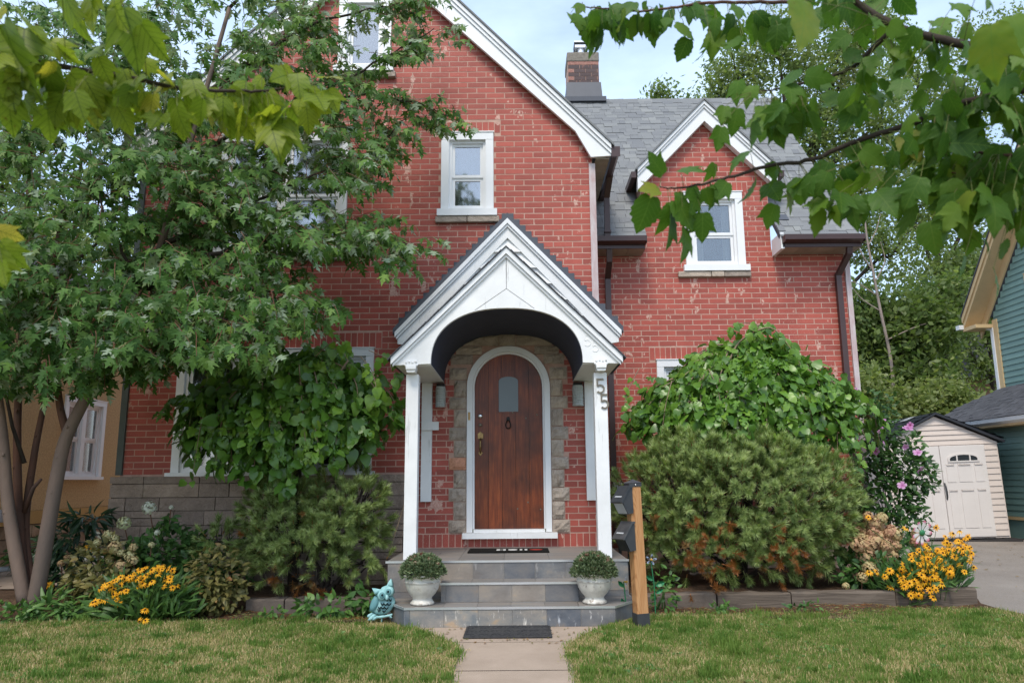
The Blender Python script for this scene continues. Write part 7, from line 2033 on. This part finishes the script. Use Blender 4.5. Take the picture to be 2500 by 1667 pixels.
for s_ in (0, 1):
    v = []; f = []; t_ = []
    for k in range(5):
        a = 2 * math.pi * k / 5 + s_ * .3; b = len(v); ca, sa = math.cos(a), math.sin(a)
        for rad_, w, z, tt in ((.08, .06, .02, .9), (.55, .38, .16, .45), (.95, .40, .22 + .1 * (k % 2), .3), (1.05, .12, .15, .25)):
            v += [(ca * rad_ - sa * w, sa * rad_ + ca * w, z), (ca * rad_ + sa * w, sa * rad_ - ca * w, z)]; t_ += [tt, tt]
        for i in range(3): f += [(b + 2 * i, b + 2 * i + 2, b + 2 * i + 3), (b + 2 * i, b + 2 * i + 3, b + 2 * i + 1)]
    MALLOW.append(Tmpl(v, f, t_))
for x, y, ti in pf: L.add(at(x, y, 9.12), rv(), Vector((rng.normal(0, .5), -.9, .3)), rng.uniform(.040, .062), ti + .15, rng.integers(2))
L.build(rs, MALLOW, M['rose'], 'flower', 40)
# low plants
def low(label, loc, n, sx, sy, h, mat, tms, size, tint, seed, name='ground_plant', cat='plant'):
    return shrub(label, cat, loc, [((loc[0], loc[1], loc[2] + h * .55), (sx, sy, h * .6), n)], mat, tms, size, tint, seed, stems=4, name=name, up=.45, twm='stalk')
low('low green leafy weeds under the left pine, behind the owl', (-1.85, 7.15, .02), 95, .30, .12, .16, 'shrub_green', OVATE, .095, .55, 71)
low('small patch of bright weeds at the lawn edge below the left pine', (-2.35, 7.08, .02), 22, .12, .06, .08, 'shrub_green', OVATE, .07, .8, 72)
low('leafy plant with bluish green leaves beside the owl and the step', (-1.50, 7.25, .02), 70, .16, .12, .24, 'shrub_green', OVATE, .10, .5, 73)
low('trailing green groundcover around the foot of the twin trunks', (-4.75, 7.1, .02), 420, .75, .22, .14, 'shrub_green', OVATE, .065, .62, 74)
low('tall narrow leaved green tuft beside the twin trunks', (-4.42, 7.12, .02), 90, .22, .15, .20, 'lance', LANCE, .16, .6, 75)
low('low green plant growing against the foundation of the stucco house', (-6.3, 9.6, .15), 140, .45, .2, .35, 'shrub_green', OVATE, .10, .4, 76)
low('white edged hosta like plant behind the sumac', (-4.95, 8.9, .1), 90, .40, .15, .5, 'hosta', OVATE, .12, .35, 77)
low('slim dark green stems with narrow leaves against the stone base', (-3.15, 8.1, .1), 120, .22, .12, .55, 'lance', LANCE, .13, .2, 78)
low('small weeds growing in the pine needle mulch below the big pine', (1.95, 7.18, .02), 40, .16, .07, .08, 'shrub_green', OVATE, .06, .7, 79)
low('small dark weeds in the mulch below the big pine, towards the driveway', (2.75, 7.22, .02), 34, .2, .06, .08, 'shrub_green', OVATE, .06, .4, 80)
low('green leafy weeds right behind the foot of the cedar post', (1.42, 7.28, .02), 85, .14, .12, .36, 'shrub_green', OVATE, .065, .6, 81)
low('shady green undergrowth below the dried hydrangea', (3.75, 7.85, .1), 190, .36, .15, .35, 'shrub_green', OVATE, .08, .3, 82)
low('narrow leaved undergrowth at the foot of the rose of Sharon', (4.55, 8.6, .1), 150, .35, .2, .5, 'lance', LANCE, .14, .3, 83)

# potted chrysanthemums
MUMT = []
for s_ in range(3):
    r = np.random.default_rng(90 + s_); v = []; f = []; t_ = []
    for k in range(9):
        d = np.array([r.normal(0, .45), r.normal(0, .45), 1.]); d /= np.linalg.norm(d); e = np.cross(d, r.normal(0, 1, 3)); e /= np.linalg.norm(e); c = d * r.uniform(.0, .5); b = len(v)
        v += [c, c + d * .45 + e * .16, c + d * .85, c + d * .45 - e * .16]; f += [(b, b + 1, b + 2), (b, b + 2, b + 3)]; tv = r.uniform(0, .6); t_ += [tv * .5, tv, tv + .15, tv]
    b = len(v); v += [(-.07, 0, .80), (.07, 0, .80), (0, .07, .86), (0, -.07, .86), (0, 0, .98)]; f += [(b, b + 2, b + 4), (b + 2, b + 1, b + 4), (b + 1, b + 3, b + 4), (b + 3, b, b + 4)]; t_ += [.86] * 5
    v = np.array(v)[:, [0, 2, 1]]; v[:, 2] *= -1
    MUMT.append(Tmpl(v, f, t_))
for pt_, red, lab in ((pots[0], .35, 'grey green budding chrysanthemum in the left pot near the owl'), (pots[1], .65, 'grey green budding chrysanthemum in the right pot near the cedar post')):
    x, y = pt_.location.x, pt_.location.y
    t = thing('chrysanthemum', lab, 'plant', (x, y, Z1 + .25)); L = Leaves(); L2 = Leaves()
    for _ in range(760):
        u = Vector(rng.normal(0, 1, 3)).normalized(); u.z = abs(u.z) * 1.0 - .12
        k = rng.uniform(.82, 1.03)
        p = Vector((x + u.x * .208 * k, y + u.y * .208 * k, Z1 + .27 + u.z * .205 * k)); 
        L.add(p - u * .02, u + Vector((0, 0, .5)) + rv(.2), rv(), rng.uniform(.030, .048), min(1, max(0, rng.normal(.5, .18))), rng.integers(3))
    for _ in range(9):
        u = Vector((rng.normal(0, .5), -.3 + rng.normal(0, .4), .9)).normalized(); p = Vector((x + u.x * .195, y + u.y * .195, Z1 + .265 + u.z * .185)); L2.add(p, u, rv(), .02, .98, 0)
    L.build(t, MUMT, M['mum'], 'sprig', 200, 'foliage'); L2.build(t, FLORETS[:1], M['mumred'] if 'mumred' in M else M['mum'], 'bud', 20)
    st = MB()
    for k in range(8): a = k * .8; st.tube([(x + .02 * math.cos(a), y + .02 * math.sin(a), Z1 + .25), (x + .12 * math.cos(a), y + .12 * math.sin(a), Z1 + .36)], .004, 5)
    st.build('stems', M['stalk'], t)

# ------------------------------------------------------------------ trees behind the house and the shed
def far_tree(label, x, y, base_z, h, crown, seed, tint=.5, trunk=.22, limbs=(), name='background_tree', size=.40, dens=.80, k=16, spread=.9, extra=None):
    t = thing(name, label, 'tree', (x, y, base_z)); r = np.random.default_rng(seed)
    tb = MB(); top = Vector((x, y, base_z + h))
    q = limb(tb, [(x, y, base_z), (x + .1, y, base_z + h * .35), (x - .1, y, base_z + h * .65), top], trunk, .04, n=8)
    for c, rad_, n in crown:
        a = q[int(len(q) * min(.8, max(.2, (c[2] - base_z) / h - .25)))]
        limb(tb, [a, (a + Vector(c)) / 2 + Vector((0, 0, .3)), c], trunk * .35, .03, n=6)
        for _ in range(5):
            e = Vector(c) + Vector((r.normal(0, .5) * rad_[0], r.normal(0, .5) * rad_[1], r.normal(0, .5) * rad_[2])); limb(tb, [Vector(c) - Vector((0, 0, rad_[2] * .3)), (Vector(c) + e) / 2, e], .035, .01, n=4, seg=3)
    tb.build('trunk', M['darkbark'], t, smooth=True)
    L = Leaves(); tm = [sprig_tmpl(k, seed * 10 + i, spread) for i in range(4)]
    for c, rad_, n in crown:
        for _ in range(int(n * dens)):
            u = Vector(r.normal(0, 1, 3)).normalized(); kk = r.random() ** .45
            p = Vector(c) + Vector((u.x * rad_[0], u.y * rad_[1], u.z * rad_[2])) * kk
            L.add(p, rv(), rv(), size * r.uniform(.6, 1.3), min(1, max(0, r.normal(tint, .16))), r.integers(4))
    L.build(t, tm, M['far_leaf'], limit=0, rest='crown', smooth=False)
    return t
def C(px, py, Y, rpx, rpy, n, ry=None):
    c = at(px, py, Y); s_ = Y / FPX
    return (c, (rpx * s_, (ry or rpx * s_ * .8), rpy * s_), n)
far_tree('tall airy tree behind the right end of the grey roof', 9.2, 22, 0, 12, [C(1800, 190, 22, 90, 90, 240), C(1900, 120, 22, 120, 110, 300), C(2030, 200, 22, 120, 110, 300), C(1990, 330, 22, 120, 100, 280), C(2100, 440, 22, 130, 110, 300), C(2060, 570, 22, 100, 90, 160), C(2150, 300, 22, 120, 110, 280), C(2170, 610, 22, 100, 80, 140), C(1755, 235, 22, 40, 40, 50), C(2100, 90, 22, 130, 90, 260)], 101, .50, .30)
far_tree('airy tree beyond the shed, its crown between grey roof and green house', 15.5, 25, 0, 12, [C(2240, 180, 25, 130, 110, 280), C(2360, 260, 25, 130, 120, 280), C(2300, 420, 25, 130, 110, 280), C(2420, 480, 25, 110, 110, 220), C(2230, 540, 25, 110, 90, 190), C(2350, 620, 25, 110, 80, 180), C(2440, 110, 25, 120, 110, 220), C(2420, 680, 25, 80, 60, 100), C(2250, 690, 25, 90, 50, 80)], 102, .50, .28)
far_tree('dark green leafy tree low behind the shed, left of the far house', 12.6, 20.5, 0, 6.5, [C(2140, 830, 20, 100, 90, 420), C(2240, 800, 20, 100, 80, 420), C(2200, 920, 20, 120, 60, 420), C(2300, 740, 20.5, 80, 60, 260), C(2110, 760, 20, 60, 60, 160)], 103, .34, .16, size=.50)
far_tree('small tree with drooping leaves in front of the far brown house', 16.3, 24, 0, 6.5, [C(2380, 700, 24, 70, 70, 240), C(2420, 780, 24, 60, 60, 170), C(2350, 660, 24, 80, 50, 180), C(2400, 890, 24, 45, 50, 60), C(2330, 830, 24, 50, 40, 70), C(2290, 900, 24, 50, 40, 90)], 104, .42, .10, size=.50)
far_tree('yellowish green bush mass behind the shed roof', 12.0, 18.5, 0, 2.6, [C(2140, 1000, 18.5, 70, 50, 260), C(2230, 1000, 18.5, 80, 40, 300), C(2310, 975, 18.5, 60, 35, 200), C(2110, 950, 18.5, 40, 50, 140)], 105, .78, .06, name='background_bush', size=.42)
far_tree('treetop just showing over the ridge of the grey roof', 6.2, 30, 0, 15.2, [C(1610, 232, 30, 32, 14, 40), C(1700, 262, 30, 60, 30, 40)], 106, .4, .2, size=.55)
far_tree('trees far left behind the stucco house, seen through the maple', -13, 30, 0, 7, [C(420, 820, 30, 200, 80, 300), C(200, 800, 30, 150, 80, 260)], 107, .45, .25, size=.8)
far_tree('leafy tree at the left behind the stucco house roof', -10.5, 22, 0, 8.0, [C(380, 640, 22, 110, 110, 300), C(120, 600, 22, 140, 110, 300), C(0, 420, 22, 120, 130, 200)], 108, .42, .25, size=.6)
t = thing('dead_tree', 'bleached bare dead stem rising behind the right corner of the brick house', 'tree', (10.0, 19, 0)); db = MB()
limb(db, [at(2185, 1000, 19), at(2175, 880, 19), at(2150, 760, 19), at(2135, 680, 19), at(2118, 590, 19), at(2110, 520, 19)], .05, .02, n=7)
for a_, b_, c_ in (((2150, 760), (2105, 730), (2080, 700)), ((2135, 690), (2160, 640), (2150, 590)), ((2130, 660), (2100, 610), (2098, 560)), ((2165, 830), (2230, 800), (2260, 790)), ((2120, 600), (2140, 560), (2150, 520)), ((2140, 720), (2090, 690), (2060, 690))):
    limb(db, [at(*a_, 19), at(*b_, 19), at(*c_, 19)], .02, .006, n=5)
db.build('trunk', M['deadwood'], t, smooth=True)

# ------------------------------------------------------------------ lawn grass and litter
nb = 330000
r = np.random.default_rng(77)
yy = 3.9 + (r.random(nb) ** 1.15) * 3.4
halfw = yy * .80 + .4
xx = (r.random(nb) * 2 - 1) * halfw
we_l = -.45 - np.maximum(0, yy - 5.75) ** 1.6 * .62 + .012 * np.sin(7 * yy) + .008 * np.sin(19 * yy)
we_r = .36 + np.maximum(0, yy - 5.75) ** 1.6 * .62 + .012 * np.sin(6 * yy + 2) + .008 * np.sin(17 * yy)
back = LAWN_BACK + .05 * np.sin(2.3 * xx) + .03 * np.sin(5.7 * xx + 1) + np.where(xx > 2.4, .12 * np.minimum(1, xx - 2.4), 0) + np.where(xx < -1.2, -.10, 0)
jit = r.normal(0, .030, nb)
keep = ((xx < we_l - .0 + jit) | (xx > we_r + jit)) & (yy < back + jit * 2.5) & (xx < 4.72 + .04 * np.sin(1.7 * yy) + .02 * np.sin(5 * yy) + jit)
keep &= ~((yy > 6.66) & (xx > -1.04 - (yy - 6.69) * .55) & (xx < .87 + (yy - 6.69) * .6))
xx, yy = xx[keep], yy[keep]; nb = len(xx)
pat_ = np.sin(1.9 * xx + .6) * np.sin(2.3 * yy + 1.) + .6 * np.sin(4.1 * xx + 3 * yy) + .5 * np.sin(7.3 * xx - 5.1 * yy + 2) + .35 * np.sin(13 * xx + 11 * yy)
green_zone = np.exp(-((xx - 2.6) / 1.7) ** 2 - ((yy - 6.35) / .45) ** 2) * 1.5 + np.where(xx > .3, .10, -.10) + np.exp(-((xx + 1.6) / .9) ** 2 - ((yy - 6.5) / .3) ** 2) * .6
straw = 1 / (1 + np.exp(-(pat_ * 1.5 - green_zone * 2.4 + .15)))
ti = np.where(r.random(nb) < .10 + .68 * straw, r.uniform(.58, .98, nb), r.uniform(.02, .52, nb) * (1 - .0 * straw))
hh = r.uniform(.014, .038, nb) * np.where(r.random(nb) < .06, 1.5, 1.) * np.where(ti > .6, .85, 1.); ww = r.uniform(.0016, .0034, nb)
for _c in range(420):
    qx, qy, qr = r.uniform(-4.5, 4.6), r.uniform(4.4, 7.2), r.uniform(.025, .085)
    m_ = (np.abs(xx - qx) < qr) & (np.abs(yy - qy) < qr * .8)
    hh[m_] *= r.uniform(1.3, 2.1); ti[m_] = np.clip(ti[m_] * .35 + r.uniform(-.05, .22), 0, 1); ww[m_] *= 1.25
an = r.uniform(0, 2 * np.pi, nb); le = np.where(ti > .6, r.normal(0, 1.1, nb), r.normal(0, .62, nb)); la = r.uniform(0, 2 * np.pi, nb)
zz0 = .020 + .012 * np.sin(1.3 * xx + .7) * np.sin(1.1 * yy + .4) + .006 * np.sin(3.1 * xx + 2 * yy)
cx_, sx_ = np.cos(an) * ww, np.sin(an) * ww
tx, ty = np.cos(la) * np.sin(le) * hh, np.sin(la) * np.sin(le) * hh; tz = np.abs(np.cos(le)) * hh + .004
V = np.stack([np.stack([xx - cx_, yy - sx_, zz0], 1), np.stack([xx + cx_, yy + sx_, zz0], 1),
              np.stack([xx + cx_ * .8 + tx * .45, yy + sx_ * .8 + ty * .45, zz0 + tz * .62], 1), np.stack([xx - cx_ * .8 + tx * .45, yy - sx_ * .8 + ty * .45, zz0 + tz * .62], 1),
              np.stack([xx + tx, yy + ty, zz0 + tz], 1)], 1).reshape(-1, 3)
Fi = np.array([(0, 1, 2), (0, 2, 3), (3, 2, 4)])[None] + 5 * np.arange(nb)[:, None, None]
me = mesh_np('grass', V, Fi.reshape(-1, 3), np.repeat(ti, 5), V * 0, M['grass'], False)
o = bpy.data.objects.new('grass', me); COL.objects.link(o); stuff(o); o['label'] = 'dry and green lawn grass either side of the front walk'
# broad leaved weeds and clover scattered through the turf
wd_ = Leaves()
for _ in range(230):
    cx0_, cy0_ = random.uniform(-4.5, 4.6), random.uniform(4.6, 7.0); wl, wr = walk_edge(cy0_)
    if wl - .12 < cx0_ < wr + .12 or (cy0_ > 6.6 and abs(cx0_) < 1.35) or cx0_ > 4.5: continue
    for _k in range(random.randint(4, 12)):
        a = random.uniform(0, 6.28); p = Vector((cx0_ + random.gauss(0, .05), cy0_ + random.gauss(0, .04), .028 + hgt(cx0_, cy0_)))
        wd_.add(p, Vector((math.cos(a), math.sin(a), random.uniform(.1, .7))), Vector((0, -.2, 1)) + rv(.25), random.uniform(.022, .055), random.uniform(.4, .95), random.randint(0, 1))
wroot = thing('lawn_weeds', 'small broad leaved weeds dotted through the lawn', 'weeds', (0, 6, .02)); wroot['kind'] = 'stuff'
wd_.build(wroot, OVATE, M['shrub_green'], limit=0, rest='weed_leaves')
# pine needle and leaf litter on the beds, flecks on walk and drive
lit = MB()
for _ in range(5200):
    if random.random() < .6: x, y = random.uniform(1.1, 4.6), random.uniform(7.0, 7.55)
    else: x, y = random.uniform(-3.4, -1.35), random.uniform(6.95, 7.5)
    a = random.uniform(0, 6.28); l_ = random.uniform(.012, .035); z = bed_h(x, y) + random.uniform(.004, .014)
    dx, dy = math.cos(a) * l_, math.sin(a) * l_
    lit.add([(x - dx, y - dy, z), (x + dx, y + dy, z + random.uniform(-.004, .006)), (x + dy * .10, y - dx * .10, z + .002)], [(0, 1, 2)], 0, random.choice([.3, .85, .9, .95]))
o = lit.build('needle_litter', M['needle'], None); stuff(o); o['label'] = 'brown needle litter on the garden beds'
lit = MB()
for _ in range(260):
    if random.random() < .55: x, y = random.uniform(4.9, 9), random.uniform(8, 13.6)
    else: x, y = random.uniform(-1.0, .9), random.uniform(6.0, 6.67)
    a = random.uniform(0, 6.28); l_ = random.uniform(.008, .022) * (1 if x < 4 else 1.9); z = .006 if x < 4 else .016 + max(0, y - 8) * .012
    v = [(x + l_ * math.cos(a + b) * k, y + l_ * math.sin(a + b) * k, z + random.uniform(0, .008)) for b, k in ((0, 1), (1.6, .5), (3.1, 1), (4.7, .5))]
    lit.add(v, [(0, 1, 2, 3)], 0, .9 if x > 4 else random.choice([.6, .75, .95]))
o = lit.build('leaf_litter', M['shrub_brown'], None); stuff(o); o['label'] = 'small dry leaf flecks on the walk and driveway'
